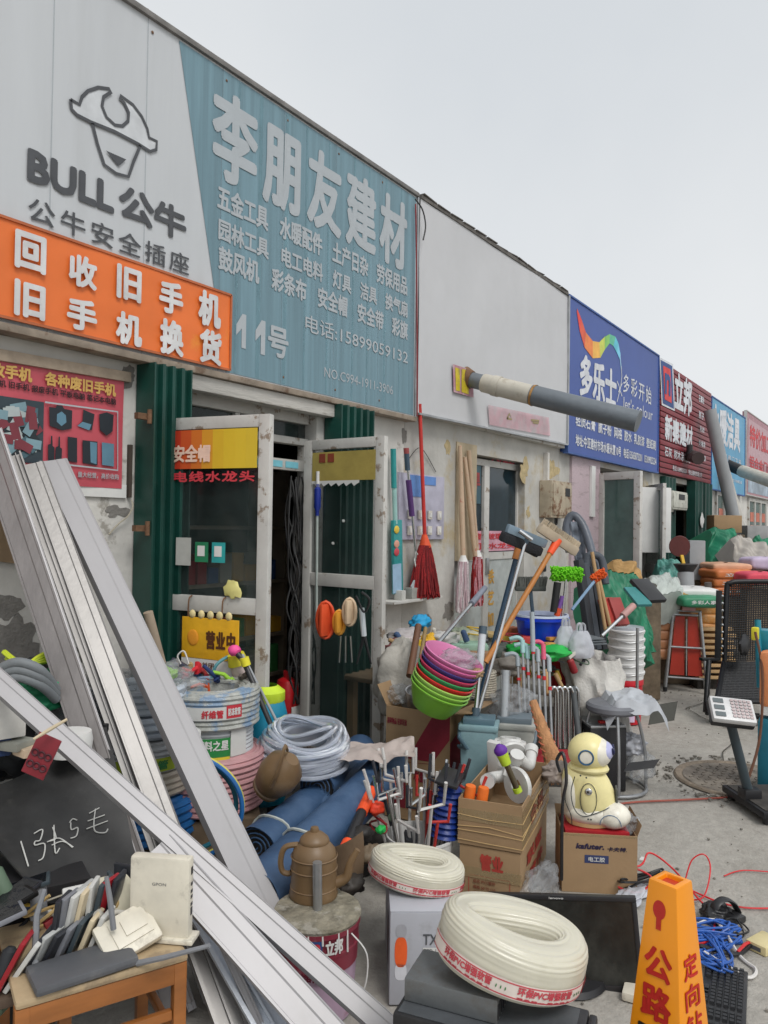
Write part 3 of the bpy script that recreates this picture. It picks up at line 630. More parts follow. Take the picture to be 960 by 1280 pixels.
# red recycling poster
def poster():
    y = WY - .012; q = lambda a, b: XZ(a, b, y)
    t = T('poster', 'red poster about collecting old phones left of the near doorway', 'poster', at_y(80, 620, y))
    (u1, v1), (_, v0) = q(154, 472), q(155, 611); u0 = .75; v1 = q(80, 458)[1]; v0 = q(154, 611)[1]
    y_ = y
    def fn(u, v):
        x = lerp(u0, u1, u); z = lerp(v0, v1, v); return V3((x, y_ - .004 - .006 * abs(noise.noise(V3((x * 4, z * 4, 0)))), z))
    m = MB(); m.grid(fn, 30, 16); m.build('sheet', mat('poster_red', (.50, .075, .10), rough=.45, var=.12, scale=3, bump=.05), t, world=True)
    F = Fr((0, y - .014, 0))
    MB().bb(u0, u1 + .03, y - .003, y + .006, v0 - .045, v0 + .02).build('white_margin', M_white, t, world=True)
    letters(t, '回收手机　各种废旧手机', XZ(-30, 480, y - .014)[0], XZ(145, 497, y - .014)[0], XZ(145, 497, y)[1], XZ(145, 481, y)[1], F, P('poster_gold', 205, 165, 90), 0, .12, split=True)
    letters(t, '烂屏手机 旧手机 报废手机 平板电脑 笔记本电脑', XZ(-30, 480, y - .014)[0], XZ(145, 505, y - .014)[0], XZ(145, 507, y)[1], XZ(145, 499, y)[1], F, P('poster_black', 40, 20, 25), 0, .08)
    letters(t, '量大经营，高价收购', XZ(95, 590, y)[0], XZ(146, 597, y)[0], XZ(146, 600, y)[1], XZ(146, 593, y)[1], F, M_signT, 0, .04)
    e = MB(); e.stroke([q(*a) for a in ((54, 503), (145, 515), (145, 588), (54, 578))], .008, F, 0); e.build('white_outline', M_signT, t, world=True)
    # printed photographs: dark panel with scattered phone shapes, and six gadget silhouettes
    a0, b0 = q(-60, 578); a1, b1 = q(53, 503)
    if 1: MB().rect(a0, a1, q(53, 580)[1], q(53, 503)[1], F, -.001).build('photo_print', P('photo_dark', 46, 60, 68), t, world=True)
    ph = []
    for k in range(90):
        cx, cz, an = rnd.uniform(a0 + .05, a1 - .04), rnd.uniform(q(53, 575)[1] + .03, q(53, 503)[1] - .04), rnd.uniform(0, 3.1)
        c_, s_ = math.cos(an), math.sin(an); w_, h_ = .02, .037
        pts = [(cx + c_ * i - s_ * j, cz + s_ * i + c_ * j) for i, j in ((-w_, -h_), (w_, -h_), (w_, h_), (-w_, h_))]
        col = rnd.choice([(120, 150, 160), (30, 40, 46), (170, 180, 180), (70, 100, 110), (120, 50, 60)])
        MB().poly(pts, F, .0002 + .00008 * k).build('printed_phone', P('print_tone_%d' % sum(col), *col, bump=0), t, world=True, smooth=False)
    M_pd = P('print_dark', 28, 36, 44, bump=0); M_pl = P('print_blue', 90, 130, 150, bump=0)
    def zz(*a): return [q(a[i] * .3361, 430 + a[i + 1] * .3361) for i in range(0, len(a), 2)]
    for nm, pts, m_ in (('printed_camera', zz(176, 235, 200, 238, 205, 228, 225, 230, 232, 242, 262, 248, 260, 315, 225, 322, 178, 305), M_pd), ('printed_lens', zz(205, 262, 222, 252, 238, 266, 240, 292, 222, 306, 204, 290), M_pl),
                        ('printed_laptop', zz(303, 245, 345, 262, 335, 322, 280, 305, 300, 288), M_pd), ('printed_laptop_keys', zz(300, 290, 333, 300, 325, 322, 280, 305), M_pl), ('printed_box', zz(362, 262, 390, 255, 416, 265, 412, 325, 390, 342, 365, 320), M_pd),
                        ('printed_radio', zz(172, 375, 182, 372, 183, 342, 188, 342, 189, 380, 196, 385, 195, 440, 172, 434), M_pd), ('printed_radio', zz(200, 385, 210, 380, 211, 345, 216, 345, 217, 385, 224, 390, 222, 443, 198, 438), M_pd),
                        ('printed_phone', zz(245, 345, 280, 350, 280, 442, 246, 435), M_pd), ('printed_tablet', zz(300, 358, 356, 364, 356, 452, 301, 443), M_pd), ('printed_screen', zz(328, 364, 354, 368, 352, 448, 330, 440), M_pl), ('printed_tablet', zz(372, 366, 417, 372, 417, 456, 373, 450), M_pl)):
        MB().poly(pts, F, .0005 if 'lens' not in nm and 'screen' not in nm and 'keys' not in nm else .001).build(nm, m_, t, world=True, smooth=False)
poster()
b = MB().bar(at_y(-40, 437, WY - .02), at_y(162, 472, WY - .02), .03, .05); tag(b.build('wooden_batten', mat('grey_batten', (.36, .29, .22), rough=.8, var=.3, scale=9), bevel=.003), 'weathered wooden batten fixed along the top of the red poster', 'batten')
MB_ = MB().bb(*[XZ(159, 555, WY)[0], XZ(163, 555, WY)[0]], WY - .02, WY, XZ(160, 622, WY)[1], XZ(160, 556, WY)[1]); tag(MB_.build('dark_strip', mat('dark_strip', (.06, .045, .035), rough=.8)), 'narrow dark vertical strip on the wall right of the red poster', 'strip')
wire('wire', [Wp(164, 625, .015), Wp(166, 633, .03), Wp(160, 645, .03), Wp(148, 655, .02), Wp(136, 668, .015)], .004, mat('pale_wire', (.35, .32, .25), bump=0), 'short pale wire hanging from the wall below the red poster', 'wire')
m = MB(); m.poly([XZ(a, b_, WY - .01) for a, b_ in ((-40, 628), (18, 640), (24, 705), (-40, 697))], Fr((0, WY - .02, 0)), 0); m.prism([XZ(a, b_, WY - .01) for a, b_ in ((-40, 628), (18, 640), (24, 705), (-40, 697))], Fr((0, WY, 0)), .001, .018)
m = MB().prism([XZ(a, b_, WY - .01) for a, b_ in ((-40, 628), (18, 640), (24, 705), (-40, 697))], Fr((0, WY, 0)), .001, .018); tag(m.build('wooden_board', mat('brown_board', (.36, .25, .15), rough=.7, var=.25, scale=3, stretch=(.4, 1, 2)), smooth=False), 'brown wooden board fixed to the wall at the left edge', 'board')
# interior of the near shop
def interior():
    t = T('storage_shelf', 'dim shelf of boxed goods just inside the near doorway', 'shelf', (3.55, WY + .9, .02))
    for z in (.45, .75, 1.15, 1.55): MB().bb(2.9, 4.4, WY + .75, WY + 1.15, z, z + .025).build('shelf_board', mat('shelf_wood', (.22, .18, .13), rough=.8), t, world=True)
    for x in (2.9, 4.4): MB().bb(x, x + .04, WY + .75, WY + 1.15, .02, 2.0).build('upright', mat('shelf_wood', (.22, .18, .13)), t, world=True)
    cs = [(190, 70, 30), (200, 150, 40), (60, 90, 140), (170, 170, 160), (60, 130, 70), (160, 40, 50)]
    k = 0
    for z in (.475, .775, 1.175):
        x = 2.98; kz = k
        while x < 4.3:
            w_ = rnd.uniform(.07, .14); h_ = rnd.uniform(.1, .22); c_ = rnd.choice(cs)
            o = MB().box((0, 0, h_ / 2), (w_ * .92, .16, h_)).build('goods_box', P('goods_%d' % cs.index(c_), *c_), bevel=.003); o.location = (x + w_ / 2, WY + .86, z)
            kk = k - kz; tag(o, '%s box %s on the %s shelf inside the near shop' % (['orange red', 'yellow', 'blue', 'pale', 'green', 'crimson'][cs.index(c_)], 'first second third fourth fifth sixth seventh eighth ninth tenth eleventh twelfth thirteenth fourteenth fifteenth sixteenth seventeenth'.split()[kk] + ' from the left', {.475: 'low', .775: 'middle', 1.175: 'top'}[z]), 'box', 'boxes on the inside shelf'); x += w_ + .01; k += 1
    p = at_d(358, 895, 5.0)
    t = T('fire_extinguisher', 'red fire extinguisher standing just inside the near doorway', 'fire extinguisher', (p.x, p.y, .12))
    MB().lathe([(0, 0), (.075, 0), (.08, .02), (.08, .4), (.06, .46), (.025, .48), (.025, .52), (0, .52)], 20).build('cylinder', P('extinguisher_red', 170, 24, 30, rough=.35), t)
    MB().box((0, -.06, .54), (.03, .12, .02)).build('handle', M_black, t, bevel=.003); MB().tube(smooth_path([(0, 0, .52), (.07, -.03, .5), (.1, -.04, .35), (.09, -.05, .15)], 5), .01, 8).build('hose', M_black, t)
    MB().bb(-.04, .04, -.083, -.078, .2, .3).build('paper_label', M_white, t)
    for k in range(16):
        x0_ = 361 + k * 1.5; p0 = at_d(x0_ + rnd.uniform(-2, 2), 600 + rnd.uniform(-8, 20), 4.95); pts = [p0]
        for j in range(1, 8): pts.append(at_d(x0_ + rnd.uniform(-7, 7) + j * .8, 600 + j * 40, 4.95 + rnd.uniform(-.03, .03)))
        wire('hanging_cable', pts, .006, M_wireb, 'one of the black cables hanging in a tangle inside the near doorway', 'cable', group='black cables in the doorway')
interior()
# ---------------- display board with sockets, ledge, packaged things
def board_():
    y = WY - .025
    (u0, v1), (u1, v0) = XZ(500, 590, y), XZ(555, 674, y)
    t = T('display_board', 'lilac display board of light switches between the doorways', 'display board', (u0, WY, v0))
    MB().bb(u0, u1, WY - .022, WY - .001, v0, v1).build('panel', P('board_lilac', 172, 170, 186, rough=.5), t, world=True, bevel=.003)
    F = Fr((0, y - .002, 0))
    MB().rect(*[XZ(519, 0, y)[0], XZ(536, 0, y)[0], XZ(536, 622, y)[1], XZ(519, 594, y)[1]], F).build('blue_print', P('print_sky', 90, 130, 190), t, world=True)
    MB().rect(*[XZ(538, 0, y)[0], XZ(553, 0, y)[0], XZ(553, 608, y)[1], XZ(538, 596, y)[1]], F).build('blue_print', P('print_sky', 0, 0, 0), t, world=True)
    for r_ in range(2):
        for c_ in range(4):
            x = lerp(u0, u1, .2 + .22 * c_); z = lerp(v0, v1, .38 - .24 * r_)
            s_ = MB().box((x, y - .008, z), (.055, .014, .07)).build('wall_switch', P('switch_cream', 205, 200, 190), t, world=True, bevel=.003)
            MB().box((x, y - .017, z), (.025, .006, .035)).build('rocker', M_white, s_, world=True)
    t = T('wall_ledge', 'small white ledge with odds and ends below the red mop', 'ledge', Wp(515, 750))
    (xa, za), (xb, _) = XZ(484, 752, WY - .1), XZ(545, 752, WY - .1)
    MB().bb(xa, xb, WY - .16, WY - .002, za - .02, za).build('shelf_board', M_whitem, t, world=True, bevel=.003)
    for k, (px, w_, h_, c_, l) in enumerate(((500, .05, .07, (190, 190, 185), 'pale'), (514, .09, .08, (150, 150, 145), 'grey'), (532, .1, .075, (205, 200, 190), 'cream'), (541, .03, .08, (210, 190, 60), 'yellow'))):
        x = XZ(px, 750, WY - .1)[0]; o = MB().box((0, 0, h_ / 2), (w_, .07, h_)).build('small_carton', P('carton_%s' % l, *c_), bevel=.004); o.location = (x, WY - .1, za + .001); tag(o, l + ' small carton standing on the white wall ledge', 'carton')
board_()
M_teal = P('pack_teal', 40, 140, 140, rough=.4)
def hanging():
    # packaged flat mop in a teal sleeve
    p = Wp(495, 742, .06)
    t = T('packaged_mop', 'flat mop in a teal printed sleeve hung on the wall left of the switch board', 'mop', p)
    q = lambda a, b, o=.06: Wp(a, b, o)
    MB().cyl(q(491.5, 562), q(494, 655), .018, n=12).build('handle', P('mop_handle_pale', 150, 190, 185), t, world=True); MB().cyl(q(491.5, 561), q(492.5, 610), .021, n=12).build('grip', M_teal, t, world=True)
    m = MB(); m.bar(q(495.5, 650), q(497, 742), .115, .03, up=(0, 1, 0)); m.build('sleeve', M_teal, t, world=True, bevel=.008)
    m = MB(); m.bar(q(496, 705, .079), q(496.6, 741, .079), .11, .006, up=(0, 1, 0)); m.build('cloth_pad', P('pad_blue', 150, 180, 205), t, world=True)
    for py, c_ in ((662, (220, 190, 70)), (680, (205, 150, 130)), (690, (190, 70, 80))): m = MB(); m.sphere(q(496, py, .08), (.035, .004, .03), 12, 6); m.build('printed_picture', P('pic_%d' % py, *c_), t, world=True)
    # scraper with purple grip
    t = T('floor_scraper', 'long scraper with purple sleeve and white blade hung before the switch board', 'scraper', q(523, 735, .09))
    MB().cyl(q(508, 566, .09), q(523, 725, .09), .011, n=10).build('pole', M_chrome, t, world=True); MB().cyl(q(508, 562, .09), q(509.5, 588, .09), .02, n=12).build('grip', P('grip_blue_grey', 60, 80, 96), t, world=True); MB().cyl(q(507.7, 560, .09), q(508.2, 567, .09), .021, n=12).build('end_cap', P('cap_red', 150, 70, 70), t, world=True)
    MB().cyl(q(510.5, 600, .09), q(515, 645, .09), .022, n=12).build('purple_sleeve', P('sleeve_purple', 84, 50, 110), t, world=True)
    m = MB(); m.prism([XZ(a, b, WY - .1) for a, b in ((517, 725), (528, 724), (534, 733), (533, 737), (514, 737), (513, 733))], Fr((0, WY - .1, 0)), 0, .012); m.build('blade', P('blade_pale', 175, 185, 190), t, world=True)
    MB().tube([q(*a, .1) for a in ((520, 690), (526, 700), (528, 712), (521, 716), (518, 700))], .006, 8, closed=True).build('handle_loop', M_white, t, world=True)
    # red mop
    def strands(c, r0, r1, h, n, mats, t, th=.008, flat=.6, seed=0, name='strands'):
        ms = [MB() for _ in mats]; R_ = random.Random(seed)
        for k in range(n):
            a = R_.uniform(0, 6.28); e = math.sqrt(R_.random()); x0, y0 = math.cos(a) * r0 * e, math.sin(a) * r0 * e * flat; x1, y1 = math.cos(a) * r1 * e, math.sin(a) * r1 * e * flat
            hh = h * R_.uniform(.88, 1.02); pts = []
            for j in range(6):
                s_ = j / 5; pts.append(c + V3((lerp(x0, x1, s_ ** .7) + R_.uniform(-.006, .006), lerp(y0, y1, s_) + R_.uniform(-.005, .005), -hh * s_)))
            ms[k % len(mats)].tube(pts, th, 5)
        for mm, mt in zip(ms, mats): mm.build(name, mt, t, world=True, kind='stuff')
    M_mr = mat('mop_red', (.27, .012, .014), rough=.9, var=.4, scale=60, bump=.6)
    t = T('mop', 'red string mop with a long red handle hung head down below the teal board', 'mop', q(531, 735, .1))
    MB().cyl(q(524.5, 505, .1), q(531, 672, .1), .015, n=12).build('pole', P('pole_red', 190, 50, 44, rough=.4), t, world=True)
    MB().cyl(q(530.5, 668, .1), q(531.3, 684, .1), .02, .05, n=14).build('socket', P('socket_orange', 214, 80, 40), t, world=True)
    strands(q(531.3, 682, .11), .05, .165, .40, 230, [M_mr, mat('mop_red_dark', (.14, .008, .01), rough=.9)], t, .0085, seed=1)
    # two floral packed mops with hanging heads
    fl = mat('floral_wrap', (.52, .38, .26), rough=.5, var=.1, scale=4, dirt=.8, dcol=(.45, .14, .10), dscale=16, dpos=.57)
    for px0, py0, px1, py1, hx, hy, hm, lb in ((575, 557, 579, 700, 579, 700, [mat('mop_white', (.52, .47, .48), rough=.9, var=.25, scale=60), mat('mop_pinkish', (.42, .30, .33), rough=.9)], 'mop with white strings and floral wrapped handle left of the blue white door'), (581, 571, 594, 695, 597, 694, [M_mr, mat('mop_white_red', (.45, .22, .25), rough=.9, var=.3, scale=60)], 'mop with red and white strings and floral wrapped handle beside the recessed door')):
        t = T('mop', lb, 'mop', q(hx, hy + 60, .09))
        MB().tube([q(px0, py0, .05), q(lerp(px0, px1, .5), lerp(py0, py1, .5), .07), q(px1, py1, .09)], [.016, .024, .02], 12).build('pole', fl, t, world=True)
        MB().cyl(q(hx, hy - 6, .09), q(hx, hy + 4, .09), .02, .045, n=12).build('socket', M_white, t, world=True)
        strands(q(hx, hy + 2, .1), .055, .088, .42, 110, hm, t, .0085, seed=int(hx), flat=.5)
    t = MB().cyl(q(586, 563, .05), q(597, 700, .08), .02, n=10).build('wrapped_pole', fl); tag(t, 'spare floral wrapped pole standing between the two hung mops', 'pole')
    m = MB(); (a, z1_), (b_, z0_) = XZ(570, 552, WY), XZ(589, 700, WY); m.bb(a, b_ + .06, WY - .012, WY - .001, z0_, z1_); tag(m.build('cardboard_strip', mat('cardboard_pale', (.46, .38, .26), rough=.8)), 'pale cardboard strip on the wall behind the floral mops', 'cardboard')
    wire('string', [q(510, 575, .01), q(526, 560, .02), q(545, 590, .01)], .003, M_wireb, 'thin black string over the switch board', 'string')
hanging()
# ---------------- second shop door
def door2():
    y0 = WY + .07; 
    t = T('double_door', 'narrow white double door with dark panes and red lettering in the second shop', 'door', (5.85, y0, 0))
    x0, x1 = XZ(588, 600, y0)[0], XZ(650, 600, y0)[0]; x0 = 5.705; xm = (x0 + x1) / 2 - .02
    f = .06; zt, zs = 2.22, XZ(620, 690, y0)[1]
    m = MB(); m.bb(x0, x0 + f, y0, y0 + .06, .02, zt); m.bb(x1 - f, x1, y0, y0 + .06, .02, zt); m.bb(x0 + f, x1 - f, y0, y0 + .06, zt - .06, zt); m.bb(xm - .05, xm + .05, y0 - .01, y0 + .05, .02, zt - .061); m.build('frame', M_whitem, t, world=True, bevel=.003)
    for a, b_ in ((x0 + f, xm - .05), (xm + .05, x1 - f)):
        MB().bb(a, b_, y0 + .02, y0 + .026, zs, zt - .06).build('pane', mat('blue_dark_glass', (.015, .03, .04), rough=.08, var=.3, bump=0), t, world=True, smooth=False)
        MB().bb(a, b_, y0 + .01, y0 + .04, .03, zs - .07).build('lower_panel', mat('panel_aqua_grey', (.42, .45, .44), rough=.6, dirt=.5, dcol=(.3, .3, .26), dscale=4, dpos=.5), t, world=True, smooth=False)
        MB().bb(a, b_, y0, y0 + .05, zs - .069, zs - .001).build('mid_rail', M_whitem, t, world=True)
        MB().bb(a + .01, b_ - .01, y0 + .012, y0 + .018, zs + .01, zs + .2).build('pink_notice', P('notice_pink', 200, 150, 165), t, world=True)
    MB().bb(x1 + .001, 7.099, y0 + .02, y0 + .09, .02, 2.23).build('side_panel', M_plaster2, t, world=True, smooth=False)
    F = Fr((0, y0 + .018, 0)); R_ = P('print_pinkred', 214, 90, 105)
    letters(t, '修配', x0 + .13, xm - .1, zs + .92, zs + 1.0, F, R_, .003, .1); letters(t, '宁静致远', xm + .1, x1 - .1, zs + .86, zs + .95, F, R_, .003, .1)
    F3 = Fr((0, y0 + .01, 0)); letters(t, '订做门窗', x0 + .09, xm - .07, zs + .12, zs + .18, F3, M_red, .003, .08); letters(t, '防盗门', x0 + .09, xm - .07, zs + .03, zs + .09, F3, M_red, .003, .08)
    letters(t, '玻璃安装', xm + .07, x1 - .09, zs + .12, zs + .18, F3, M_red, .003, .08); letters(t, '水龙头', xm + .07, x1 - .09, zs + .03, zs + .09, F3, M_red, .003, .08)
    Y = P('yellow_paint_letter', 196, 150, 70)
    for k, ch in enumerate('铁艺加工'): letters(t, ch, xm + .07, xm + .2, zs - .3 - k * .2, zs - .16 - k * .2, F3, Y, .003, .1)
    MB().bb(x0 + .09, xm - .09, y0 + .008, y0 + .015, zs + .45, zs + .8).build('window_print', P('print_teal_dark', 60, 90, 100), t, world=True)
    letters(t, '电焊', x0 + .13, xm - .11, zs + .58, zs + .74, Fr((0, y0 + .006, 0)), P('print_maroon', 150, 60, 60), .002, .1)
    MB().bb(x0 + .09, xm - .09, y0 + .008, y0 + .015, zs + .9, zs + 1.15).build('window_print', P('print_navy', 40, 60, 90), t, world=True)
    MB().bb(xm - .02, xm + .03, y0 - .03, y0 - .012, zs - .2, zs - .05).build('lock', M_steel, t, world=True, bevel=.003)
    # padlock-like black fitting on the reveal
    p = Wp(660, 710, .0); o = MB().box(p + V3((.35, -.02, 0)), (.05, .04, .1)).build('wall_lamp_bracket', M_black, bevel=.006); tag(o, 'small black fitting on the wall right of the recessed double door', 'fitting')
door2()
def meter(name, px0, py0, px1, py1, off, m, lb, hole, y=WY):
    (a, z1_), (b_, z0_) = XZ(px0, py0, y - off), XZ(px1, py1, y - off)
    t = T('meter_box', lb, 'meter box', (a, y, z0_))
    MB().bb(a, b_, y - off, y - .002, z0_, z1_).build('body', m, t, world=True, bevel=.008); MB().bb(a + .02, b_ - .02, y - off - .012, y - off - .001, z0_ + .03, z1_ - .03).build('door_panel', m, t, world=True, bevel=.004)
    MB().bb(a + (b_ - a) * hole[0], a + (b_ - a) * hole[1], y - off - .017, y - off - .0125, lerp(z0_, z1_, hole[2]), lerp(z0_, z1_, hole[3])).build('meter_window', M_black, t, world=True)
    MB().tube(smooth_path([((a + b_) / 2, y - off / 2, z0_), ((a + b_) / 2, y - off / 2, z0_ - .06), ((a + b_) / 2 + .04, y - off / 2, z0_ - .06), ((a + b_) / 2 + .04, y - off / 2, z0_)], 4), .01, 6).build('loop', M_black, t, world=True)
    return t
mt = meter('m', 690, 600, 714, 648, .14, mat('rusty_box', (.40, .34, .25), rough=.7, var=.2, dirt=.9, dcol=(.16, .07, .03), dscale=8, dpos=.52), 'rusty beige meter box on the wall below the blank board', (.62, .85, .6, .82))
MB().bb(7.55, 7.6, WY - .05, WY - .001, 1.98, 2.38).build('conduit', M_plaster, mt, world=True)
M_box = mat('cream_box', (.50, .50, .44), rough=.5, dirt=.4, dscale=9)
meter('m', 828, 612, 842, 640, .16, M_box, 'cream meter box beside the open door leaf, left of its twin', (.3, .7, .5, .8)); meter('m', 841, 613, 859, 638, .2, M_box, 'cream meter box with a dark square window on the green shutter', (.35, .75, .55, .85))
# ---------------- third shop front
def shop3():
    y = WY - .01
    m = MB(); (a, _), (b_, _) = XZ(713, 600, y), XZ(748, 600, y); m.bb(a, b_, y - .02, WY - .001, .1, 2.41); t = m.build('pink_panel', mat('pink_panel', (.50, .40, .43), rough=.7, var=.08, scale=30, stretch=(1, 1, 4), dirt=.3, dscale=4), smooth=False); tag(t, 'pale pink corrugated wall panel under the blue board', 'wall panel')
    (a, z1_), (b_, z0_) = XZ(739, 582, y - .04), XZ(743, 646, y - .04); tag(MB().bb(a, b_, y - .05, y - .022, z0_, z1_).build('white_tube', M_white), 'white vertical strip light on the pink panel', 'strip light')
    if 0: letters(t, '品', XZ(723, 0)[0], XZ(736, 0)[0], XZ(730, 610)[1], XZ(730, 590)[1], Fr((0, y - .024, 0)), M_white, 0, .1)
    def leaf3(hx, hy, px, zt, rail, lb, xs=None):
        d_ = ray(px, 640); k = None
        ex, ey = xs; L = math.hypot(ex - hx, ey - hy); d = T('door_leaf', lb, 'door', (hx, hy, 0), math.atan2(ey - hy, ex - hx)); wd = .09
        for nm, x0, x1, z0, z1 in (('stile', 0, wd, .12, zt), ('stile', L - wd, L, .12, zt), ('top_rail', wd, L - wd, zt - .09, zt - .001), ('mid_rail', wd, L - wd, rail, rail + .12), ('bottom_rail', wd, L - wd, .12, .25)):
            MB().bb(x0, x1, -.025, .025, z0, z1).build(nm, M_whitem, d, bevel=.004)
        for z0, z1 in ((rail + .121, zt - .092), (.251, rail - .001)): MB().bb(wd, L - wd, -.004, .004, z0, z1).build('pane', mat('green_glass', (.10, .17, .155), rough=.08, var=.35, bump=0, scale=2, alpha=.8), d, smooth=False)
        return d
    A0, A1 = at_y(749, 590, WY - .02), at_d(802, 590, 8.9)
    leaf3(A0.x, A0.y, 0, 2.27, 1.02, 'wide open glass door leaf under the blue board', xs=(A1.x, A1.y))
    B0, B1 = at_y(806, 590, WY + .05), at_d(831, 590, 10.4)
    leaf3(B0.x, B0.y, 0, 2.22, .98, 'second open glass door leaf with notices stuck on it', xs=(B1.x, B1.y))
    p = at_d(818, 650, 10.6); tag(MB().box(p, (.02, .5, .9), rz=.8).build('white_cabinet', M_white, bevel=.01), 'white appliance panel with a red mark behind the second glass leaf', 'appliance')
    m = MB(); x0 = XZ(862, 640, WY)[0]; x1 = XZ(868, 640, WY)[0]
shop3()
# torn sticker, far windows
o = MB().sphere((14.0, SY - .075, 1.75), (.13, .006, .13), 14, 8, nz=.6, ns=2.2); tag(o.build('torn_sticker', M_white), 'torn white sticker on the broad green shutter', 'sticker')
def farfront(x0, x1, lb):
    t = T('glass_front', lb, 'shop window', (x0, WY, .1))
    n = 3; wv = (x1 - x0) / n
    for z0, z1 in ((2.27, 2.34), (.1, .2)): MB().bb(x0, x1, WY - .04, WY + .02, z0, z1).build('frame_rail', M_whitem, t, world=True)
    for k in range(n + 1): MB().bb(x0 + k * wv - .04, x0 + k * wv + .04, WY - .045, WY + .025, .2, 2.27).build('mullion', M_whitem, t, world=True)
    for k in range(n):
        p = MB().bb(x0 + k * wv + .041, x0 + (k + 1) * wv - .041, WY - .01, WY - .004, .2, 2.27).build('pane', mat('green_glass', (.1, .1, .1)), t, world=True)
        for z in (1.2, 1.5, 1.8): MB().bb(x0 + k * wv + .3, x0 + k * wv + .75, WY - .014, WY - .011, z, z + .22).build('goods_print', P('far_print', 190, 110, 90), t, world=True)
farfront(15.8, 17.9, 'glass shop front behind the leaning pipes under the cyan board'); farfront(19.2, 21.6, 'glass shop front under the pale framed board')
# leaning pipes, far stovepipe
M_pipeg = mat('grey_plastic_pipe', (.30, .31, .32), rough=.5, var=.1, scale=3)
def lean(a, b_, r, lb, m=M_pipeg):
    t = T('leaning_pipe', lb, 'pipe', b_); MB().tube([a, b_], r, 20, cap=False).build('outer_wall', m, t, world=True); d = (V3(b_) - V3(a)).normalized(); MB().tube([V3(a) + d * .001, V3(a) - d * .0, V3(a) + d * .3], [r, r * .85, r * .85], 20, cap=False).build('rim', m, t, world=True)
# the big pipes rest on the cyan board and stand on the ground by the green tarpaulin
lean(at_y(887, 512, SY - .2), at_z(930, 735, 0) if 0 else V3((14.6, 2.3, .0)), .105, 'thick grey pipe leaning on the maroon and cyan boards')
lean(at_y(908, 590, SY - .15), V3((15.0, 2.2, .0)), .07, 'thinner pale pipe leaning behind the thick grey pipe', mat('pale_pipe', (.46, .44, .40), rough=.5))
t = T('stovepipe', 'far stovepipe, black then white, sticking out under the cyan board', 'stovepipe', at_y(905, 580, SY)); A = at_y(905, 579, SY + .1); B = at_d(928, 589, 15.2); Cc = at_d(985, 609, 13.6)
MB().cyl(A, B, .11, n=16).build('black_section', M_black, t, world=True); MB().cyl(B, Cc, .12, n=16).build('white_section', mat('beige_pipe', (.5, .5, .5)), t, world=True)
t = T('stovepipe', 'stubby dark pipe elbow on the face of the maroon board', 'stovepipe', at_y(862, 570, SY)); A = at_y(862, 562, SY - .05); MB().cyl(at_y(862, 556, SY - .1), at_y(862, 568, SY - .1), .05, n=10).build('neck', M_black, t, world=True); MB().cyl(at_y(860, 568, SY - .02), at_d(873, 573, 12.2), .1, n=14).build('elbow', mat('brown_black', (.05, .03, .03)), t, world=True)
# ================================================================ near left: profiles, chair of old phones, chalk panel
M_alu = mat('powder_coated_aluminium', (.36, .352, .36), rough=.42, metal=.15, var=.05, scale=3, bump=.03, stretch=(1, 1, .3), dirt=.3, dcol=(.29, .28, .27), dscale=9, dpos=.55, rpos=.2)
M_alud = mat('mill_aluminium', (.22, .212, .205), rough=.4, metal=.45, var=.14, scale=4, bump=.04)
M_film = mat('peeling_film', (.50, .54, .60), rough=.3, var=.15, scale=6)
def profile(lab, a, b, w, h, m, face, kind=0, ext=0):
    """a hollow window section swept from a (top) to b (foot); face = direction its broad side looks"""
    a, b = V3(a), V3(b); d = (b - a).normalized(); n = (V3(face) - d * d.dot(V3(face))).normalized(); u = d.cross(n)

    t = T('aluminium_profile', lab, 'aluminium profile', b, group='aluminium window profiles')
    W = w / 2
    if kind == 0: q = [(-W, 0), (-W, h), (-W * .88, h), (-W * .80, h - .0025), (-W * .40, h - .0025), (-W * .32, h), (-W * .26, h), (-W * .18, h - .002), (W * .66, h - .002), (W * .8, h + .004), (W, h + .004), (W, 0)]
    elif kind == 3: q = [(-W, 0), (-W, h), (-W * .93, h + .002), (-W * .86, h), (-W * .3, h), (-W * .2, h - .003), (W * .82, h - .003), (W * .86, h + .002), (W, h + .002), (W, 0)]
    elif kind == 1: q = [(-W, 0), (-W, h), (-W * .7, h), (-W * .7, h * .35), (-W * .1, h * .35), (-W * .1, h * .8), (W * .05, h * .8), (W * .05, h * .35), (W * .75, h * .35), (W * .75, h), (W, h), (W, 0)]
    else: q = [(-W, 0), (-W, h), (-W * .2, h), (-W * .12, h - .003), (W * .26, h - .003), (W * .35, h), (W, h), (W, h * .5), (W * 1.25, h * .5), (W * 1.25, h * .35), (W, h * .35), (W, 0)]
    F = Fr(a, u, n); L = (b - a).length; F.N = d
    if F.U.cross(F.V).dot(d) < 0: q = q[::-1]
    MB().prism(q, F, 0, L).build('section', m, t, world=True, smooth=False)
    # cut end showing the hollow
    MB().prism([(-W * .7, h * .12), (-W * .7, h * .3), (W * .7, h * .3), (W * .7, h * .12)], F, -.0015, -.0004).build('hollow', M_black, t, world=True, smooth=False)
    return t
st_ = V3((-.35, -1, .15))
profile('broad white aluminium profile leaning on the wall, the widest of the leaning ones', at_y(64, 583, WY - .02), at_z(383, 1262, 0.005), .118, .045, M_alu, V3((-.3, -1, .35)), 3)
profile('white aluminium profile just behind the broad one, one edge showing', at_y(74, 579, WY - .005), at_z(372, 1236, .005), .06, .03, M_alu, V3((-.3, -1, .35)), 2)
profile('grey channelled aluminium profile just left of the broad white one', at_y(42, 587, WY - .04), at_z(290, 1262, .005), .085, .05, mat('satin_aluminium', (.27, .26, .25), rough=.4, metal=.3, var=.08, stretch=(1, 1, .3)), V3((-.5, -1, .2)), 3)
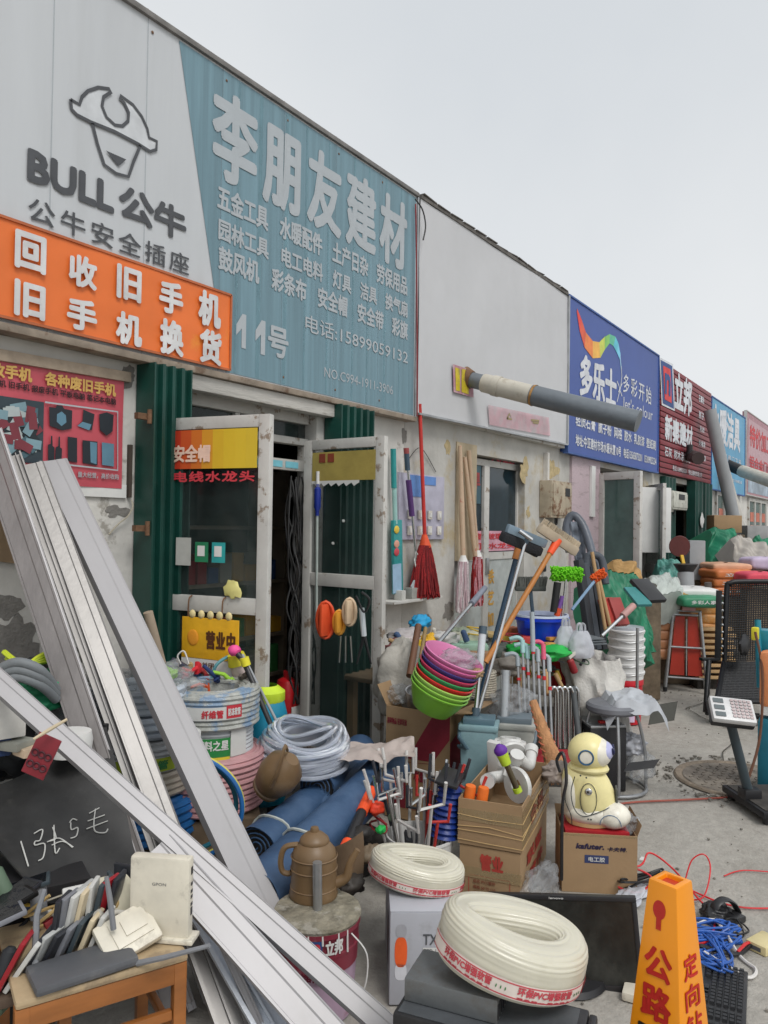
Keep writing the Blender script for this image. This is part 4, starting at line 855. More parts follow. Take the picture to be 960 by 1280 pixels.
profile('pale ribbed aluminium profile, third from the left of the leaning ones', at_y(20, 571, WY - .03), at_z(262, 1250, .005), .045, .04, M_alud, V3((-.6, -1, .2)), 1)
profile('brownish grey aluminium profile leaning furthest left', at_y(-14, 545, WY - .03), at_z(225, 1258, .005), .10, .05, mat('brownish_aluminium', (.20, .185, .18), rough=.38, metal=.4, var=.15, stretch=(1, 1, .3)), V3((-.8, -1, .1)), 3)
profile('slim white aluminium profile edge beside the furthest left one', at_y(-2, 540, WY - .05), at_z(239, 1262, .005), .028, .03, M_alu, V3((-.5, -1, .2)), 0)
# the low diagonal ones, feet to the right
B_ = at_z(600, 1392, .02); A_ = at_d(-130, 741, 2.62)
profile('long aluminium profile lying slanted across in front of all the others', A_, B_, .066, .03, M_alu, V3((-.35, -.8, .55)), 3)
profile('second slanted aluminium profile below the long one at the bottom edge', at_d(196, 1062, 2.30), at_z(520, 1420, .02), .10, .03, M_alu, V3((-.45, -.8, .5)), 3)
profile('aluminium profile with blue white film under the slanted pair', at_d(228, 1090, 2.45), at_z(400, 1385, .02), .10, .03, M_film, V3((-.45, -.8, .4)), 1)
profile('dark channelled profile standing behind the wooden chair', at_d(215, 1085, 2.5), at_z(312, 1345, .02), .09, .04, M_alud, V3((-.5, -.9, .3)), 1)
profile('thin bright profile strip below the slanted pair', at_d(250, 1120, 2.28), at_z(356, 1352, .02), .022, .03, M_alu, V3((-.5, -.9, .3)), 0)
M_chair = mat('orange_varnished_wood', (.33, .12, .03), rough=.38, var=.35, scale=5, stretch=(.4, .4, 2), bump=.08, coat=.3)
def chair():
    A = at_z(30, 1252, .45); B = at_z(236, 1192, .45); d = (B - A); L = .42; ang = math.atan2(d.y, d.x)
    B0 = B - V3((math.cos(ang), math.sin(ang), 0)) * L
    t = T('wooden_chair', 'varnished wooden chair with worn seat carrying old routers at the lower left', 'chair', (B0.x, B0.y, 0), ang)
    MB().bb(0, L, 0, .40, .43, .452).build('seat', mat('worn_seat', (.40, .30, .18), rough=.6, var=.2, scale=8, dirt=.6, dcol=(.2, .15, .1), dscale=6), t, bevel=.01)
    MB().bb(.03, L - .03, .006, .028, .375, .429).build('apron', M_chair, t, bevel=.003); MB().bb(.03, L - .03, .372, .394, .375, .429).build('apron', M_chair, t, bevel=.003); MB().bb(L - .026, L - .004, .035, .365, .375, .429).build('apron', M_chair, t, bevel=.003)
    for x in (.0, L - .036):
        for y in (.004, .36): MB().bb(x, x + .034, y, y + .034, 0, .4295).build('leg', M_chair, t, bevel=.004)
    for z in (.16, .28): MB().bb(.036, L - .038, .012, .03, z, z + .025).build('stretcher', M_chair, t, bevel=.003)
    MB().bb(L - .03, L - .012, .04, .358, .2, .225).build('stretcher', M_chair, t, bevel=.003)
    return t, B0, ang
CH_, CB, CA = chair()
def onchair(x, y, z=.453): return V3((CB.x, CB.y, 0)) + Matrix.Rotation(CA, 3, 'Z') @ V3((x, y, z))
M_cream = P('aged_white_plastic', 214, 208, 192, rough=.45, bump=.02, dirt=.35, dscale=8)
M_dgrey = P('dark_grey_plastic', 86, 88, 92, rough=.5, bump=.03, dirt=.3, dscale=6, dcol=(.2, .19, .18))
def face_box(name, lab, cat, P1, P3, P2, h, m, z0=None, bev=.006, group=None):
    """upright box from the picture corners of its top: near corner P1, along P3, back P2"""
    u = V3((P3.x - P1.x, P3.y - P1.y, 0)); L = u.length; u.normalize(); n = V3((-u.y, u.x, 0)); w = V3((P2.x - P1.x, P2.y - P1.y, 0)).dot(n)
    z1 = P1.z; z0 = z1 - h if z0 is None else z0
    t = T(name, lab, cat, (P1.x, P1.y, z0), math.atan2(u.y, u.x), group=group)
    return t, L, w, z1 - z0
# routers on the chair
p = at_z(201, 1172, .455)
t = T('modem', 'upright aged white modem standing on the chair, the tallest thing on it', 'modem', p, rad(-62))
MB().bb(-.085, .085, -.018, .018, .01, .225).build('case', M_cream, t, bevel=.008); MB().bb(-.06, .10, -.03, .03, 0, .012).build('foot', M_cream, t, bevel=.003)
for k, z in enumerate((.18, .15, .13, .115, .095, .07)): MB().bb(.0855, .0865, -.006, .006, z, z + (.02 if k in (0, 5) else .008)).build('port', M_black, t)
for k in range(6): MB().bb(-.07, -.03, -.0195, -.0185, .03 + k * .008, .033 + k * .008).build('vent', M_dgrey, t)
letters(t, 'GPON', -.02, .02, .15, .158, Fr((0, -.0195, 0)), M_dgrey, 0, 0, world=False)
t = T('router', 'dark grey flat router with two grey antennas lying at the front of the chair', 'router', onchair(.165, .02, .455), CA + rad(4))
F = Fr((0, 0, 0), (1, 0, 0), (0, 1, 0)); 
MB().box((0, .035, .012), (.25, .125, .024)).build('case', M_dgrey, t, bevel=.011)
MB().tube([(-.10, .10, .015), (-.085, .16, .11), (-.06, .19, .16)], [.009, .008, .006], 8).build('antenna', P('antenna_grey', 120, 122, 126), t)
MB().tube([at_d(172, 1204, 1.98), at_d(205, 1197, 1.95), at_d(262, 1182, 1.93)], [.008, .007, .0055], 8).build('antenna', P('antenna_grey', 0, 0, 0), t, world=True)
t = T('router', 'small aged white router with stepped lid and one upright antenna propped on the dark router', 'router', onchair(.285, .105, .485), CA + rad(-20), R=Matrix.Rotation(CA - rad(8), 3, 'Z') @ Matrix.Rotation(rad(38), 3, 'X') @ Matrix.Rotation(rad(22), 3, 'Z'))
MB().box((0, 0, .012), (.15, .115, .026)).build('case', M_cream, t, bevel=.009)
MB().box((.01, .005, .027), (.10, .075, .006)).build('lid_step', M_cream, t, bevel=.002); MB().box((.02, .01, .032), (.06, .045, .006)).build('lid_step', M_cream, t, bevel=.002)
MB().tube([at_d(142, 1162, 2.02), at_d(138, 1128, 2.03), at_d(133, 1096, 2.04)], [.0075, .0075, .006], 8).build('antenna', P('antenna_grey', 0, 0, 0), t, world=True)
t = T('mobile_charger_dock', 'beige rounded device leaning behind the small white router', 'device', onchair(.27, .22, .46), R=Matrix.Rotation(CA + rad(4), 3, 'Z') @ Matrix.Rotation(rad(62), 3, 'X'))
MB().prism([(-.06, 0), (.07, 0), (.075, .09), (.05, .13), (-.04, .135), (-.07, .1)], Fr((0, 0, 0), (1, 0, 0), (0, 1, 0)), 0, .03).build('case', P('beige_device', 196, 190, 168, dirt=.3), t, bevel=.008)
t = T('white_slab', 'white plastic slab behind the beige device on the chair', 'device', onchair(.22, .29, .46), R=Matrix.Rotation(CA, 3, 'Z') @ Matrix.Rotation(rad(75), 3, 'X')); MB().box((0, .05, 0), (.13, .10, .015)).build('case', M_white, t, bevel=.005)
# low table with rows of old phones
ta = at_z(-70, 1235, .42)
tb = T('low_table', 'low dark table left of the chair, carrying rows of used phones', 'table', (ta.x, ta.y, 0), CA)
MB().bb(-.35, .30, -.1, .42, .38, .405).build('tabletop', mat('dark_board', (.10, .07, .05), rough=.6, var=.3), tb, bevel=.003)
for x in (-.33, .26):
    for y in (-.08, .38): MB().bb(x, x + .03, y, y + .03, 0, .3795).build('leg', M_chair, tb)
pc = [(40, 42, 48, 'black'), (196, 196, 192, 'white'), (150, 30, 40, 'red'), (120, 122, 128, 'grey'), (205, 190, 160, 'gold'), (60, 70, 76, 'slate'), (170, 172, 170, 'silver'), (176, 60, 120, 'magenta')]
desc = ['near the front', 'in the middle of its row', 'toward the back', 'leaning on its neighbour', 'half hidden in the row', 'at the end of its row']
def phone(px, py, z, k, yaw, lean, lab, h=.145, w=.072):
    p = at_z(px, py, z); c_ = pc[k]
    R_ = Matrix.Rotation(yaw - rad(38), 3, 'Z') @ Matrix.Rotation(lean, 3, 'Y') @ Matrix.Rotation(0, 3, 'X')
    t = T('used_phone', lab, 'phone', p, R=R_, group='used phones for sale')
    MB().box((0, 0, h / 2), (.013, w, h)).build('case', P('phone_' + c_[3], *c_[:3], rough=.3), t, bevel=.004)
    MB().box((-.0071, 0, h / 2), (.001, w * .88, h * .86)).build('screen', P('phone_glass', 26, 28, 32, rough=.1), t)
    return t
n_ = 0
rows = [((0, 1208), (110, 1172), 9, .41, 'front row'), ((70, 1160), (135, 1128), 9, .47, 'row under the chalk panel')]
for ri, ((xa, ya), (xb, yb), n, z, rl) in enumerate(rows):
    for k in range(n):
        s_ = k / (n - 1); ci = [2, 1, 0, 6, 0, 3, 5, 4, 1][k] if ri == 0 else [0, 3, 1, 4, 6, 1, 5, 2, 0][k]
        phone(lerp(xa, xb, s_), lerp(ya, yb, s_) + 28, z, ci, CA + rad(rnd.uniform(-14, 10)), rad(rnd.uniform(12, 34) if ri == 0 else rnd.uniform(2, 14)), '%s used phone, %s from the left in the %s' % (pc[ci][3], ['first', 'second', 'third', 'fourth', 'fifth', 'sixth', 'seventh', 'eighth', 'ninth'][k], rl))
for k, (px, py, ci, yw, l) in enumerate(((10, 1130, 7, 20, 'magenta used phone lying flat below the chalk panel'), (30, 1108, 5, -10, 'slate flip phone lying face up under the chalk panel edge'), (18, 1120, 0, 35, 'black used phone lying flat beside the flip phone'), (-5, 1150, 3, 5, 'grey used phone lying at the left edge'))):
    p = at_z(px, py, .56); t = T('used_phone', l, 'phone', p, R=Matrix.Rotation(CA + rad(yw), 3, 'Z') @ Matrix.Rotation(rad(-12), 3, 'Y'), group='used phones for sale')
    MB().box((0, 0, 0), (.14, .07, .014)).build('case', P('phone_' + pc[ci][3], 0, 0, 0), t, bevel=.005); MB().box((0, 0, .0075), (.12, .06, .001)).build('screen', P('phone_glass', 0, 0, 0), t)
p = at_z(-10, 1190, .405); t = T('phone_tray', 'dark tray holding the used phones on the low table', 'tray', (p.x, p.y, .405), CA); MB().bb(-.3, .28, .1, .40, 0, .10).build('tray_wall', M_black, t, bevel=.004)
for k, (px, py, c_, l, d_) in enumerate(((138, 1110, 'slate', 'slate', 2.2), (120, 1125, 'gold', 'brown', 2.2), (155, 1095, 'black', 'black', 2.25))):
    t = T('used_phone', '%s phone case standing right of the upright phone row' % l, 'phone', at_d(px, py + 45, d_), CA + rad(20 * k), group='used phones for sale'); MB().box((0, 0, .07), (.012, .07, .14)).build('case', P('phone_' + c_, 0, 0, 0), t, bevel=.005)
# chalk panel: a bent dark sheet with chalk writing
def chalk():
    c4 = [at_d(a, b_, d_) for a, b_, d_ in ((-70, 990, 2.25), (146, 925, 2.45), (172, 1085, 2.5), (56, 1128, 2.25))]
    c4[0] = at_d(-62, 1000, 2.5); c4[1] = at_d(132, 905, 2.85)
    t = T('price_panel', 'bent black plastic sheet with a chalk price written on it', 'price sign', c4[3])
    def surf(u, v, w=0):
        # quad corners: u along the bottom edge, v up; mid sags away from the viewer
        a = c4[3].lerp(c4[2], u); b_ = c4[0].lerp(c4[1], u); p = a.lerp(b_, v)
        n = (c4[2] - c4[3]).cross(c4[0] - c4[3]).normalized()
        if n.dot(CAM - p) < 0: n = -n
        return p + n * (w - .05 * math.sin(math.pi * min(1, max(0, u))) + .01 * math.sin(v * 3))
    m = MB(); N_ = 16; vs = [surf(i / N_, j / N_) for j in range(N_ + 1) for i in range(N_ + 1)]; vb = [surf(i / N_, j / N_, -.006) for j in range(N_ + 1) for i in range(N_ + 1)]
    k = N_ + 1; fs = [(j * k + i, j * k + i + 1, (j + 1) * k + i + 1, (j + 1) * k + i) for j in range(N_) for i in range(N_)]; M_ = len(vs); fb = [tuple(q + M_ for q in f)[::-1] for f in fs]
    rim = [i for i in range(k)] + [j * k + N_ for j in range(1, k)] + [N_ * k + i for i in range(N_ - 1, -1, -1)] + [j * k for j in range(N_ - 1, 0, -1)]
    fr_ = [(rim[i], rim[(i + 1) % len(rim)], rim[(i + 1) % len(rim)] + M_, rim[i] + M_) for i in range(len(rim))]
    m.add(vs + vb, fs + fb + fr_); m.build('sheet', mat('dusty_black_sheet', (.022, .022, .022), rough=.5, var=.4, bump=.05, scale=10, dirt=.45, dcol=(.075, .07, .06), dscale=12, dpos=.58, rpos=.15), t, world=True)
    # handwriting as chalk strokes in (u, v)
    def inv(px, py):
        best = None; r_ = ray(px, py)
        u, v = .5, .5
        for _ in range(40):
            p = surf(u, v); q = p - CAM; z = q.dot(_f); ex = 480 + 960 * q.dot(RGT) / z - px; ey = 640 - 960 * q.dot(UPV) / z - py
            pu = surf(u + .01, v) - CAM; pv = surf(u, v + .01) - CAM
            def pr(a): z = a.dot(_f); return 480 + 960 * a.dot(RGT) / z, 640 - 960 * a.dot(UPV) / z
            x0, y0 = pr(q); xu, yu = pr(pu); xv, yv = pr(pv); a, b_, c_, d_ = (xu - x0) / .01, (xv - x0) / .01, (yu - y0) / .01, (yv - y0) / .01; D_ = a * d_ - b_ * c_
            u -= (ex * d_ - ey * b_) / D_ * .8; v -= (ey * a - ex * c_) / D_ * .8
        return u, v
    strokes = [[(66, 700), (90, 780)], [(108, 675), (135, 662), (128, 695), (112, 700), (112, 712), (142, 708), (138, 750), (122, 762)], [(168, 655), (178, 690), (155, 700)], [(150, 702), (190, 690), (232, 720)], [(172, 648), (176, 735), (190, 722)], [(165, 712), (200, 700), (234, 718)],
               [(222, 640), (232, 628), (246, 632)], [(226, 640), (228, 662), (248, 656), (244, 682), (225, 690)], [(285, 610), (318, 592)], [(280, 635), (335, 615)], [(276, 660), (345, 634)], [(305, 596), (300, 640), (305, 668), (335, 672), (345, 660)]]
    m = MB()
    for s_ in strokes:
        pts = [surf(*inv(x * .39, 780 + y * .39), .004) for x, y in s_]; pts = smooth_path(pts, 5); m.tube(pts, .0022, 5)
    m.build('chalk_writing', P('chalk', 190, 190, 186, rough=1), t, world=True, kind='stuff')
    MB().tube([surf(0, 0, .003), surf(1, 0, .003)], .003, 6).build('pale_edge', P('edge_pale', 170, 165, 150), t, world=True)
    MB().cyl(c4[1] + V3((0, 0, .0)), V3((c4[1].x, c4[1].y + .05, 0)), .012).build('prop', M_black, t, world=True)
chalk()
t = T('phone_case', 'red patterned phone case hanging above the chalk panel', 'phone case', at_d(52, 945, 2.25), R=Matrix.Rotation(rad(-52), 3, 'Z') @ Matrix.Rotation(rad(24), 3, 'Y'))
MB().box((0, 0, 0), (.07, .008, .125)).build('shell', P('case_red', 130, 40, 50, rough=.35), t, bevel=.003)
for k in range(6): MB().lathe([(.006, 0), (.010, .002), (.012, 0)], 10, (-.02 + .02 * (k % 3), -.006, -.03 + .035 * (k // 3)), R=Matrix.Rotation(rad(90), 3, 'X')).build('swirl', P('swirl', 70, 25, 35), t)
o = MB().tube([at_d(42, 924, 2.2), at_d(62, 912, 2.22), at_d(84, 899, 2.24)], [.004, .006, .004], 8).build('wooden_stick', P('stick_pale', 205, 190, 160)); tag(o, 'short pale stick holding the red phone case', 'stick')
for (px, py, w_, h_, c_, l, yw) in ((5, 895, .12, .14, (206, 204, 198), 'white carton with red corner at the left edge', 10), (-8, 925, .10, .10, (40, 60, 100), 'small navy box at the left edge above the chalk panel', 0), (22, 930, .09, .03, (150, 150, 140), 'grey remote control lying above the chalk panel', 40), (35, 938, .07, .03, (226, 200, 170), 'pale peach gadget above the chalk panel', 20), (228, 890 + 30, .13, .05, (190, 190, 188), 'white striped plastic cap behind the leaning profiles', 0)):
    p = at_d(px, py, 2.6 if px < 100 else 3.1); o = MB().box((0, 0, 0), (w_, .08, h_)).build('small_box', P('sb_%d' % px, *c_), bevel=.006); o.location = p; o.rotation_euler.z = CA + rad(yw); tag(o, l, 'box')
o = MB().lathe([(0, .03), (.07, .03), (.075, 0), (.07, -.05)], 20).build('slotted_tub', M_white); o.location = at_d(88, 925, 2.7); tag(o, 'white slotted plastic tub behind the leaning profiles', 'tub')
# left heap beside the wall: hoses, straps, green net bag
def crumple(name, c, r, m, lab, cat, seed, nz=.45, ns=2.2, e=.9, R=None, n=52, k=34, group=None):
    mb = MB(); r = V3(r)
    def fn(u, v):
        a = 6.28318 * u; b_ = -1.5708 + 3.14159 * v; d = V3((math.cos(b_) * math.cos(a), math.cos(b_) * math.sin(a), math.sin(b_)))
        s_ = 1 + nz * noise.noise(d * ns + V3((seed * 3.1, 0, 0))) + nz * .45 * abs(noise.noise(d * ns * 2.7 + V3((0, seed, 0)))) - nz * .2 * abs(noise.noise(d * ns * 6 + V3((0, 0, seed))))
        q = V3((math.copysign(abs(d.x) ** e, d.x) * r.x, math.copysign(abs(d.y) ** e, d.y) * r.y, math.copysign(abs(d.z) ** e, d.z) * r.z)) * s_
        return (R @ q) if R is not None else q
    mb.grid(fn, n, k, cu=True); o = mb.build(name, m, ang=120); o.location = c; tag(o, lab, cat, group); return o
M_gnet = mat('green_netting', (.012, .22, .10), rough=.6, var=.35, scale=9, bump=.5, bscale=30)
M_clearp = mat('clear_plastic_film', (.42, .44, .46), rough=.14, var=.3, scale=14, bump=.5, bscale=26, alpha=.34)
crumple('net_bag', at_d(35, 868, 2.85), (.16, .12, .07), M_gnet, 'green netting bag heaped by the wall behind the slanted profile', 'bag', 1)
crumple('plastic_bag', at_d(88, 885, 3.0), (.14, .1, .12), M_clearp, 'clear plastic bag behind the leftmost profiles', 'bag', 2)
crumple('dark_bundle', at_d(10, 900, 2.95), (.25, .15, .2), P('dark_bundle', 44, 46, 48), 'dark bundle under the green netting bag', 'bundle', 3)
for k in range(3): wire('grey_hose', [at_d(-10, 842 + k * 7, 2.7), at_d(20, 828 + k * 9, 2.7), at_d(50, 838 + k * 9, 2.72), at_d(70, 862 + k * 6, 2.8)], .018, P('hose_grey', 110, 115, 118), ['upper', 'middle', 'lower'][k] + ' grey hose draped over the green netting bag', 'hose', n=10)
for k in range(4): wire('strap', [at_d(5 + k * 4, 815 + k * 8, 2.95), at_d(25, 828 + k * 4, 2.9), at_d(60, 826 - k * 3, 2.95), at_d(95, 820 + k * 5, 3.0)], .011, P('strap_lime', 190, 205, 50, rough=.5), 'lime strap of the bundle at the foot of the wall, ' + ['lowest', 'second', 'third', 'topmost'][k], 'strap')
for (a, b_, z, l) in ((.6, 1.45, .5, 'leftmost'), (1.5, 1.98, .3, 'second')):
    o = MB().bb(a, b_, 2.25, 2.95, 0, z).build('storage_crate', mat('crate_dark', (.06, .055, .05), rough=.8, var=.4), bevel=.01)
    tag(o, '%s dark crate of goods behind the leaning profiles' % l, 'crate')
# ================================================================ hose stacks, rolls, kettle, boxes in the middle foreground
class CylFr:      # wraps (u, v) round a vertical cylinder, u = arc length
    def __init__(s, c, R, a0=0): s.c = V3(c); s.R = R; s.a0 = a0
    def __call__(s, u, v, w=0):
        a = s.a0 + u / s.R; return s.c + V3(((s.R + w) * math.cos(a), (s.R + w) * math.sin(a), v))
def coilpath(R, h, r, rin, seed=0, jit=.004, seg=40):
    R_ = random.Random(seed); P_ = []; n = max(1, int(h / (2 * r))); q = max(1, int((R - rin) / (2 * r)))
    for k in range(q * seg):                       # spiral out over the top
        a = 6.28318 * k / seg; rr = rin + r + (R - rin - 2 * r) * k / (q * seg); P_.append(V3((rr * math.cos(a), rr * math.sin(a), h - r * (1 if rr < R - 2 * r else .8) + .4 * r * math.sin(a * .37 + seed))))
    for k in range(n * seg + 1):
        a = 6.28318 * k / seg; rr = R - r + jit * noise.noise(V3((math.cos(a), math.sin(a), k / seg + seed * 5))); P_.append(V3((rr * math.cos(a), rr * math.sin(a), h - r - (h - 2 * r) * k / (n * seg))))
    return P_
def hosecoil(c, R, h, r, m, lab, seed=0, rin=None, tilt=None, stripe=None, cat='hose', group='coils of hose by the near door', jit=.004, n=7):
    rin = rin or R * .55; t = T('hose_coil', lab, cat, c, R=tilt or Matrix.Identity(3), group=group)
    MB().tube(coilpath(R, h, r, rin, seed, jit), r, n).build('hose', m, t)
    b = MB(); b.lathe([(rin + r * .6, h - r), (rin + r * .4, r), (R - r, r), (R - r, h - r), (rin + r * .6, h - r)], 40); b.build('inner_turns', m, t)
    if stripe: MB().tube(coilpath(R + .002, h, r, rin, seed, jit)[8:], r * .25, 4).build('stripe', stripe, t)
    return t
def band(t, R, a0, a1, z0, z1, m, txts=(), name='paper_band'):
    F = CylFr((0, 0, 0), R, 0); mb = MB(); N_ = 14; vs = []; 
    for w in (.0, -.002):
        for i in range(N_ + 1):
            a = lerp(a0, a1, i / N_); vs += [F(a * R, z0, w), F(a * R, z1, w)]
    k = 2 * (N_ + 1); fs = [(2 * i, 2 * i + 2, 2 * i + 3, 2 * i + 1) for i in range(N_)] + [(k + 2 * i + 1, k + 2 * i + 3, k + 2 * i + 2, k + 2 * i) for i in range(N_)]
    mb.add(vs, fs); p = mb.build(name, m, t)
    for st, b0, b1, y0, y1, mm, bo in txts:
        letters(p, st, lerp(a0, a1, b0) * R, lerp(a0, a1, b1) * R, lerp(z0, z1, y0), lerp(z0, z1, y1), F, mm, .0012, bo, world=False)
M_hw = mat('braided_clear_hose', (.40, .41, .38), rough=.3, var=.2, scale=40, bump=.3, bscale=160, dirt=.7, dcol=(.10, .23, .42), dscale=9, dpos=.50)
M_hg = mat('ribbed_white_hose', (.52, .54, .56), rough=.35, var=.1, scale=20)
M_pk = mat('pink_hose', (.50, .27, .28), rough=.4, var=.1, scale=16, bump=.1)
M_bl = mat('blue_hose', (.02, .13, .36), rough=.35, var=.2)
M_pap = mat('paper_label_white', (.58, .58, .56), rough=.7, var=.05)
M_lg = P('label_green', 44, 130, 66, rough=.4); M_pr = P('label_red', 190, 48, 60)
def facing(c): return math.atan2(CAM.y - c.y, CAM.x - c.x)
C1 = at_d(262, 945, 3.48); C1.z = 0
a = facing(C1)
o = MB().bb(-.22, .22, -.22, .22, 0, .33).build('wooden_crate', mat('crate_brown', (.17, .12, .075), rough=.8, var=.3)); o.location = C1; o.rotation_euler.z = a; tag(o, 'brown crate hidden under the pink hose coil', 'crate')
C1z = lambda z: V3((C1.x, C1.y, z))
hosecoil(C1z(.335), .250, .245, .0125, M_pk, 'pink ribbed hose coil at the bottom of the right hand stack', 1, .12)
t = hosecoil(C1z(.555), .195, .145, .010, M_hg, 'clear white hose coil with a green label, middle of the right hand stack', 2, .1)
band(t, .199, a - .95, a + .45, .035, .115, M_lg, [('蓝森塑料之星', .22, .97, .35, .9, M_white, .08)])
band(t, .1995, a + .46, a + .9, .03, .15, M_pap)
band(t, .2005, a - .94, a + .44, .022, .034, P('label_yellow', 220, 200, 60))
t = hosecoil(C1z(.695), .222, .17, .012, M_hw, 'grey and blue braided hose coil on top of the right hand stack', 3, .12)
band(t, .227, a - .95, a + .62, .06, .115, M_pap, [('纤维管', .50, .76, .15, .8, M_pr, .1)])
band(t, .2285, a + .30, a + .62, .065, .12, M_pr, [('防冻软管', .1, .9, .2, .8, M_white, .06)])
band(t, .2285, a - .9, a - .5, .0, .12, P('label_beige', 215, 200, 175), [('合格证', .2, .8, .65, .85, M_char, .06), ('规格 20 25 32', .1, .9, .3, .45, M_char, .02)])
C2 = at_d(172, 945, 3.30); C2.z = 0; a2 = facing(C2); C2z = lambda z: V3((C2.x, C2.y, z))
o = MB().bb(-.2, .2, -.2, .2, 0, .27).build('wooden_crate', mat('crate_brown', (.17, .12, .075))); o.location = C2; o.rotation_euler.z = a2; tag(o, 'brown crate hidden under the blue hose coil', 'crate')
hosecoil(C2z(.275), .265, .17, .019, M_bl, 'bright blue thick hose coil at the bottom of the left hand stack', 4, .12, stripe=P('stripe_yellow', 200, 200, 90))
hosecoil(C2z(.46), .235, .10, .014, mat('beige_hose', (.45, .40, .33), rough=.5), 'beige hose coil above the blue one', 5, .12)
t = hosecoil(C2z(.565), .225, .13, .011, M_hg, 'white hose coil with a yellow green label behind the broad profile', 6, .12)
band(t, .229, a2 - .8, a2 + .7, .015, .07, P('label_yellowgreen', 170, 190, 50), [('防爆管', .5, .9, .15, .85, M_lg, .1)])
t = hosecoil(C2z(.70), .235, .09, .016, mat('blue_white_hose', (.45, .50, .56), rough=.3, var=.2, scale=6), 'white hose coil with blue stripes seen through the profile gap', 7, .12, stripe=P('stripe_blue', 60, 100, 160))
hosecoil(C2z(.795), .205, .10, .015, mat('blue_white_hose', (0, 0, 0)), 'striped hose coil in a clear bag on top of the left hand stack', 8, .1, stripe=P('stripe_blue', 0, 0, 0))
crumple('clear_wrap', C2z(.90) + V3((.06, -.02, 0)), (.17, .15, .075), M_clearp, 'torn clear wrap over the striped coil on top', 'wrapping', 12, nz=.5, ns=3)
o = crumple('green_label', C2z(.93) + V3((.10, -.05, 0)), (.05, .04, .03), P('label_lime', 150, 200, 80), 'lime green label on the torn clear wrap', 'label', 14)
for k, (m_, rr) in enumerate(((M_bl, .30), (P('hose_yellow', 200, 190, 90), .31), (P('hose_teal', 40, 110, 130), .29))):
    ctr = at_d(215, 1010, 3.12); P_ = []
    for i in range(25):
        an = rad(-70 + 160 * i / 24); P_.append(ctr + RGT * (rr - .012 * k) * math.cos(an) * .95 + UPV * (rr - .012 * k) * math.sin(an) * .75 + _f * (.02 * k))
    b0 = P_[0]; o = MB().tube([p - b0 for p in P_], .010, 8).build('garden_hose', m_); o.location = b0; tag(o, ['blue', 'yellow', 'teal'][k] + ' hose loop arching beside the pink coil', 'hose')
# sprayer
def sprayer():
    p = at_d(332, 900, 3.75); t = T('pressure_sprayer', 'teal pressure sprayer with lime collar and pink tip behind the hose stack', 'sprayer', p, rad(20))
    t.matrix_basis = Matrix.Translation(V3((p.x, p.y, .25)))
    top = at_d(310, 868, 3.75)
    MB().lathe([(0, 0), (.10, .0), (.105, .03), (.105, .42), (.085, .50), (.05, .535), (0, .54)], 22).build('tank', P('sprayer_teal', 20, 130, 160, rough=.35), t)
    MB().lathe([(.086, .48), (.093, .49), (.093, .53), (.055, .56)], 20).build('collar', P('collar_lime', 190, 215, 50, rough=.4), t)
    q0, q1 = at_d(308, 866, 3.7), at_d(298, 830, 3.68)
    MB().cyl(q0, q1, .042, n=14).build('pump_tube', P('tube_pink_white', 225, 205, 200, alpha=.9), t, world=True); MB().cyl(q1, q1 + (q1 - q0) * .35, .05, .04, n=14).build('yellow_cap', P('cap_yellow', 215, 205, 50), t, world=True)
    MB().tube(smooth_path([q1 + (q1 - q0) * .3, at_d(283, 822, 3.68), at_d(270, 832, 3.65), at_d(264, 850, 3.65)], 5), .008, 8).build('feed_tube', P('feed_teal', 90, 150, 160), t, world=True)
    l = MB().tube([at_d(295, 815, 3.6), at_d(305, 826, 3.58), at_d(338, 905, 3.5)], [.014, .016, .012], 10).build('lance', M_black, t, world=True)
    MB().tube([at_d(303, 818, 3.58), at_d(345, 900, 3.52)], .007, 8).build('lance_tube', M_steel, t, world=True)
    MB().sphere(at_d(293, 813, 3.6), (.03, .03, .026), 12, 8, nz=.2).build('pink_tip', P('tip_pink', 230, 80, 150), t, world=True)
    MB().cyl(at_d(305, 822, 3.57), at_d(308, 832, 3.57), .022, n=10).build('yellow_grip', P('cap_yellow', 0, 0, 0), t, world=True)
sprayer()
for k, (px, py, c_, l, sx) in enumerate(((232, 842, (190, 60, 80), 'red plastic trigger on top of the hose stack', .05), (248, 835, (200, 40, 50), 'bright red spray head by the yellow plate', .045), (272, 848, (40, 60, 110), 'navy blue fitting below the yellow plate', .05), (290, 852, (150, 200, 60), 'lime fitting below the yellow plate', .03), (262, 858, (210, 90, 50), 'orange handle below the yellow plate', .06), (226, 830, (70, 74, 90), 'slate bicycle grip tool on the hose stack', .07), (306, 845, (70, 60, 50), 'dark pliers below the yellow plate', .04))):
    p = at_d(px, py, 3.62); t = T('hand_tool', l, 'tool', p, R=RXYZ(.3 * k, .8 + k, .4 * k)); MB().box((0, 0, 0), (sx * 1.4, .03, .028), taper=.6).build('head', P('tool_%d' % k, *c_), t, bevel=.006); MB().tube([(0, 0, -.01), (.02, 0, -.05), (.01, .01, -.1)], [.012, .01, .008], 8).build('grip', P('tool_%d' % k, 0, 0, 0), t)
wire('hook_wire', [at_d(226, 830, 3.6), at_d(222, 820, 3.6), at_d(230, 814, 3.6), at_d(236, 830, 3.6)], .004, M_white, 'white curled wire hook over the hose stack', 'wire')
o = MB().cyl((0, 0, 0), at_d(202, 835, 3.45) - at_d(185, 765, 3.4), .022, .026, 10).build('worn_stick', mat('handle_wood', (.34, .27, .2), rough=.8, var=.2)); o.location = at_d(185, 765, 3.4); tag(o, 'worn wooden handle sticking up by the green shutter', 'handle')
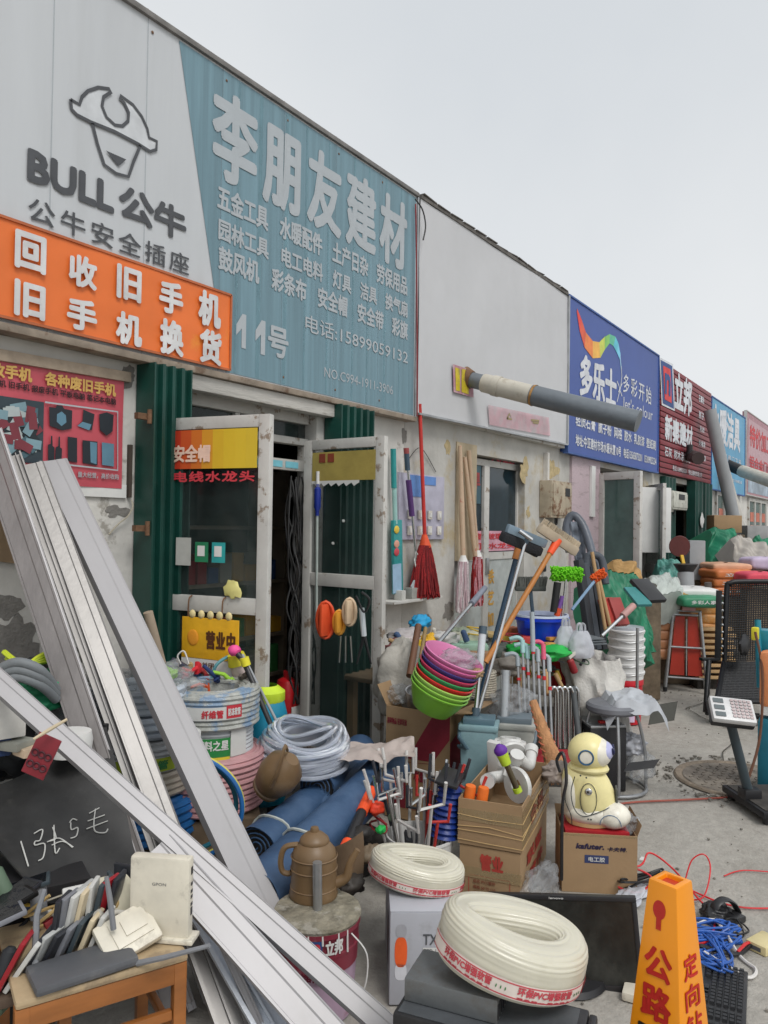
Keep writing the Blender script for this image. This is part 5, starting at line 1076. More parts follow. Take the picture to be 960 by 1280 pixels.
# ---- dark base clutter under the rolls
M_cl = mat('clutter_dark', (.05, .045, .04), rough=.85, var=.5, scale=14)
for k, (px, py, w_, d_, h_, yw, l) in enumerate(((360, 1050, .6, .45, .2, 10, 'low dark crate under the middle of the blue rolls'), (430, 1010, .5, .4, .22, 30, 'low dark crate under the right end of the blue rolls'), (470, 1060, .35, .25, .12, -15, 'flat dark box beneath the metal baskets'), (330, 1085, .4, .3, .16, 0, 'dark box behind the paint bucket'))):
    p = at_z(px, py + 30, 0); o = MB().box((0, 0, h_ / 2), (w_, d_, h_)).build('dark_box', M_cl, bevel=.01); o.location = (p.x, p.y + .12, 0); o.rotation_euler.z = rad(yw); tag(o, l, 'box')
# blue rolls
M_roll = mat('blue_membrane', (.035, .078, .16), rough=.55, var=.25, scale=5, bump=.2, dirt=.3, dcol=(.10, .15, .22), dscale=5, dpos=.5, rpos=.2)
def roll(a, b, r, lab, tie=None, sd=0):
    a, b = V3(a), V3(b); t = T('membrane_roll', lab, 'roll', a, group='blue membrane rolls'); d = (b - a).normalized(); sd_ = d.cross(V3((0, 0, 1))).normalized(); up = sd_.cross(d)
    m = MB(); N_ = 40; L = (b - a).length
    def fn(u, v):
        an = 6.28318 * u; s_ = v * L; rr = r * (1 + .06 * math.sin(an + 1) * (1 if sd else .6) + .05 * noise.noise(V3((math.cos(an) * 1.5, math.sin(an) * 1.5, s_ * 6 + sd * 9)))); sag = -.015 * math.sin(math.pi * v)
        return a + d * s_ + (sd_ * math.cos(an) * rr + up * math.sin(an) * rr * .92) + V3((0, 0, sag))
    m.grid(fn, 28, 30, cu=True); m.build('outer_wrap', M_roll, t, world=True)
    for e, dr in ((a, d), (b, -d)):
        pts = []
        for k in range(70):
            an = k * .36; rr = r * (.98 - .9 * k / 70); pts.append(e + dr * .01 + sd_ * math.cos(an) * rr + up * math.sin(an) * rr * .92)
        m = MB().tube(pts, r * .035, 5); m.build('rolled_end', M_roll, t, world=True)
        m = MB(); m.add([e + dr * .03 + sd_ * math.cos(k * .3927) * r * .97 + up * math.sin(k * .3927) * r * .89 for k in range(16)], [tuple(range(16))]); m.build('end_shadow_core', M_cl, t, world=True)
    for s_ in tie or []:
        m = MB(); m.tube([a + d * s_ * L + sd_ * math.cos(k * .314) * r * 1.07 + up * math.sin(k * .314) * r * 1.0 + V3((0, 0, -.015 * math.sin(math.pi * s_))) + d * .01 * math.sin(k) for k in range(20)], .006, 5, closed=True); m.build('tie_cord', P('tie_cord', 170, 175, 170), t, world=True)
roll(at_d(318, 1060, 3.0), at_d(448, 950, 4.0), .085, 'blue rolled membrane, left of the pair, under the clear hose coil', (.12,), 1)
roll(at_d(318, 1118, 2.72), at_d(488, 958, 3.75), .098, 'largest blue rolled membrane, lying nearest the kettle', (.28,), 2)
roll(at_d(395, 985, 3.45), at_d(450, 935, 4.25), .080, 'blue rolled membrane with its round end by the door post', (), 3)
roll(at_d(345, 1040, 3.15), at_d(470, 952, 3.95), .055, 'thin blue roll squeezed between the two big rolls', (.5,), 4)
# beige cloth
def clothm():
    c = at_d(465, 950, 3.62); m = MB()
    def fn(u, v):
        x, y = (u - .5) * .40, (v - .5) * .22
        return RGT * x + _f * y * 1.2 + UPV * (-.1 * x + .035 * noise.noise(V3((x * 9, y * 9, 2))) + .02 * noise.noise(V3((x * 24, y * 24, 2))) - .9 * y * y + (.22 * x if x > 0 else .08 * x) * 1.0 + .05)
    m.grid(fn, 30, 18); o = m.build('cloth', mat('beige_cloth', (.42, .36, .33), rough=.95, var=.12, bump=.3)); o.location = c; tag(o, 'crumpled beige cloth thrown over the blue rolls', 'cloth')
clothm()
# clear hose coil lying tilted on the rolls
c = at_d(380, 948, 3.62); tl = Matrix.Rotation(YAW - rad(90), 3, 'Z') @ Matrix.Rotation(rad(12), 3, 'X') @ Matrix.Rotation(rad(2), 3, 'Y')
M_hc = mat('clear_pvc_hose', (.62, .66, .74), rough=.12, var=.1, bump=.02, trans=.6)
hosecoil(c, .215, .115, .011, M_hc, 'loose clear hose coil lying on the blue rolls', 9, .10, tilt=tl, jit=.035)
for k in range(4):
    P_ = []; 
    for i in range(30):
        an = 6.28 * i / 29 + k; P_.append(c + tl @ V3((.19 * math.cos(an) * (1 - .12 * k), (.17 - .03 * k) * math.sin(an), .12 + .014 * k + .02 * math.sin(an * 2 + k))))
    wire('loose_hose_turn', P_, .0105, M_hc, ['lowest', 'second', 'third', 'topmost'][k] + ' loose clear turn lying over the clear hose coil', 'hose', k=2, n=8)
# brown tin can, kettle, shovel
M_brn = mat('brown_plastic', (.17, .105, .05), rough=.45, var=.15, scale=5, bump=.04, dirt=.3, dcol=(.26, .19, .12), dscale=6)
t = T('brown_jug', 'brown plastic jug lying tilted between the pink coil and clear hose', 'jug', at_d(350, 966, 3.25), R=Matrix.Rotation(YAW - rad(90), 3, 'Z') @ Matrix.Rotation(rad(38), 3, 'Y') @ Matrix.Rotation(rad(25), 3, 'X'))
MB().lathe([(0, .10), (.03, .10), (.045, .085), (.085, .04), (.09, -.02), (.075, -.075), (.062, -.095), (.068, -.10), (.066, -.115), (0, -.115)], 28).build('body', M_brn, t)
MB().tube(smooth_path([(-.04, 0, .12), (-.06, -.04, .16), (-.02, -.09, .08), (.0, -.095, .0)], 5), .010, 8, flat=.6).build('handle', M_brn, t)
def kettle():
    p = at_z(397, 1128, .325); t = T('brown_kettle', 'brown plastic kettle with lid standing on the paint bucket', 'kettle', (p.x, p.y + .02, .325))
    t.matrix_basis = Matrix.Translation(at_z(392, 1118, .325)) @ Matrix.Rotation(YAW - rad(90), 4, 'Z')
    MB().lathe([(0, 0), (.082, 0), (.084, .01), (.080, .03), (.080, .032), (.078, .09), (.0785, .094), (.077, .13), (.072, .155), (.055, .175), (.048, .182)], 32).build('body', M_brn, t)
    for z in (.034, .096, .135): MB().lathe([(.0795 - (z * .01), z - .003), (.0825 - z * .01, z), (.0795 - z * .01, z + .003)], 32).build('raised_ring', M_brn, t)
    l = MB().lathe([(.05, .178), (.052, .185), (.048, .195), (.03, .21), (.015, .216), (.015, .222), (.013, .23), (0, .232)], 28).build('lid', M_brn, t)
    MB().tube(smooth_path([(-.055, 0, .17), (-.10, 0, .16), (-.115, 0, .12), (-.11, 0, .08), (-.09, 0, .07), (-.078, 0, .075)], 5), .010, 8).build('handle', M_brn, t)
    MB().tube(smooth_path([(.07, 0, .04), (.11, 0, .06), (.125, 0, .11), (.15, 0, .155)], 6), [.021 - .0006 * k for k in range(19)], 12).build('spout', M_brn, t)
kettle()
o = MB().tube([(0, 0, 0), (.0, 0, .155)], .0155, 18).build('steel_tube', M_steel); o.location = at_z(397, 1136, .325); o.rotation_euler = (0, rad(-2), 0); tag(o, 'short galvanised steel tube standing before the brown kettle', 'tube')
def bucket():
    p = at_z(397, 1135, .32); t = T('paint_bucket', 'maroon paint bucket with crusted lid under the brown kettle', 'bucket', (p.x, p.y, 0))
    M_bk = mat('bucket_maroon', (.22, .025, .045), rough=.4, var=.15, scale=4, dirt=.5, dcol=(.32, .20, .24), dscale=7, dpos=.58)
    MB().lathe([(.118, 0), (.12, .0), (.128, .10), (.133, .20), (.133, .205)], 40).build('lower_wall', mat('bucket_pink', (.42, .30, .40), rough=.45, var=.15, scale=5, dirt=.5, dcol=(.24, .04, .06), dscale=7, dpos=.56), t)
    MB().lathe([(.133, .17), (.1345, .17), (.136, .22), (.139, .222), (.139, .232), (.1365, .234), (.139, .28), (.143, .285), (.143, .30), (.139, .302)], 40).build('wall', M_bk, t)
    m = MB(); m.lathe([(.142, .30), (.146, .31), (.143, .32), (.12, .3215), (.07, .323), (0, .325)], 40); m.build('lid', mat('crusted_lid', (.22, .20, .15), rough=.95, var=.45, scale=22, bump=1.0, bscale=40, dirt=.7, dcol=(.38, .36, .31), dscale=12, dpos=.52), t)
    a = facing(V3((p.x, p.y, 0))); F = CylFr((0, 0, 0), .1415, 0); 
    def tb(st, a0, a1, z0, z1, m_, b=.08): letters(t, st, (a + a0) * .1415, (a + a1) * .1415, z0, z1, F, m_, .001, b, split=len(st) < 3, world=False)
    tb('立邦', .18, .62, .235, .283, M_white, .1)
    m = MB(); 
    for w_, (x0, x1, z0, z1) in ((.0006, (-.12, .12, .232, .287)),): 
        m.add([F((a + x) * .1415, z, w_) for x, z in ((x0, z0), (x1, z0), (x1, z1), (x0, z1))], [(0, 1, 2, 3)])
    m.build('logo_field', P('logo_blue', 0, 0, 0), t); tb('n', -.08, .08, .242, .277, M_pr, .2); tb('净味120', -.35, .55, .15, .185, P('ink_maroon', 90, 20, 40), .1)
    m = MB()
    for k, an in enumerate((-.75, -.6, -.2, .12, .5, .75, -.42)): m.tube([F((a + an) * .1415, .30, .0), F((a + an + .01) * .1415, .30 - .03 - .02 * (k % 3), .0008)], .0035, 5)
    m.build('paint_drip', M_white, t, kind='stuff')
    MB().tube(smooth_path([V3((.14 * math.cos(a + .9), .14 * math.sin(a + .9), .28)), V3((.19 * math.cos(a + 1.0), .19 * math.sin(a + 1.0), .22)), V3((.19 * math.cos(a + .95), .19 * math.sin(a + .95), .12)), V3((.15 * math.cos(a + .85), .15 * math.sin(a + .85), .06))], 5), .0025, 6).build('wire_handle', M_white, t)
bucket()
def shovel():
    p0, p1 = at_d(487, 938, 3.75), at_d(424, 1078, 2.9); L = (p1 - p0); d = L.normalized()
    t = T('spade', 'spade with a black shaft, orange bands and brown scoop lying on the rolls', 'spade', p1)
    def sec(a, b_, r, n_, m_): MB().cyl(p0 + L * a, p0 + L * b_, r, n=14).build(n_, m_, t, world=True)
    M_or = P('neon_orange', 255, 88, 40, rough=.45)
    sec(0, .42, .021, 'shaft', M_black); sec(.42, .62, .0245, 'orange_band', M_or); sec(.62, .88, .022, 'shaft', M_black); sec(.86, 1.0, .025, 'orange_band', M_or)
    c = at_d(432, 1060, 2.9); m = MB()
    def fn(u, v):
        x = (u - .5) * .13 * (1 - .3 * v * v); z = -v * .16 + .03; return c + RGT * (x + .02 * v) + UPV * (z + .5 * x) - _f * (.02 - 6 * x * x * (1) )
    m.grid(fn, 14, 10); m.build('scoop', mat('scoop_brown', (.15, .10, .06), rough=.6, var=.3), t, world=True)
shovel()
for k, (px, py, d_, w_, c_, l) in enumerate(((452, 1042, 3.1, .05, (36, 34, 32), 'black plastic lump behind the small hose coil'), (430, 1030, 3.3, .05, (50, 44, 38), 'dark lump beside the spade scoop'), (476, 1037, 3.0, .022, (20, 160, 70), 'green bottle cap behind the small hose coil'), (352, 1100, 2.8, .02, (20, 140, 70), 'green cap in the dark behind the bucket'), (450, 1012, 3.4, .03, (20, 90, 60), 'dark green bottle lying by the wire basket'), (470, 1010, 3.3, .04, (230, 70, 40), 'orange lump by the white wire basket'), (462, 1068, 2.95, .05, (110, 95, 75), 'tan board scrap behind the small hose coil'), (440, 1105, 2.85, .05, (60, 55, 50), 'dark rag between bucket and white box'))):
    crumple('scrap', at_d(px, py, d_), (w_, w_ * .8, w_ * .6), P('scrap_%d' % k, *c_), l, 'scrap', 30 + k, n=20, k=12)
# ---- white lamp box and the first squashed coil
M_cb = mat('pale_cardboard', (.42, .43, .47), rough=.6, var=.08, scale=3, bump=.05, dirt=.25, dscale=5)
P1, P3, P2 = at_z(488, 1141, .305), at_z(566, 1141, .305), at_z(455, 1073, .305)
t, L, w_, h = face_box('product_carton', 'pale grey product carton with orange ovals under the smaller white hose coil', 'carton', P1, P3, P2, .305, M_cb)
MB().bb(0, L, 0, w_, 0, h).build('carton', M_cb, t, bevel=.003)
MB().bb(.0, L, .002, w_ * .49, h, h + .004).build('flap', M_cb, t, bevel=.001); MB().bb(.0, L, w_ * .51, w_ - .002, h, h + .0035).build('flap', M_cb, t, bevel=.001)
F = Fr((0, -.0015, 0))
def oval(m, cx, cz, rx, rz, fr, w=0, n=24, e=.7):
    m.poly([(cx + rx * math.copysign(abs(math.cos(k * 6.283 / n)) ** e, math.cos(k * 6.283 / n)), cz + rz * math.copysign(abs(math.sin(k * 6.283 / n)) ** e, math.sin(k * 6.283 / n))) for k in range(n)], fr, w); return m
oval(MB(), .037, .175, .021, .05, F).build('orange_oval', P('oval_orange', 232, 96, 40), t); oval(MB(), .037, .245, .018, .022, F).build('grey_oval', P('oval_grey', 165, 166, 172), t); oval(MB(), .037, .11, .02, .028, F).build('grey_oval', P('oval_pale', 205, 206, 212), t)
letters(t, 'TX', .11, .16, .20, .235, F, M_dgrey, 0, .05, world=False); MB().rect(.11, .19, .165, .19, F).build('white_sticker', M_white, t); letters(t, 'LED 12W', .115, .185, .170, .186, F, M_dgrey, .0006, 0, world=False)
Fs = Fr((-.0015, 0, 0), (0, -1, 0), (0, 0, 1)); oval(MB(), -w_ * .35, .15, .05, .09, Fs).build('dark_oval', P('oval_maroon', 90, 60, 66), t)
M_pvc = mat('milky_pvc', (.60, .575, .47), rough=.28, var=.07, scale=4, bump=.05, sss=.25, dirt=.2, dcol=(.45, .42, .32), dscale=5, coat=.2)
def pvc(c, R, wd, h, tilt, lab, hole=(1, .75), squash=.85, ridges=13, a_lab=0, txt='环保PVC增强软管', yaw=0):
    t = T('pvc_hose_coil', lab, 'hose', c, R=Matrix.Rotation(YAW - rad(90) + yaw, 3, 'Z') @ tilt, group='milky hose coils')
    def shp(an, k, z):      # k: 0 inner .. 1 outer
        ro = R * (1 + .03 * math.cos(2 * an + 1)); ri = (R - wd)
        x = lerp(ri * hole[0], ro, k) * math.cos(an); y = lerp(ri * hole[1], ro * squash, k) * math.sin(an); return V3((x, y, z + .006 * math.sin(an * 2 + .5) * (z / h)))
    m = MB(); NV = 96; NU = 84
    def fn(u, v):
        an = 6.28318 * u; b_ = 6.28318 * v; cx, cz = math.cos(b_), math.sin(b_); e = .62
        k = .5 + .5 * math.copysign(abs(cx) ** e, cx); z = h * (.5 + .5 * math.copysign(abs(cz) ** e, cz))
        p = shp(an, k, z); s_ = abs(math.sin(ridges * (z / h) * math.pi + an * .5)) if abs(cx) > .5 else abs(math.sin(k * 6 * math.pi + an * .5)); q = V3((math.cos(an) * cx, math.sin(an) * cx, cz)); return p + q * (.0034 * (s_ - .5))
    m.grid(fn, NU, NV + 1, cu=True); m.build('hose_turns', M_pvc, t, ang=80)
    class F_:
        def __call__(s, u, v, w=0):
            an = u / R; p = shp(an, 1.0, 0); q = V3((math.cos(an), math.sin(an), 0)); zz = v; bul = (1 - abs(2 * zz / h - 1) ** 3.2); return V3((p.x, p.y, zz)) + q * (w + .0035 + .0 * bul) - q * .006 * (1 - bul) + V3((0, 0, .0))
    F2 = F_(); mb = MB(); N_ = 48; a0, a1 = a_lab - 1.9, a_lab + 1.9; z0, z1 = h * .18, h * .50; vs = []
    for w in (0, -.003):
        for i in range(N_ + 1):
            for j in range(5): vs.append(F2(lerp(a0, a1, i / N_) * R, lerp(z0, z1, j / 4), w))
    k5 = 5; fs = [(i * k5 + j, (i + 1) * k5 + j, (i + 1) * k5 + j + 1, i * k5 + j + 1) for i in range(N_) for j in range(4)]; K = len(vs) // 2; fs += [tuple(q + K for q in f)[::-1] for f in fs]
    mb.add(vs, fs); p_ = mb.build('paper_band', P('band_white', 226, 214, 205, rough=.6), t)
    Mp = P('band_pink_ink', 205, 80, 90)
    for e in (z0 + .003, z1 - .006):
        b_ = MB(); b_.add([F2(lerp(a0, a1, i / N_) * R, e + j * .003, .0008) for i in range(N_ + 1) for j in (0, 1)], [(2 * i, 2 * i + 2, 2 * i + 3, 2 * i + 1) for i in range(N_)]); b_.build('band_line', Mp, p_)
    for k in range(3):
        s0 = a_lab - 1.5 + k * 1.15; letters(p_, txt, s0 * R, (s0 + .8) * R, z0 + .35 * (z1 - z0), z1 - .14 * (z1 - z0), F2, Mp, .0012, .1, world=False); letters(p_, '质量第一 用户至上', s0 * R, (s0 + .8) * R, z0 + .1 * (z1 - z0), z0 + .24 * (z1 - z0), F2, Mp, .0012, .03, world=False)
        letters(p_, '・・・', (s0 + .86) * R, (s0 + 1.0) * R, z0 + .4 * (z1 - z0), z0 + .6 * (z1 - z0), F2, M_lg, .0012, .1, world=False)
    return t
p = at_z(518, 1102, .315)
pvc(p, .168, .085, .095, Matrix.Rotation(rad(9), 3, 'Y') @ Matrix.Rotation(rad(3), 3, 'X'), 'smaller milky white hose coil with pink printed band, on the pale grey carton', a_lab=rad(-75), hole=(1.05, .26), squash=.74)
# ---- black computer tower lying below the big coil
P1 = at_z(526, 1210, .45); P3 = at_z(590, 1305, .45); P2 = at_z(737, 1262, .45)
u = V3((P2.x - P1.x, P2.y - P1.y, 0)); L = u.length; an = math.atan2(u.y, u.x)
t = T('computer_tower', 'black computer tower under the large white hose coil', 'computer', (P1.x, P1.y, 0), an)
MB().bb(0, L, -.20, 0, .005, .45).build('case', M_black, t, bevel=.006); MB().bb(L + .0005, L + .02, -.195, -.005, .01, .445).build('front_panel', M_black, t, bevel=.006)
MB().bb(.01, L - .02, -.19, -.01, .4505, .452).build('top_panel', mat('scuffed_grey_top', (.10, .11, .12), rough=.5, var=.3, scale=6, metal=.3), t)
for z in (.30, .36): MB().bb(L + .0205, L + .024, -.18, -.02, z, z + .04).build('drive_bay', M_dgrey, t, bevel=.002)
t2 = T('power_supply', 'grey metal computer power supply between the tower and the large coil', 'power supply', (P1.x, P1.y, .4535), an)
MB().bb(.01, .24, -.15, -.01, 0, .055).build('case', mat('psu_grey', (.17, .18, .185), rough=.45, metal=.5, var=.15, dirt=.4, dscale=6), t2, bevel=.004)
m = MB()
for i in range(8): m.bb(.2405, .242, -.15 + i * .017, -.142 + i * .017, .01, .045)
m.build('vent_slots', M_black, t2, kind='stuff')
cc = V3((P1.x, P1.y, 0)) + u.normalized() * .26 + V3((u.y, -u.x, 0)).normalized() * .10
cc = at_z(630, 1212, .512)
pvc(V3((cc.x, cc.y, .512)), .178, .086, .130, Matrix.Rotation(rad(14), 3, 'Y') @ Matrix.Rotation(rad(5), 3, 'X'), 'large milky white hose coil with pink printed band, on the black tower', a_lab=rad(-70), hole=(1.12, .24), squash=.78)
# ---- monitor
def monitor():
    bl, br = at_z(610, 1243, .03), at_z(797, 1247, .0); 
    d0 = (br - CAM).dot(_f) + .02
    BR = at_d(796, 1246, d0); TR = at_d(795, 1122, d0 + .05); TL = at_d(612, 1117, d0 + .16); 
    u = (TR - TL).normalized(); v = (TR - BR).normalized(); v = (v - u * v.dot(u)).normalized(); Wd = .52; Hh = (TR - BR).length
    t = T('monitor', 'dusty black computer monitor standing on the ground behind the large coil', 'monitor', V3((BR.x, BR.y, 0)))
    F = Fr(TR - u * Wd - v * Hh, u, v)
    def bx(n_, x0, x1, y0, y1, z0, z1, m_, bev=.003):
        MB().prism([(x0, y0), (x1, y0), (x1, y1), (x0, y1)], F, z0, z1).build(n_, m_, t, world=True, bevel=bev)
    b = .016
    bx('bezel', 0, Wd, Hh - b, Hh, -.03, 0, M_black); bx('bezel', 0, Wd, 0, b * 2.0, -.03, 0, M_black); bx('bezel', 0, b, b * 2.0, Hh - b, -.03, 0, M_black); bx('bezel', Wd - b, Wd, b * 2.0, Hh - b, -.03, 0, M_black)
    bx('screen', b, Wd - b, b * 2, Hh - b, -.02, -.004, mat('dusty_screen', (.018, .019, .017), rough=.28, var=.5, scale=14, bump=0, dirt=.5, dcol=(.07, .07, .06), dscale=10, dpos=.5, rpos=.25), 0)
    bx('back_shell', .01, Wd - .01, .01, Hh - .01, -.05, -.031, M_black)
    letters(t, 'lenovo', .22, .27, Hh - .012, Hh - .005, F, M_white, .001, .02)
    c = F(Wd * .55, 0, -.04); MB().bar(c + v * .1, V3((c.x, c.y, .02)), .07, .03, up=F.N).build('stand_neck', M_black, t, world=True); MB().lathe([(0, .022), (.10, .018), (.11, 0)], 28, V3((c.x, c.y, 0.001)), sx=1.2).build('stand_foot', M_black, t, world=True)
monitor()
# ================================================================ centre and right
M_card = mat('brown_cardboard', (.33, .215, .115), rough=.8, var=.12, scale=4, bump=.15, bscale=30, dirt=.3, dcol=(.22, .14, .08), dscale=5, dpos=.55, rpos=.2)
M_card2 = mat('cardboard_inside', (.25, .16, .09), rough=.85, var=.1)
M_tape = mat('clear_tape', (.42, .31, .17), rough=.15, var=.1, alpha=.55, bump=.2, bscale=12)
def openbox(t, L, w, h, m, flaps=(1, 1, 1, 1), fl=.1, th=.006, fang=(20, 20, 20, 20)):
    m_ = MB(); m_.bb(0, L, 0, th, 0, h); m_.bb(0, L, w - th, w, 0, h); m_.bb(0, th, th, w - th, 0, h); m_.bb(L - th, L, th, w - th, 0, h); m_.bb(th, L - th, th, w - th, 0, .004)
    m_.build('carton', m, t, smooth=False)
    for k, (on, a_) in enumerate(zip(flaps, fang)):
        if not on: continue
        s_, c_ = math.sin(rad(a_)) * fl, math.cos(rad(a_)) * fl
        if k == 0: p = [(0, 0, h), (L, 0, h), (L, -c_, h - s_), (0, -c_, h - s_)]
        elif k == 1: p = [(0, w, h), (L, w, h), (L, w + c_, h + s_), (0, w + c_, h + s_)]
        elif k == 2: p = [(0, 0, h), (0, w, h), (-c_, w, h + s_), (-c_, 0, h + s_)]
        else: p = [(L, 0, h), (L, w, h), (L + c_, w, h + s_), (L + c_, 0, h + s_)]
        q = [V3(a) + V3((0, 0, .004)) for a in p]; MB().add([V3(a) for a in p] + q, [(3, 2, 1, 0), (4, 5, 6, 7), (0, 1, 5, 4), (1, 2, 6, 5), (2, 3, 7, 6), (3, 0, 4, 7)]).build('flap', m, t, smooth=False)
# two stacked brown cartons: the picture shows their near vertical edge, so build from it
N0 = at_z(653, 1009, .445); Lf = at_z(573, 997, .445); Rt = at_z(697, 973, .445)
u = V3((N0.x - Lf.x, N0.y - Lf.y, 0)); an = math.atan2(u.y, u.x); Lx = u.length; un = u.normalized(); nn = V3((-un.y, un.x, 0)); wx = abs((Rt - N0).dot(nn)) * 1.45 + .02
t = T('carton', 'upper open carton heaped with white pipe fittings and an orange capped tool', 'carton', (Lf.x, Lf.y, .255), an)
openbox(t, Lx, wx, .19, M_card, (0, 0, 0, 0))
m = MB()
for k in range(4): z = [.06, .075, .125, .02][k]; m.tube([(-.002, -.003, z), (Lx * .5, -.004, z + .012 * math.sin(k * 2)), (Lx + .003, -.003, z - .006), (Lx + .004, wx * .5, z + .014 * math.cos(k * 3)), (Lx + .003, wx, z)], .0016, 4)
m.build('wrapping_string', P('string_pale', 190, 160, 110), t, kind='stuff')
MB().bb(.0, Lx, -.0025, -.0008, .1, .15).build('tape_strip', M_tape, t); MB().bb(Lx + .0008, Lx + .0025, 0, wx, .02, .17).build('tape_strip', M_tape, t)
FX = Fr((Lx + .003, 0, 0), (0, 1, 0), (0, 0, 1))
M_ink = P('carton_ink_brown', 130, 70, 50); M_inkr = P('carton_ink_red', 170, 60, 50)
letters(t, '合格', wx * .25, wx * .75, .05, .13, FX, M_ink, .001, .06, world=False)
t2 = T('carton', 'lower taped carton with a red printed frame under the heaped one', 'carton', (Lf.x, Lf.y, 0), an)
MB().bb(.006, Lx - .006, .006, wx - .006, 0, .25).build('carton', M_card, t2, bevel=.004)
FF = Fr((0, .004, 0)); FR = Fr((Lx - .004, 0, 0), (0, 1, 0), (0, 0, 1))
letters(t2, '管业', Lx * .35, Lx * .72, .155, .225, FF, M_inkr, .001, .12, world=False)
m = MB(); m.stroke([(Lx * .18, .03), (Lx * .82, .03), (Lx * .82, .13), (Lx * .18, .13)], .005, FF, .001, closed=True); m.build('red_frame', M_inkr, t2, smooth=False)
for k in range(3): letters(t2, ['品名 PVC管件', '规格 50 75 110', '数量 48'][k], Lx * .25, Lx * .6, .10 - k * .025, .115 - k * .025, FF, M_ink, .001, .04, world=False)
letters(t2, '联塑', wx * .2, wx * .75, .14, .2, FR, M_inkr, .001, .1, world=False); letters(t2, '管件', wx * .3, wx * .8, .05, .11, FR, M_inkr, .001, .1, world=False)
MB().bb(.0, Lx, .0025, .0045, .12, .165).build('tape_strip', M_tape, t2)
def inb(fx, fy, z): return V3((Lf.x, Lf.y, 0)) + un * (fx * Lx) + nn * (fy * wx) + V3((0, 0, z))
M_fit = mat('white_upvc', (.60, .60, .58), rough=.35, var=.05)
for k, (fx, fy, z, rx, ry, rz, kind, l) in enumerate(((.3, .35, .47, 80, 10, 20, 0, 'white angled pipe elbow at the left of the carton heap'), (.62, .45, .50, 20, 60, 50, 0, 'white pipe elbow in the middle of the carton heap'), (.45, .75, .50, 60, 40, 120, 1, 'white flat trap ring at the back of the carton heap'), (.8, .7, .49, 30, 30, 200, 0, 'white elbow at the right of the carton heap'), (.75, .3, .465, 90, 10, 70, 1, 'white round gasket at the right front of the carton heap'), (.18, .7, .48, 10, 80, 10, 2, 'white rectangular duct at the back left of the carton heap'), (.5, .5, .475, 20, 15, 35, 2, 'white channel piece across the carton heap'), (.35, .9, .53, 0, 8, 5, 1, 'large white cap lying on top of the carton heap'))):
    t = T('pipe_fitting', l, 'fitting', inb(fx, fy, z), R=RXYZ(rad(rx), rad(ry), rad(rz)), group='white plumbing fittings in the carton')
    if kind == 0: MB().tube(smooth_path([(-.08, 0, 0), (-.01, 0, 0), (.03, 0, .02), (.04, 0, .08)], 5), .026, 14).build('elbow', M_fit, t); MB().cyl((-.10, 0, 0), (-.06, 0, 0), .032, n=16).build('collar', M_fit, t)
    elif kind == 1: MB().lathe([(.03, 0), (.075, 0), (.08, .01), (.075, .022), (.055, .022), (.05, .035), (.03, .035), (.03, 0)], 28).build('ring', M_fit, t)
    else: MB().box((0, 0, 0), (.20, .06, .035)).build('duct', M_fit, t, bevel=.005); MB().box((0, 0, .018), (.20, .01, .012)).build('rib', M_fit, t)
for k, fx in enumerate((.12, .33)):
    o = MB().lathe([(.0, .03), (.022, .03), (.024, .02), (.024, -.03)], 16).build('orange_cap', P('cap_orange', 236, 116, 40)); o.location = inb(fx, .10, .452); o.rotation_euler = (rad(8), 0, .3 * k); tag(o, '%s orange tube cap at the front edge of the carton' % ['left', 'right'][k], 'cap', 'orange caps')
p0, p1 = inb(.84, .2, .46), at_d(624, 934, 3.3)
t = T('pump_tool', 'dark stick with purple tip and lime collars standing in the carton', 'tool', p0)
d_ = p1 - p0; MB().cyl(p0, p0 + d_ * .8, .013, n=12).build('shaft', P('shaft_olive', 90, 80, 60, rough=.3, metal=.4), t, world=True); MB().cyl(p0 + d_ * .62, p0 + d_ * .86, .022, .026, n=12).build('collar', P('lime_plastic', 175, 200, 50), t, world=True); MB().cyl(p0 + d_ * .0, p0 + d_ * .1, .019, n=12).build('collar', P('lime_plastic', 0, 0, 0), t, world=True)
m = MB().tube([p0 + d_ * .84, p0 + d_ * .92, p0 + d_ * .98, p0 + d_ * 1.06], [.024, .030, .027, .008], 14); m.build('tip', P('tip_purple', 96, 40, 150), t, world=True)
crumple('plastic_bag', at_z(612, 1108, .03), (.09, .05, .05), M_clearp, 'clear plastic bag on the ground left of the cartons', 'bag', 41); crumple('plastic_bag', at_z(672, 1112, .05), (.15, .06, .09), M_clearp, 'crumpled clear bag in front of the cartons above the monitor', 'bag', 42)
# small brown carton + robot
A = at_z(703, 1041, .255); B = at_z(797, 1046, .255); Cb = at_z(806, 1018, .255)
u = V3((B.x - A.x, B.y - A.y, 0)); L2 = u.length; an2 = math.atan2(u.y, u.x)
t = T('carton', 'brown carton with dark brand lettering carrying the toy robot', 'carton', (A.x, A.y, 0), an2)
w2 = .24; openbox(t, L2, w2, .255, M_card, (0, 1, 0, 1), .05, fang=(0, 30, 0, 70))
letters(t, 'kafuter.', L2 * .18, L2 * .56, .19, .215, Fr((0, 0, 0)), P('ink_navy', 40, 30, 60), .001, .2, ital=.2, world=False); letters(t, '卡夫特.', L2 * .60, L2 * .86, .185, .205, Fr((0, 0, 0)), P('ink_navy', 0, 0, 0), .001, .1, ital=.2, world=False)
q = MB().rect(L2 * .30, L2 * .62, .13, .165, Fr((0, -.001, 0))).build('blue_label', P('label_navy', 50, 60, 100), t); letters(t, '电工胶', L2 * .35, L2 * .57, .137, .158, Fr((0, -.001, 0)), M_white, .001, .05, world=False)
m = MB().rect(0, L2, .245, .2548, Fr((0, -.0008, 0))); m.build('tape_strip', M_tape, t)
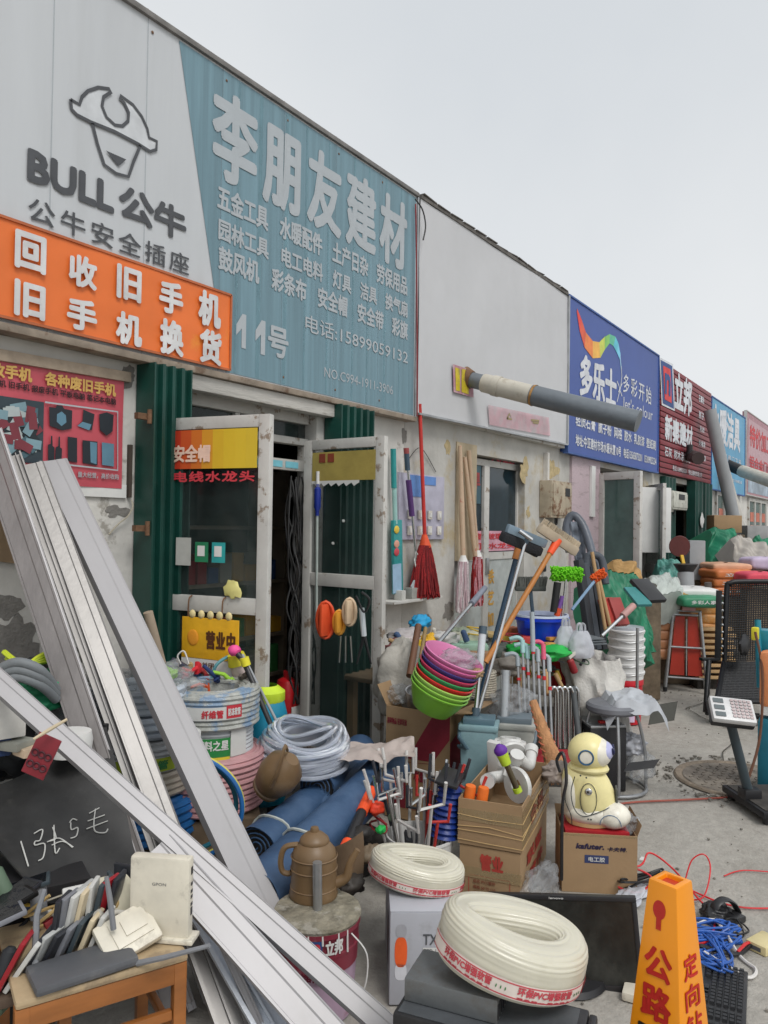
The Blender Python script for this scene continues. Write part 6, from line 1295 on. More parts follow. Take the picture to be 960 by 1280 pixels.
def inc(x, y, z): return V3((A.x, A.y, 0)) + Matrix.Rotation(an2, 3, 'Z') @ V3((x, y, z))
o = MB().box((0, 0, 0), (L2 * .86, w2 * .8, .03)).build('red_cloth_pad', P('pad_red', 170, 30, 40)); o.location = inc(L2 * .48, w2 * .5, .245); o.rotation_euler.z = an2; tag(o, 'red padding under the toy robot on the carton', 'padding')
crumple('plastic_bag', inc(L2 * .92, .1, .275), (.05, .05, .045), M_clearp, 'small clear bag beside the toy robot on the carton', 'bag', 43)
def robot():
    M_y = P('robot_cream_yellow', 228, 217, 158, rough=.35, bump=.01, dirt=.15, dscale=6); M_w = P('robot_white', 224, 220, 206, rough=.35, bump=.01, dirt=.2, dscale=7)
    t = T('toy_robot', 'cream yellow and white toy robot with round head on the brown carton', 'toy robot', inc(L2 * .40, w2 * .5, .262), YAW - rad(90) - rad(14))
    R_ = Matrix.Identity(3)
    # local: +x = the way it faces (to the right in the picture), -y toward the camera
    b = MB(); prof = [(.001, 0), (.085, .0), (.10, .03), (.105, .09), (.104, .15), (.094, .2), (.080, .235), (.06, .25), (0.001, .25)]
    m = MB(); n_ = 36; vs = []
    for r_, z in prof:
        off = .02 * max(0, 1 - abs(z - .10) / .12) - .02 * (z / .25)
        for k in range(n_):
            a_ = 6.28318 * k / n_; c_, s_ = math.cos(a_), math.sin(a_); vs.append((r_ * c_ * 1.12 + off, r_ * s_ * .82, z))
    m.add(vs, [(i * n_ + k, i * n_ + (k + 1) % n_, (i + 1) * n_ + (k + 1) % n_, (i + 1) * n_ + k) for i in range(len(prof) - 1) for k in range(n_)]); m.build('body', M_y, t)
    m = MB().sphere((.01, 0, .055), (.125, .096, .055), 28, 14, e=.9); m.build('white_base', M_w, t)
    m = MB().sphere((.105, -.03, .055), (.08, .07, .058), 24, 14); m.build('front_foot', M_w, t)
    m = MB().sphere((-.075, -.02, .13), (.045, .06, .11), 24, 14); m.build('white_back_panel', M_w, t)
    h = MB().sphere((.0, 0, .318), (.092, .086, .086), 32, 20).build('head', M_y, t)
    MB().sphere((.024, 0, .320), (.079, .080, .072), 28, 18).build('face_plate', M_w, h)
    MB().sphere((.066, -.0, .328), (.044, .060, .046), 24, 14).build('visor', P('visor_lilac', 176, 178, 214, rough=.2), h)
    for y in (-.03, .03): MB().sphere((.107, y, .338), (.008, .010, .018), 12, 8).build('eye', P('eye_dark', 30, 34, 70, rough=.2), h)
    MB().lathe([(.028, 0), (.030, .004), (.033, .004), (.035, 0)], 28, (-.012, -.085, .315), R=Matrix.Rotation(rad(90), 3, 'X')).build('ear_ring', P('ring_blue', 40, 90, 130), h)
    MB().lathe([(0, .003), (.026, .001)], 24, (-.012, -.085, .315), R=Matrix.Rotation(rad(90), 3, 'X')).build('ear_disc', M_w, h)
    MB().tube([(-.02, 0, .390), (-.01, 0, .402)], [.012, .002], 10).build('crest', M_y, h)
    m = MB(); m.lathe([(.07, .235), (.088, .24), (.092, .25), (.085, .262), (.06, .268)], 32, sx=1.0, sy=.85); m.build('collar', M_y, t)
    a_ = MB().sphere((.0, -.082, .135), (.036, .016, .07), 22, 14, e=.9).build('arm', M_y, t)
    MB().tube([(.036 * math.cos(k * .314), -.092, .135 + .07 * math.sin(k * .314)) for k in range(20)], .0016, 5, closed=True).build('arm_outline', P('line_dark', 50, 60, 60), a_)
    MB().sphere((.0, -.098, .17), (.016, .006, .016), 16, 10).build('silver_button', M_chrome, a_)
    MB().bb(.118, .128, -.035, .035, .09, .17).build('chest_screen', P('screen_grey', 76, 78, 72), t, bevel=.004)
    m = MB()
    for c_ in ([(-.06, -.094, .23), (-.075, -.094, .16), (-.06, -.098, .09), (-.02, -.098, .06), (.05, -.092, .085), (.09, -.07, .10)], [(-.09, -.08, .2), (-.10, -.08, .12), (-.075, -.09, .06), (-.07, -.09, .02)]): m.tube(smooth_path(c_, 5), .0022, 5)
    m.build('seam_line', P('line_dark', 0, 0, 0), t, kind='stuff')
    MB().tube([(.095 + .045 * math.cos(rad(k * 12 + 0)), -.096, .03 + .045 * math.sin(rad(k * 12))) for k in range(16)], .0016, 5).build('wheel_arc', P('ring_blue', 0, 0, 0), t)
    for x, z in ((-.035, .235), (-.01, .228), (.0, .05), (.012, .05)): MB().sphere((x, -.088 if z > .2 else -.1, z), (.004, .004, .004), 8, 6).build('screw', P('line_dark', 0, 0, 0), t)
    letters(t, 'robot', .07, .11, .03, .04, Fr((0, -.0965, 0)), M_dgrey, 0, 0, world=False) if 0 else None
robot()
wire('black_cable', [at_d(700, 965, 3.2), at_d(696, 950, 3.2), at_d(704, 942, 3.18), at_d(708, 975, 3.15), at_d(703, 1010, 3.15), at_d(702, 1100, 3.15)], .007, M_black, 'black cable hanging between the taped cartons and the toy robot', 'cable')
# metal basket of wire tools in a white bucket, blue bellows
def toolbucket():
    p = at_d(525, 1045, 3.35); p = V3((p.x, p.y, 0)); t = T('white_tub', 'white tub stuffed with wire tools behind the smaller hose coil', 'tub', p)
    MB().lathe([(.0, .01), (.12, .01), (.145, .24), (.15, .245), (.15, .255), (.142, .255), (.135, .2), (.12, .03), (0, .03)], 32).build('tub', M_white, t)
    R_ = random.Random(5)
    for k in range(28):
        red = k % 6 == 1; a_ = R_.uniform(0, 6.28); r_ = R_.uniform(.03, .11); b = V3((p.x + r_ * math.cos(a_), p.y + r_ * math.sin(a_), .05)); tip = b + V3((math.cos(a_) * R_.uniform(.03, .2), math.sin(a_) * R_.uniform(0, .16), R_.uniform(.27, .46)))
        m_ = (M_chrome if k % 2 else P('wire_pale', 196, 194, 190, rough=.35)) if not red else P('wire_red', 180, 50, 44)
        if k % 5 == 3: m_ = P('wire_dark', 66, 68, 74, metal=.5)
        tt = T('paint_roller_frame', ('red' if red else ('dark' if k % 5 == 3 else ('bright steel' if k % 2 else 'pale painted'))) + ' roller frame in the tangled bunch in the white tub', 'roller frame', b, group='roller frames in the white tub')
        d = (tip - b).normalized(); s_ = (RGT * math.cos(R_.uniform(0, 6)) + V3((0, 0, 1)) * .3 + d.cross(RGT) * math.sin(R_.uniform(0, 6))); s_ = (s_ - d * s_.dot(d)).normalized(); w_ = R_.uniform(.09, .13); h_ = R_.uniform(.07, .11)
        MB().cyl(b, tip, .007, n=8).build('shank', m_, tt, world=True)
        MB().tube([tip - s_ * w_ * .5 + d * h_, tip - s_ * w_ * .5, tip + s_ * w_ * .5, tip + s_ * w_ * .5 + d * h_], .0075, 7).build('fork', m_, tt, world=True)
    t = T('blue_bellows', 'dark blue ribbed plunger bellows standing in the white tub', 'plunger', at_d(557, 1030, 3.32), R=RXYZ(rad(4), rad(6), 0)); pr = []
    for k in range(9): pr += [(.062 - .001 * k, -.05 + k * .025), (.05 - .001 * k, -.037 + k * .025)]
    MB().lathe([(0, -.05)] + pr + [(.03, .18), (0, .185)], 28).build('bellows', P('bellows_blue', 24, 50, 120, rough=.35), t)
    MB().box((-.01, 0, .20), (.16, .10, .015), R=RXYZ(.1, -.2, .3)).build('rubber_cup', M_black, t, bevel=.006)
toolbucket()
# red and brown carton with pots
A = at_z(484, 893, .47); A = at_d(483, 882, 4.25); B = at_d(563, 893, 4.05); 
u = V3((B.x - A.x, B.y - A.y, 0)); L3 = u.length; an3 = math.atan2(u.y, u.x); zt3 = (A.z + B.z) / 2
t = T('carton', 'large brown carton with crimson printed bands holding pots by the door', 'carton', (A.x, A.y, 0), an3)
openbox(t, L3, .36, zt3, M_card, (0, 0, 1, 1), .12, fang=(0, 0, 60, 10)); M_crim = P('print_crimson', 130, 36, 50, rough=.6)
F3_ = Fr((0, -.001, 0)); FRR = Fr((L3 + .001, 0, 0), (0, 1, 0), (0, 0, 1))
m = MB(); m.poly([(L3 * .35, zt3 * .55), (L3 * .72, zt3 * .95), (L3 * .995, zt3 * .99), (L3 * .995, zt3 * .78), (L3 * .75, zt3 * .56)], F3_); m.build('crimson_band', M_crim, t)
m = MB(); m.poly([(L3 * .12, zt3 * .35), (L3 * .33, zt3 * .52), (L3 * .33, zt3 * .1), (L3 * .12, zt3 * .1)], F3_); m.build('crimson_band', M_crim, t)
MB().poly([(.0, zt3 * .75), (.36, zt3 * .98), (.36, zt3 * .6), (.0, zt3 * .4)], FRR).build('crimson_band', M_crim, t)
m = MB(); m.stroke([(L3 * .36, zt3 * .1), (L3 * .36, zt3 * .52), (L3 * .74, zt3 * .54), (L3 * .74, zt3 * .12)], .005, F3_, .001, closed=True); m.build('crimson_frame', M_crim, t)
letters(t, '水壶', L3 * .45, L3 * .64, zt3 * .36, zt3 * .48, F3_, M_crim, .001, .1, world=False); letters(t, '欧尚雅家居', L3 * .76, L3 * .99, zt3 * .06, zt3 * .16, F3_, M_crim, .001, .1, world=False); letters(t, '易碎物品 轻拿轻放', L3 * .02, L3 * .34, zt3 * .84, zt3 * .90, F3_, M_crim, .001, .05, world=False)
def onb(x, y, z): return V3((A.x, A.y, 0)) + Matrix.Rotation(an3, 3, 'Z') @ V3((x, y, z))
M_tin = mat('aluminium_ware', (.55, .55, .55), rough=.3, metal=.85, var=.1, bump=.02)
for k, (x, y, z, r_, h_, rx, ry, l) in enumerate(((.13, .12, .0, .065, .085, 10, -15, 'bright aluminium pot at the left of the pot carton'), (.26, .07, -.03, .06, .075, 30, 20, 'bright aluminium mug lying beside the pot carton rim'), (.10, .24, .06, .07, .08, 40, -30, 'aluminium pan tilted at the back of the pot carton'))):
    t = T('aluminium_pot', l, 'pot', onb(x, y, zt3 + z), R=RXYZ(rad(rx), rad(ry), 0), group='aluminium pots')
    MB().lathe([(0, .0), (r_ * .92, 0), (r_, .01), (r_, h_), (r_ * 1.06, h_ + .003), (r_ * .96, h_), (r_ * .94, .012), (0, .01)], 28).build('pot', M_tin, t); MB().lathe([(r_ * 1.005, h_ * .5), (r_ * 1.02, h_ * .53), (r_ * 1.005, h_ * .56)], 28).build('rolled_ring', M_tin, t)
# basin stack
bc = at_d(549, 862, 3.95); tR = Matrix.Rotation(YAW - rad(90), 3, 'Z') @ Matrix.Rotation(rad(22), 3, 'Y') @ Matrix.Rotation(rad(10), 3, 'X')
bcol = [((122, 178, 62), 'lime green'), ((140, 190, 78), 'light green'), ((160, 204, 100), 'pale lime'), ((205, 50, 44), 'bright red'), ((60, 150, 90), 'mid green'), ((190, 60, 90), 'rose'), ((70, 60, 120), 'indigo'), ((200, 100, 150), 'pink'), ((205, 120, 165), 'light pink')]
for k, (c_, l) in enumerate(bcol):
    z = k * .024; t = T('plastic_basin', '%s plastic basin, %s from the bottom of the tilted stack' % (l, 'lowest first second third fourth fifth sixth seventh eighth'.split()[k] if k else 'lowest'), 'basin', bc + tR @ V3((0, 0, z - .12)), R=tR, group='stacked plastic basins')
    MB().lathe([(0, 0), (.085, 0), (.10, .006), (.135, .07), (.150, .115), (.158, .118), (.160, .126), (.154, .129), (.146, .12), (.13, .07), (.096, .012), (0, .008)], 36).build('bowl', P('basin_%d' % k, *c_, rough=.35, var=.06, bump=0), t)
crumple('plastic_bag', bc + tR @ V3((.03, .0, .19)), (.10, .09, .05), M_clearp, 'clear bag lying inside the top pink basin', 'bag', 51)
o = crumple('brown_scrap', bc + tR @ V3((.12, -.05, .17)), (.06, .04, .02), M_card, 'brown cardboard scrap at the rim of the top basin', 'scrap', 52)
# mop buckets
def mopbucket(px, py, top, d, c1, c2, lab, sx, pole=True, tall=0):
    p = at_d(px, py, d); p = V3((p.x, p.y, 0)); zt = at_d(px, top, d).z; t = T('mop_bucket', lab, 'mop bucket', p, YAW - rad(90) - rad(12))
    m1 = P('mb_' + c1[1], *c1[0], rough=.4, dirt=.2, dscale=6); m2 = P('mb_' + c2[1], *c2[0], rough=.4)
    m = MB(); w_, d_ = sx, sx * .85; h = zt
    m.box((0, 0, h / 2), (w_, d_, h)); m.v = [V3((v.x * lerp(.84, 1, v.z / h), v.y * lerp(.84, 1, v.z / h), v.z)) for v in m.v]; m.build('body', m1, t, bevel=.02)
    MB().box((0, 0, h + .006), (w_ * 1.06, d_ * 1.06, .03)).build('rim', m1, t, bevel=.008); MB().box((-.0, 0, h + .035), (w_ * .86, d_ * .8, .035)).build('wringer', m2, t, bevel=.008)
    MB().tube(smooth_path([(-w_ * .54, 0, h - .02), (-w_ * .45, -d_ * .55, h - .09), (0, -d_ * .64, h - .12), (w_ * .45, -d_ * .55, h - .09), (w_ * .54, 0, h - .02)], 5) if tall else [(-w_ * .54, 0, h - .0), (-w_ * .50, -d_ * .58, h - .04), (-w_ * .3, -d_ * .60, h - .09), (-w_ * .52, -d_ * .3, h - .1)], .010, 8, flat=1.6).build('handle', m2, t)
    MB().bb(w_ * .1, w_ * .22, -d_ * .47, -d_ * .43, h * .25, h * .75).build('side_mark', m2, t) if tall else None
    return t, zt, p
mopbucket(598, 1000, 908, 4.0, ((128, 158, 164), 'aqua'), ((84, 110, 122), 'slate'), 'blue grey flat mop bucket right of the pot carton', .19)
mopbucket(642, 1000, 906, 4.15, ((165, 166, 160), 'grey'), ((100, 112, 120), 'dark'), 'light grey flat mop bucket beside the straw broom', .215, tall=1)
def pole(name, lab, cat, a, b, r, m, extra=None, n=10):
    t = T(name, lab, cat, b); MB().tube([a, b], r, n).build('pole', m, t, world=True)
    for e in extra or []: 
        q0, q1 = V3(a).lerp(V3(b), e[0]), V3(a).lerp(V3(b), e[1]); MB().tube([q0, q1], [e[2], e[3] if len(e) > 5 else e[2]], 12).build(e[-2], e[-1], t, world=True)
    return t
M_grip = P('grip_slate', 66, 84, 96); M_gp = P('grip_pale', 190, 196, 200, rough=.4)
pole('flat_mop_pole', 'steel mop pole with pale grip standing in the blue grey mop bucket', 'mop pole', at_d(604, 783, 4.15), at_d(593, 908, 4.0), .012, M_chrome, [(0, .5, .020, 'grip', M_gp), (.0, .08, .022, 'end_cap', M_grip), (.82, 1.0, .021, 'socket', M_grip)])
pole('flat_mop_pole', 'wrapped pale mop pole standing in the light grey mop bucket', 'mop pole', at_d(632, 838, 4.2), at_d(630, 905, 4.12), .028, M_clearp, [(0, 1, .018, 'wrapped_pole', M_gp)])
pole('flat_mop_pole', 'grey pole with slate grip leaning up to the hung mops from the basin stack', 'mop pole', at_d(606, 735, 5.2), at_d(546, 806, 4.3), .012, M_chrome, [(0, .32, .020, 'grip', P('grip_grey', 120, 125, 138))])
crumple('plastic_bag', at_d(640, 878, 4.3), (.14, .10, .085), M_clearp, 'crumpled clear bag between the mop buckets and rope', 'bag', 55)
# long handled brushes crossing the picture centre
def headed(name, lab, cat, h0, h1, pb, r, m, hd, tt=None):
    """pole from the middle of its head h0..h1 down to pb"""
    c = V3(h0).lerp(V3(h1), .5); t = T(name, lab, cat, pb); MB().tube([c, pb], r, 12).build('pole', m, t, world=True); return t, c
M_blk = P('bristle_black', 34, 36, 40, rough=.9, bump=.8, bscale=120)
h0, h1 = at_d(634, 660, 4.2), at_d(682, 680, 4.35); t, c = headed('window_squeegee', 'tall window squeegee with clear grey head and black sponge crossing the centre', 'squeegee', h0, h1, at_d(598, 890, 4.05), .011, M_chrome, None)
ax = (h1 - h0).normalized(); MB().bar(h0, h1, .05, .028, up=-_f).build('grey_head', P('head_steel_blue', 130, 150, 165, rough=.25, metal=.3), t, world=True, bevel=.008); q = -UPV * .045 - RGT * .03; MB().bar(h0 + q, h1 + q, .055, .05, up=-_f).build('sponge', M_blk, t, world=True, bevel=.015)
MB().tube([c - UPV * .0, c - UPV * .06 - RGT * .02], [.028, .016], 12).build('socket', P('grip_slate', 0, 0, 0), t, world=True); MB().tube([at_d(649, 668, 4.2) + UPV * .02, at_d(665, 675, 4.2)], .012, 8).build('silver_strip', M_chrome, t, world=True)
h0, h1 = at_d(627, 668, 4.35), at_d(672, 692, 4.5); t, c = headed('floor_brush', 'black bristled broom with a navy pole standing behind the squeegee', 'broom', h0, h1, at_d(598, 880, 4.25), .016, P('pole_navy', 44, 70, 92, rough=.4), None)
MB().bar(h0, h1, .05, .035, up=-_f).build('bristles', M_blk, t, world=True, bevel=.01); MB().tube([c, V3(c).lerp(at_d(598, 880, 4.25), .1)], .024, 12).build('socket', P('socket_orange2', 200, 130, 70), t, world=True)
h0, h1 = at_d(674, 659, 4.3), at_d(720, 690, 4.45); t, c = headed('scrubbing_broom', 'scrubbing broom with cream bristle block and orange wooden pole', 'broom', h0, h1, at_d(607, 828, 4.1), .015, mat('orange_pole', (.48, .19, .045), rough=.45, var=.15), None)
ax = (h1 - h0).normalized(); nn_ = ax.cross(_f).normalized()
MB().bar(h0, h1, .055, .04, up=-_f).build('block', mat('block_cream', (.46, .38, .28), rough=.6), t, world=True, bevel=.012)
m = MB(); R_ = random.Random(3)
for k in range(220):
    b = V3(h0).lerp(V3(h1), R_.random()) + _f * R_.uniform(-.02, .02); up_ = -nn_ if nn_.z < 0 else nn_; m.tube([b + up_ * .02, b + up_ * (.055 + R_.uniform(0, .006)) + ax * R_.uniform(-.004, .004)], .0022, 4)
m.build('bristles', mat('bristle_cream', (.5, .42, .31), rough=.9, var=.3), t, world=True, kind='stuff')
MB().tube([c, V3(c).lerp(at_d(607, 828, 4.1), .12)], [.026, .019], 12).build('socket', P('neon_orange', 0, 0, 0), t, world=True)
def fluffy(name, lab, cat, a, b, r, mcol, n, seed, strand=.03, th=.004, pole_to=None, pm=None):
    t = T(name, lab, cat, pole_to if pole_to is not None else a); R_ = random.Random(seed); a, b = V3(a), V3(b); d = (b - a).normalized(); s1 = d.cross(V3((0, 0, 1))).normalized(); s2 = s1.cross(d)
    MB().tube([a, b], r * .75, 14).build('core', mcol, t, world=True); m = MB()
    for k in range(n):
        q = a + (b - a) * R_.random(); an_ = R_.uniform(0, 6.28); o_ = s1 * math.cos(an_) + s2 * math.sin(an_); q0 = q + o_ * r * .7; q1 = q0 + o_ * strand * R_.uniform(.6, 1) + d * R_.uniform(-.012, .012); m.tube([q0, (q0 + q1) / 2 + V3((0, 0, -.002)), q1], [th, th, th * .7], 5)
    m.build('noodles', mcol, t, world=True, kind='stuff')
    if pole_to is not None: MB().tube([(a + b) / 2, pole_to], .010, 8).build('pole', pm or M_chrome, t, world=True)
    return t
fluffy('chenille_mop', 'lime green chenille mop head above the blue tub', 'mop', at_d(690, 717, 5.0), at_d(727, 718, 5.0), .035, P('chenille_lime', 110, 200, 30, rough=.9), 420, 8, .028, .007, at_d(700, 800, 5.0))
fluffy('chenille_mop', 'orange chenille duster with pale blue handle right of the lime mop', 'duster', at_d(741, 724, 5.2), at_d(756, 715, 5.2), .022, P('chenille_orange', 230, 100, 40, rough=.9), 200, 9, .02, .006, at_d(715, 762, 5.1), P('handle_paleblue', 130, 160, 190))
# blue tub and grey broom upside down in it
p = at_d(676, 800, 5.1); zb, ztp = at_d(676, 805, 5.1).z, at_d(676, 767, 5.1).z
t = T('blue_tub', 'bright blue plastic tub with white rim on the goods table', 'tub', (p.x, p.y, zb))
Mbt = P('tub_blue', 10, 56, 190, rough=.35, bump=0); hh = ztp - zb
MB().lathe([(0, 0), (.135, 0), (.14, .01), (.165, hh * .82), (.155, hh * .8), (.13, .02), (0, .015)], 36).build('tub', Mbt, t); MB().lathe([(.165, hh * .80), (.185, hh * .82), (.185, hh * .9), (.17, hh * .92)], 36).build('rim_band', Mbt, t); MB().lathe([(.166, hh * .9), (.182, hh * .93), (.18, hh), (.168, hh), (.16, hh * .85)], 36).build('white_rim', P('rim_pale', 190, 200, 220, rough=.3), t); MB().box((-.185, 0, hh * .72), (.03, .06, .05)).build('handle_lug', Mbt, t, bevel=.006)
hb0, hb1 = at_d(644, 736, 5.1), at_d(682, 736, 5.1)
t = T('soft_broom', 'dark grey soft broom standing upside down in the blue tub', 'broom', at_d(668, 775, 5.1)); m = MB(); R_ = random.Random(12)
MB().bar(hb0, hb1, .05, .03).build('block', P('block_grey', 70, 74, 70), t, world=True, bevel=.008)
for k in range(260): b = V3(hb0).lerp(V3(hb1), R_.random()) + _f * R_.uniform(-.02, .02); m.tube([b, b + V3((0, 0, .07 + R_.uniform(0, .012))) + RGT * ((b - (hb0 + hb1) / 2).dot(RGT) * .12 + R_.uniform(-.004, .004))], [.004, .003], 4)
m.build('bristles', P('bristle_grey', 96, 98, 94, rough=.9), t, world=True, kind='stuff'); MB().tube([(hb0 + hb1) / 2, at_d(669, 800, 5.1)], .013, 8).build('pole', P('grip_slate', 0, 0, 0), t, world=True)
pole('brush_handle', 'short black brush handle in the blue tub', 'brush', at_d(697, 728, 5.0), at_d(692, 765, 5.0), .025, M_black); pole('brush_handle', 'purple and orange brush handle in the blue tub', 'brush', at_d(703, 745, 5.0), at_d(696, 770, 5.0), .014, P('handle_purple', 120, 80, 160), [(.6, 1, .02, 'orange_end', P('socket_orange', 0, 0, 0))])
def shopbag(px, py, d, w_, h_, lab, seed):
    t = T('shopping_bag', lab, 'bag', at_d(px, py + 20, d)); c = at_d(px, py, d); m = MB()
    def fn(u, v):
        a = 6.28318 * u; wv = math.sin(min(1, v * 1.15) * 1.9) ; r_ = w_ * (.35 + .75 * math.sin(math.pi * (1 - v) * .62 + .25)) * (1 + .18 * noise.noise(V3((math.cos(a) * 2, math.sin(a) * 2, v * 4 + seed)))); return c + RGT * (r_ * math.cos(a)) + _f * (r_ * .6 * math.sin(a)) + V3((0, 0, (v - .5) * h_ * 1.2))
    m.grid(fn, 36, 18, cu=True); m.build('sack', P('film_whitish', 205, 208, 216, rough=.25, alpha=.72, bump=.35, bscale=18), t, world=True)
    for s_ in (-1, 1): MB().tube(smooth_path([c + RGT * (s_ * w_ * .35) + V3((0, 0, h_ * .55)), c + RGT * (s_ * w_ * .3) + V3((0, 0, h_ * .85)), c + RGT * (s_ * w_ * .05) + V3((0, 0, h_ * .9)), c + RGT * (s_ * w_ * .1) + V3((0, 0, h_ * .5))], 5), .008, 6, flat=.5).build('handle', P('film_whitish', 0, 0, 0), t, world=True)
shopbag(707, 800, 4.9, .065, .15, 'white carrier bag hanging left of the smaller printed one, below the lime mop', 1); shopbag(726, 805, 4.85, .075, .14, 'white carrier bag with faint red print right of its neighbour', 2)
# low goods table behind everything, with its heap
p = at_d(600, 870, 5.0)
t = T('goods_table', 'long low table against the wall heaped with small hardware goods', 'table', (4.6, 2.72, 0))
MB().bb(4.0, 6.5, 2.35, 3.12, .58, .61).build('tabletop', mat('table_plywood', (.30, .22, .14), rough=.8, var=.2), t, world=True, bevel=.004)
for x in (4.05, 5.2, 6.4):
    for y in (2.4, 3.05): MB().bb(x, x + .05, y, y + .05, 0, .579).build('leg', M_wood, t, world=True)
def gb(px, py, d, w_, dd, h_, c_, lab, yaw=0, cat='box', nm='goods_packet', tilt=0):
    o = MB().box((0, 0, 0), (w_, dd, h_)).build(nm, P('g_%d_%d_%d' % c_, *c_), bevel=min(w_, dd, h_) * .15); o.location = at_d(px, py, d); o.rotation_euler = (rad(tilt), 0, YAW - rad(90) + rad(yaw)); tag(o, lab, cat); return o
for a in ((592, 796, 5.2, .26, .2, .06, (190, 190, 170), 'flat cream packet on the goods table right of the basin stack', 10), (585, 808, 5.0, .24, .2, .05, (150, 185, 165), 'pale green folded packet below the cream packet'), (588, 818, 4.9, .26, .2, .05, (160, 120, 90), 'tan packet third down in the folded pile'), (520, 800, 5.0, .2, .15, .05, (200, 190, 190), 'pale pink packet behind the basin stack'), (500, 812, 4.8, .1, .12, .05, (150, 90, 80), 'brown rolled packet at the left of the goods table'), (640, 790, 5.3, .1, .1, .07, (180, 100, 60), 'orange brown packet left of the blue tub', 30), (632, 800, 5.2, .06, .06, .09, (200, 170, 60), 'yellow packet left of the blue tub'), (646, 812, 5.1, .12, .1, .04, (60, 70, 60), 'dark green tool packet under the blue tub'), (657, 800, 5.0, .06, .1, .06, (190, 60, 60), 'red packet under the left side of the blue tub'), (552, 793, 5.1, .12, .1, .05, (140, 130, 120), 'grey packet behind the top basins'), (536, 815, 4.7, .05, .05, .13, (110, 60, 40), 'brown upright box of brushes by the basins', 0), (525, 812, 4.75, .04, .04, .12, (215, 180, 40), 'yellow upright brush packet left of the basins')): gb(*a)
for k, (px, py, d, r_, c_, l, sd) in enumerate(((525, 778, 5.3, (.09, .06, .05), (30, 150, 200), 'bright blue plastic film on the goods heap under the red mop', 61), (505, 795, 5.1, (.12, .08, .05), (170, 165, 165), 'crumpled pale film on the left of the goods heap', 62), (555, 800, 5.0, (.12, .08, .05), (190, 188, 185), 'crumpled white film behind the basins', 63), (497, 812, 4.8, (.1, .07, .05), (120, 60, 60), 'maroon crumpled packet at the left of the goods heap', 64), (622, 815, 5.0, (.13, .08, .06), (90, 96, 90), 'grey tangled net sponge beside the rope coil', 65), (640, 830, 4.8, (.14, .1, .06), (130, 124, 116), 'crumpled grey brown wrapping over the canes', 66), (536, 803, 4.9, (.05, .04, .05), (220, 170, 30), 'yellow glove on the goods heap', 67), (575, 790, 5.3, (.09, .06, .03), (140, 150, 130), 'green grey cloth on the goods heap', 68), (655, 815, 4.9, (.12, .1, .05), (20, 150, 60), 'green plastic net beneath the blue tub', 69), (690, 815, 4.8, (.15, .1, .035), (30, 170, 70), 'flat green plastic tray corner beneath the carrier bags', 70), (668, 800, 5.2, (.05, .05, .04), (150, 40, 44), 'red bundle left of the blue tub base', 71))):
    crumple('goods_bundle', at_d(px, py, d), r_, P('gb_%d' % k, *c_), l, 'bundle', sd, nz=.5, n=26, k=16)
# sack behind the pot carton and rope coil
crumple('woven_sack', at_d(503, 850, 4.55), (.17, .15, .22), mat('sack_grey', (.40, .38, .34), rough=.9, var=.15, bump=.4, bscale=50), 'bulging grey white sack behind the pot carton', 'sack', 81, nz=.22)
crumple('black_bag', at_d(500, 868, 4.35), (.09, .07, .05), M_clearp, 'dark clear film over the aluminium pots', 'bag', 82)
hosecoil(at_d(600, 870, 4.6), .10, .15, .007, mat('rope_cream', (.48, .44, .36), rough=.9, var=.2, scale=30, bump=.6, bscale=90), 'coil of cream rope standing behind the mop buckets', 21, .05, cat='rope', group='rope coils', n=6)
pole('wooden_roller', 'brown wooden rolling stick leaning beside the basins', 'stick', at_d(523, 782, 4.5), at_d(512, 845, 4.2), .02, mat('brown_stick', (.14, .06, .03), rough=.5)); pole('wooden_roller', 'ochre wooden stick leaning right of the brown one', 'stick', at_d(532, 785, 4.55), at_d(522, 845, 4.25), .012, mat('ochre_stick', (.30, .2, .08), rough=.5)); pole('hammer_handle', 'pale wooden hammer handle lying on the left goods heap', 'handle', at_d(487, 800, 4.7), at_d(512, 812, 4.6), .014, M_wood)
# walking canes in a rack
for k, (px, top, bot, c_, l) in enumerate(((651, 820, 905, 0, 'leftmost'), (657, 800, 905, 1, 'second'), (663, 808, 908, 1, 'third'), (669, 765, 910, 0, 'tallest middle'), (676, 812, 912, 0, 'fifth'), (683, 805, 930, 2, 'pink topped'), (690, 822, 935, 0, 'rightmost'))):
    a, b = at_d(px - 4, top, 4.45), at_d(px, bot, 4.3); gm = [P('cane_grip_grey', 160, 170, 176), P('cane_grip_aqua', 160, 200, 200), P('cane_grip_pink', 214, 90, 120)][c_]
    t = T('walking_cane', '%s steel walking cane in the rack left of the white sack' % l, 'cane', b, group='walking canes'); MB().tube([a, b], .008, 8).build('shaft', M_steel, t, world=True); MB().tube([a + V3((0, 0, .0)), a.lerp(b, .35 if k == 3 else .16)], .014, 10).build('grip', gm, t, world=True)
    if k not in (3,): MB().tube(smooth_path([a, a + V3((0, 0, .015)) - RGT * .03, a - RGT * .075 + V3((0, 0, .005))], 4), .012, 8).build('handle', gm, t, world=True)
    MB().tube([a.lerp(b, .33), a.lerp(b, .37)], .012, 8).build('red_clip', P('clip_red', 190, 30, 40), t, world=True)
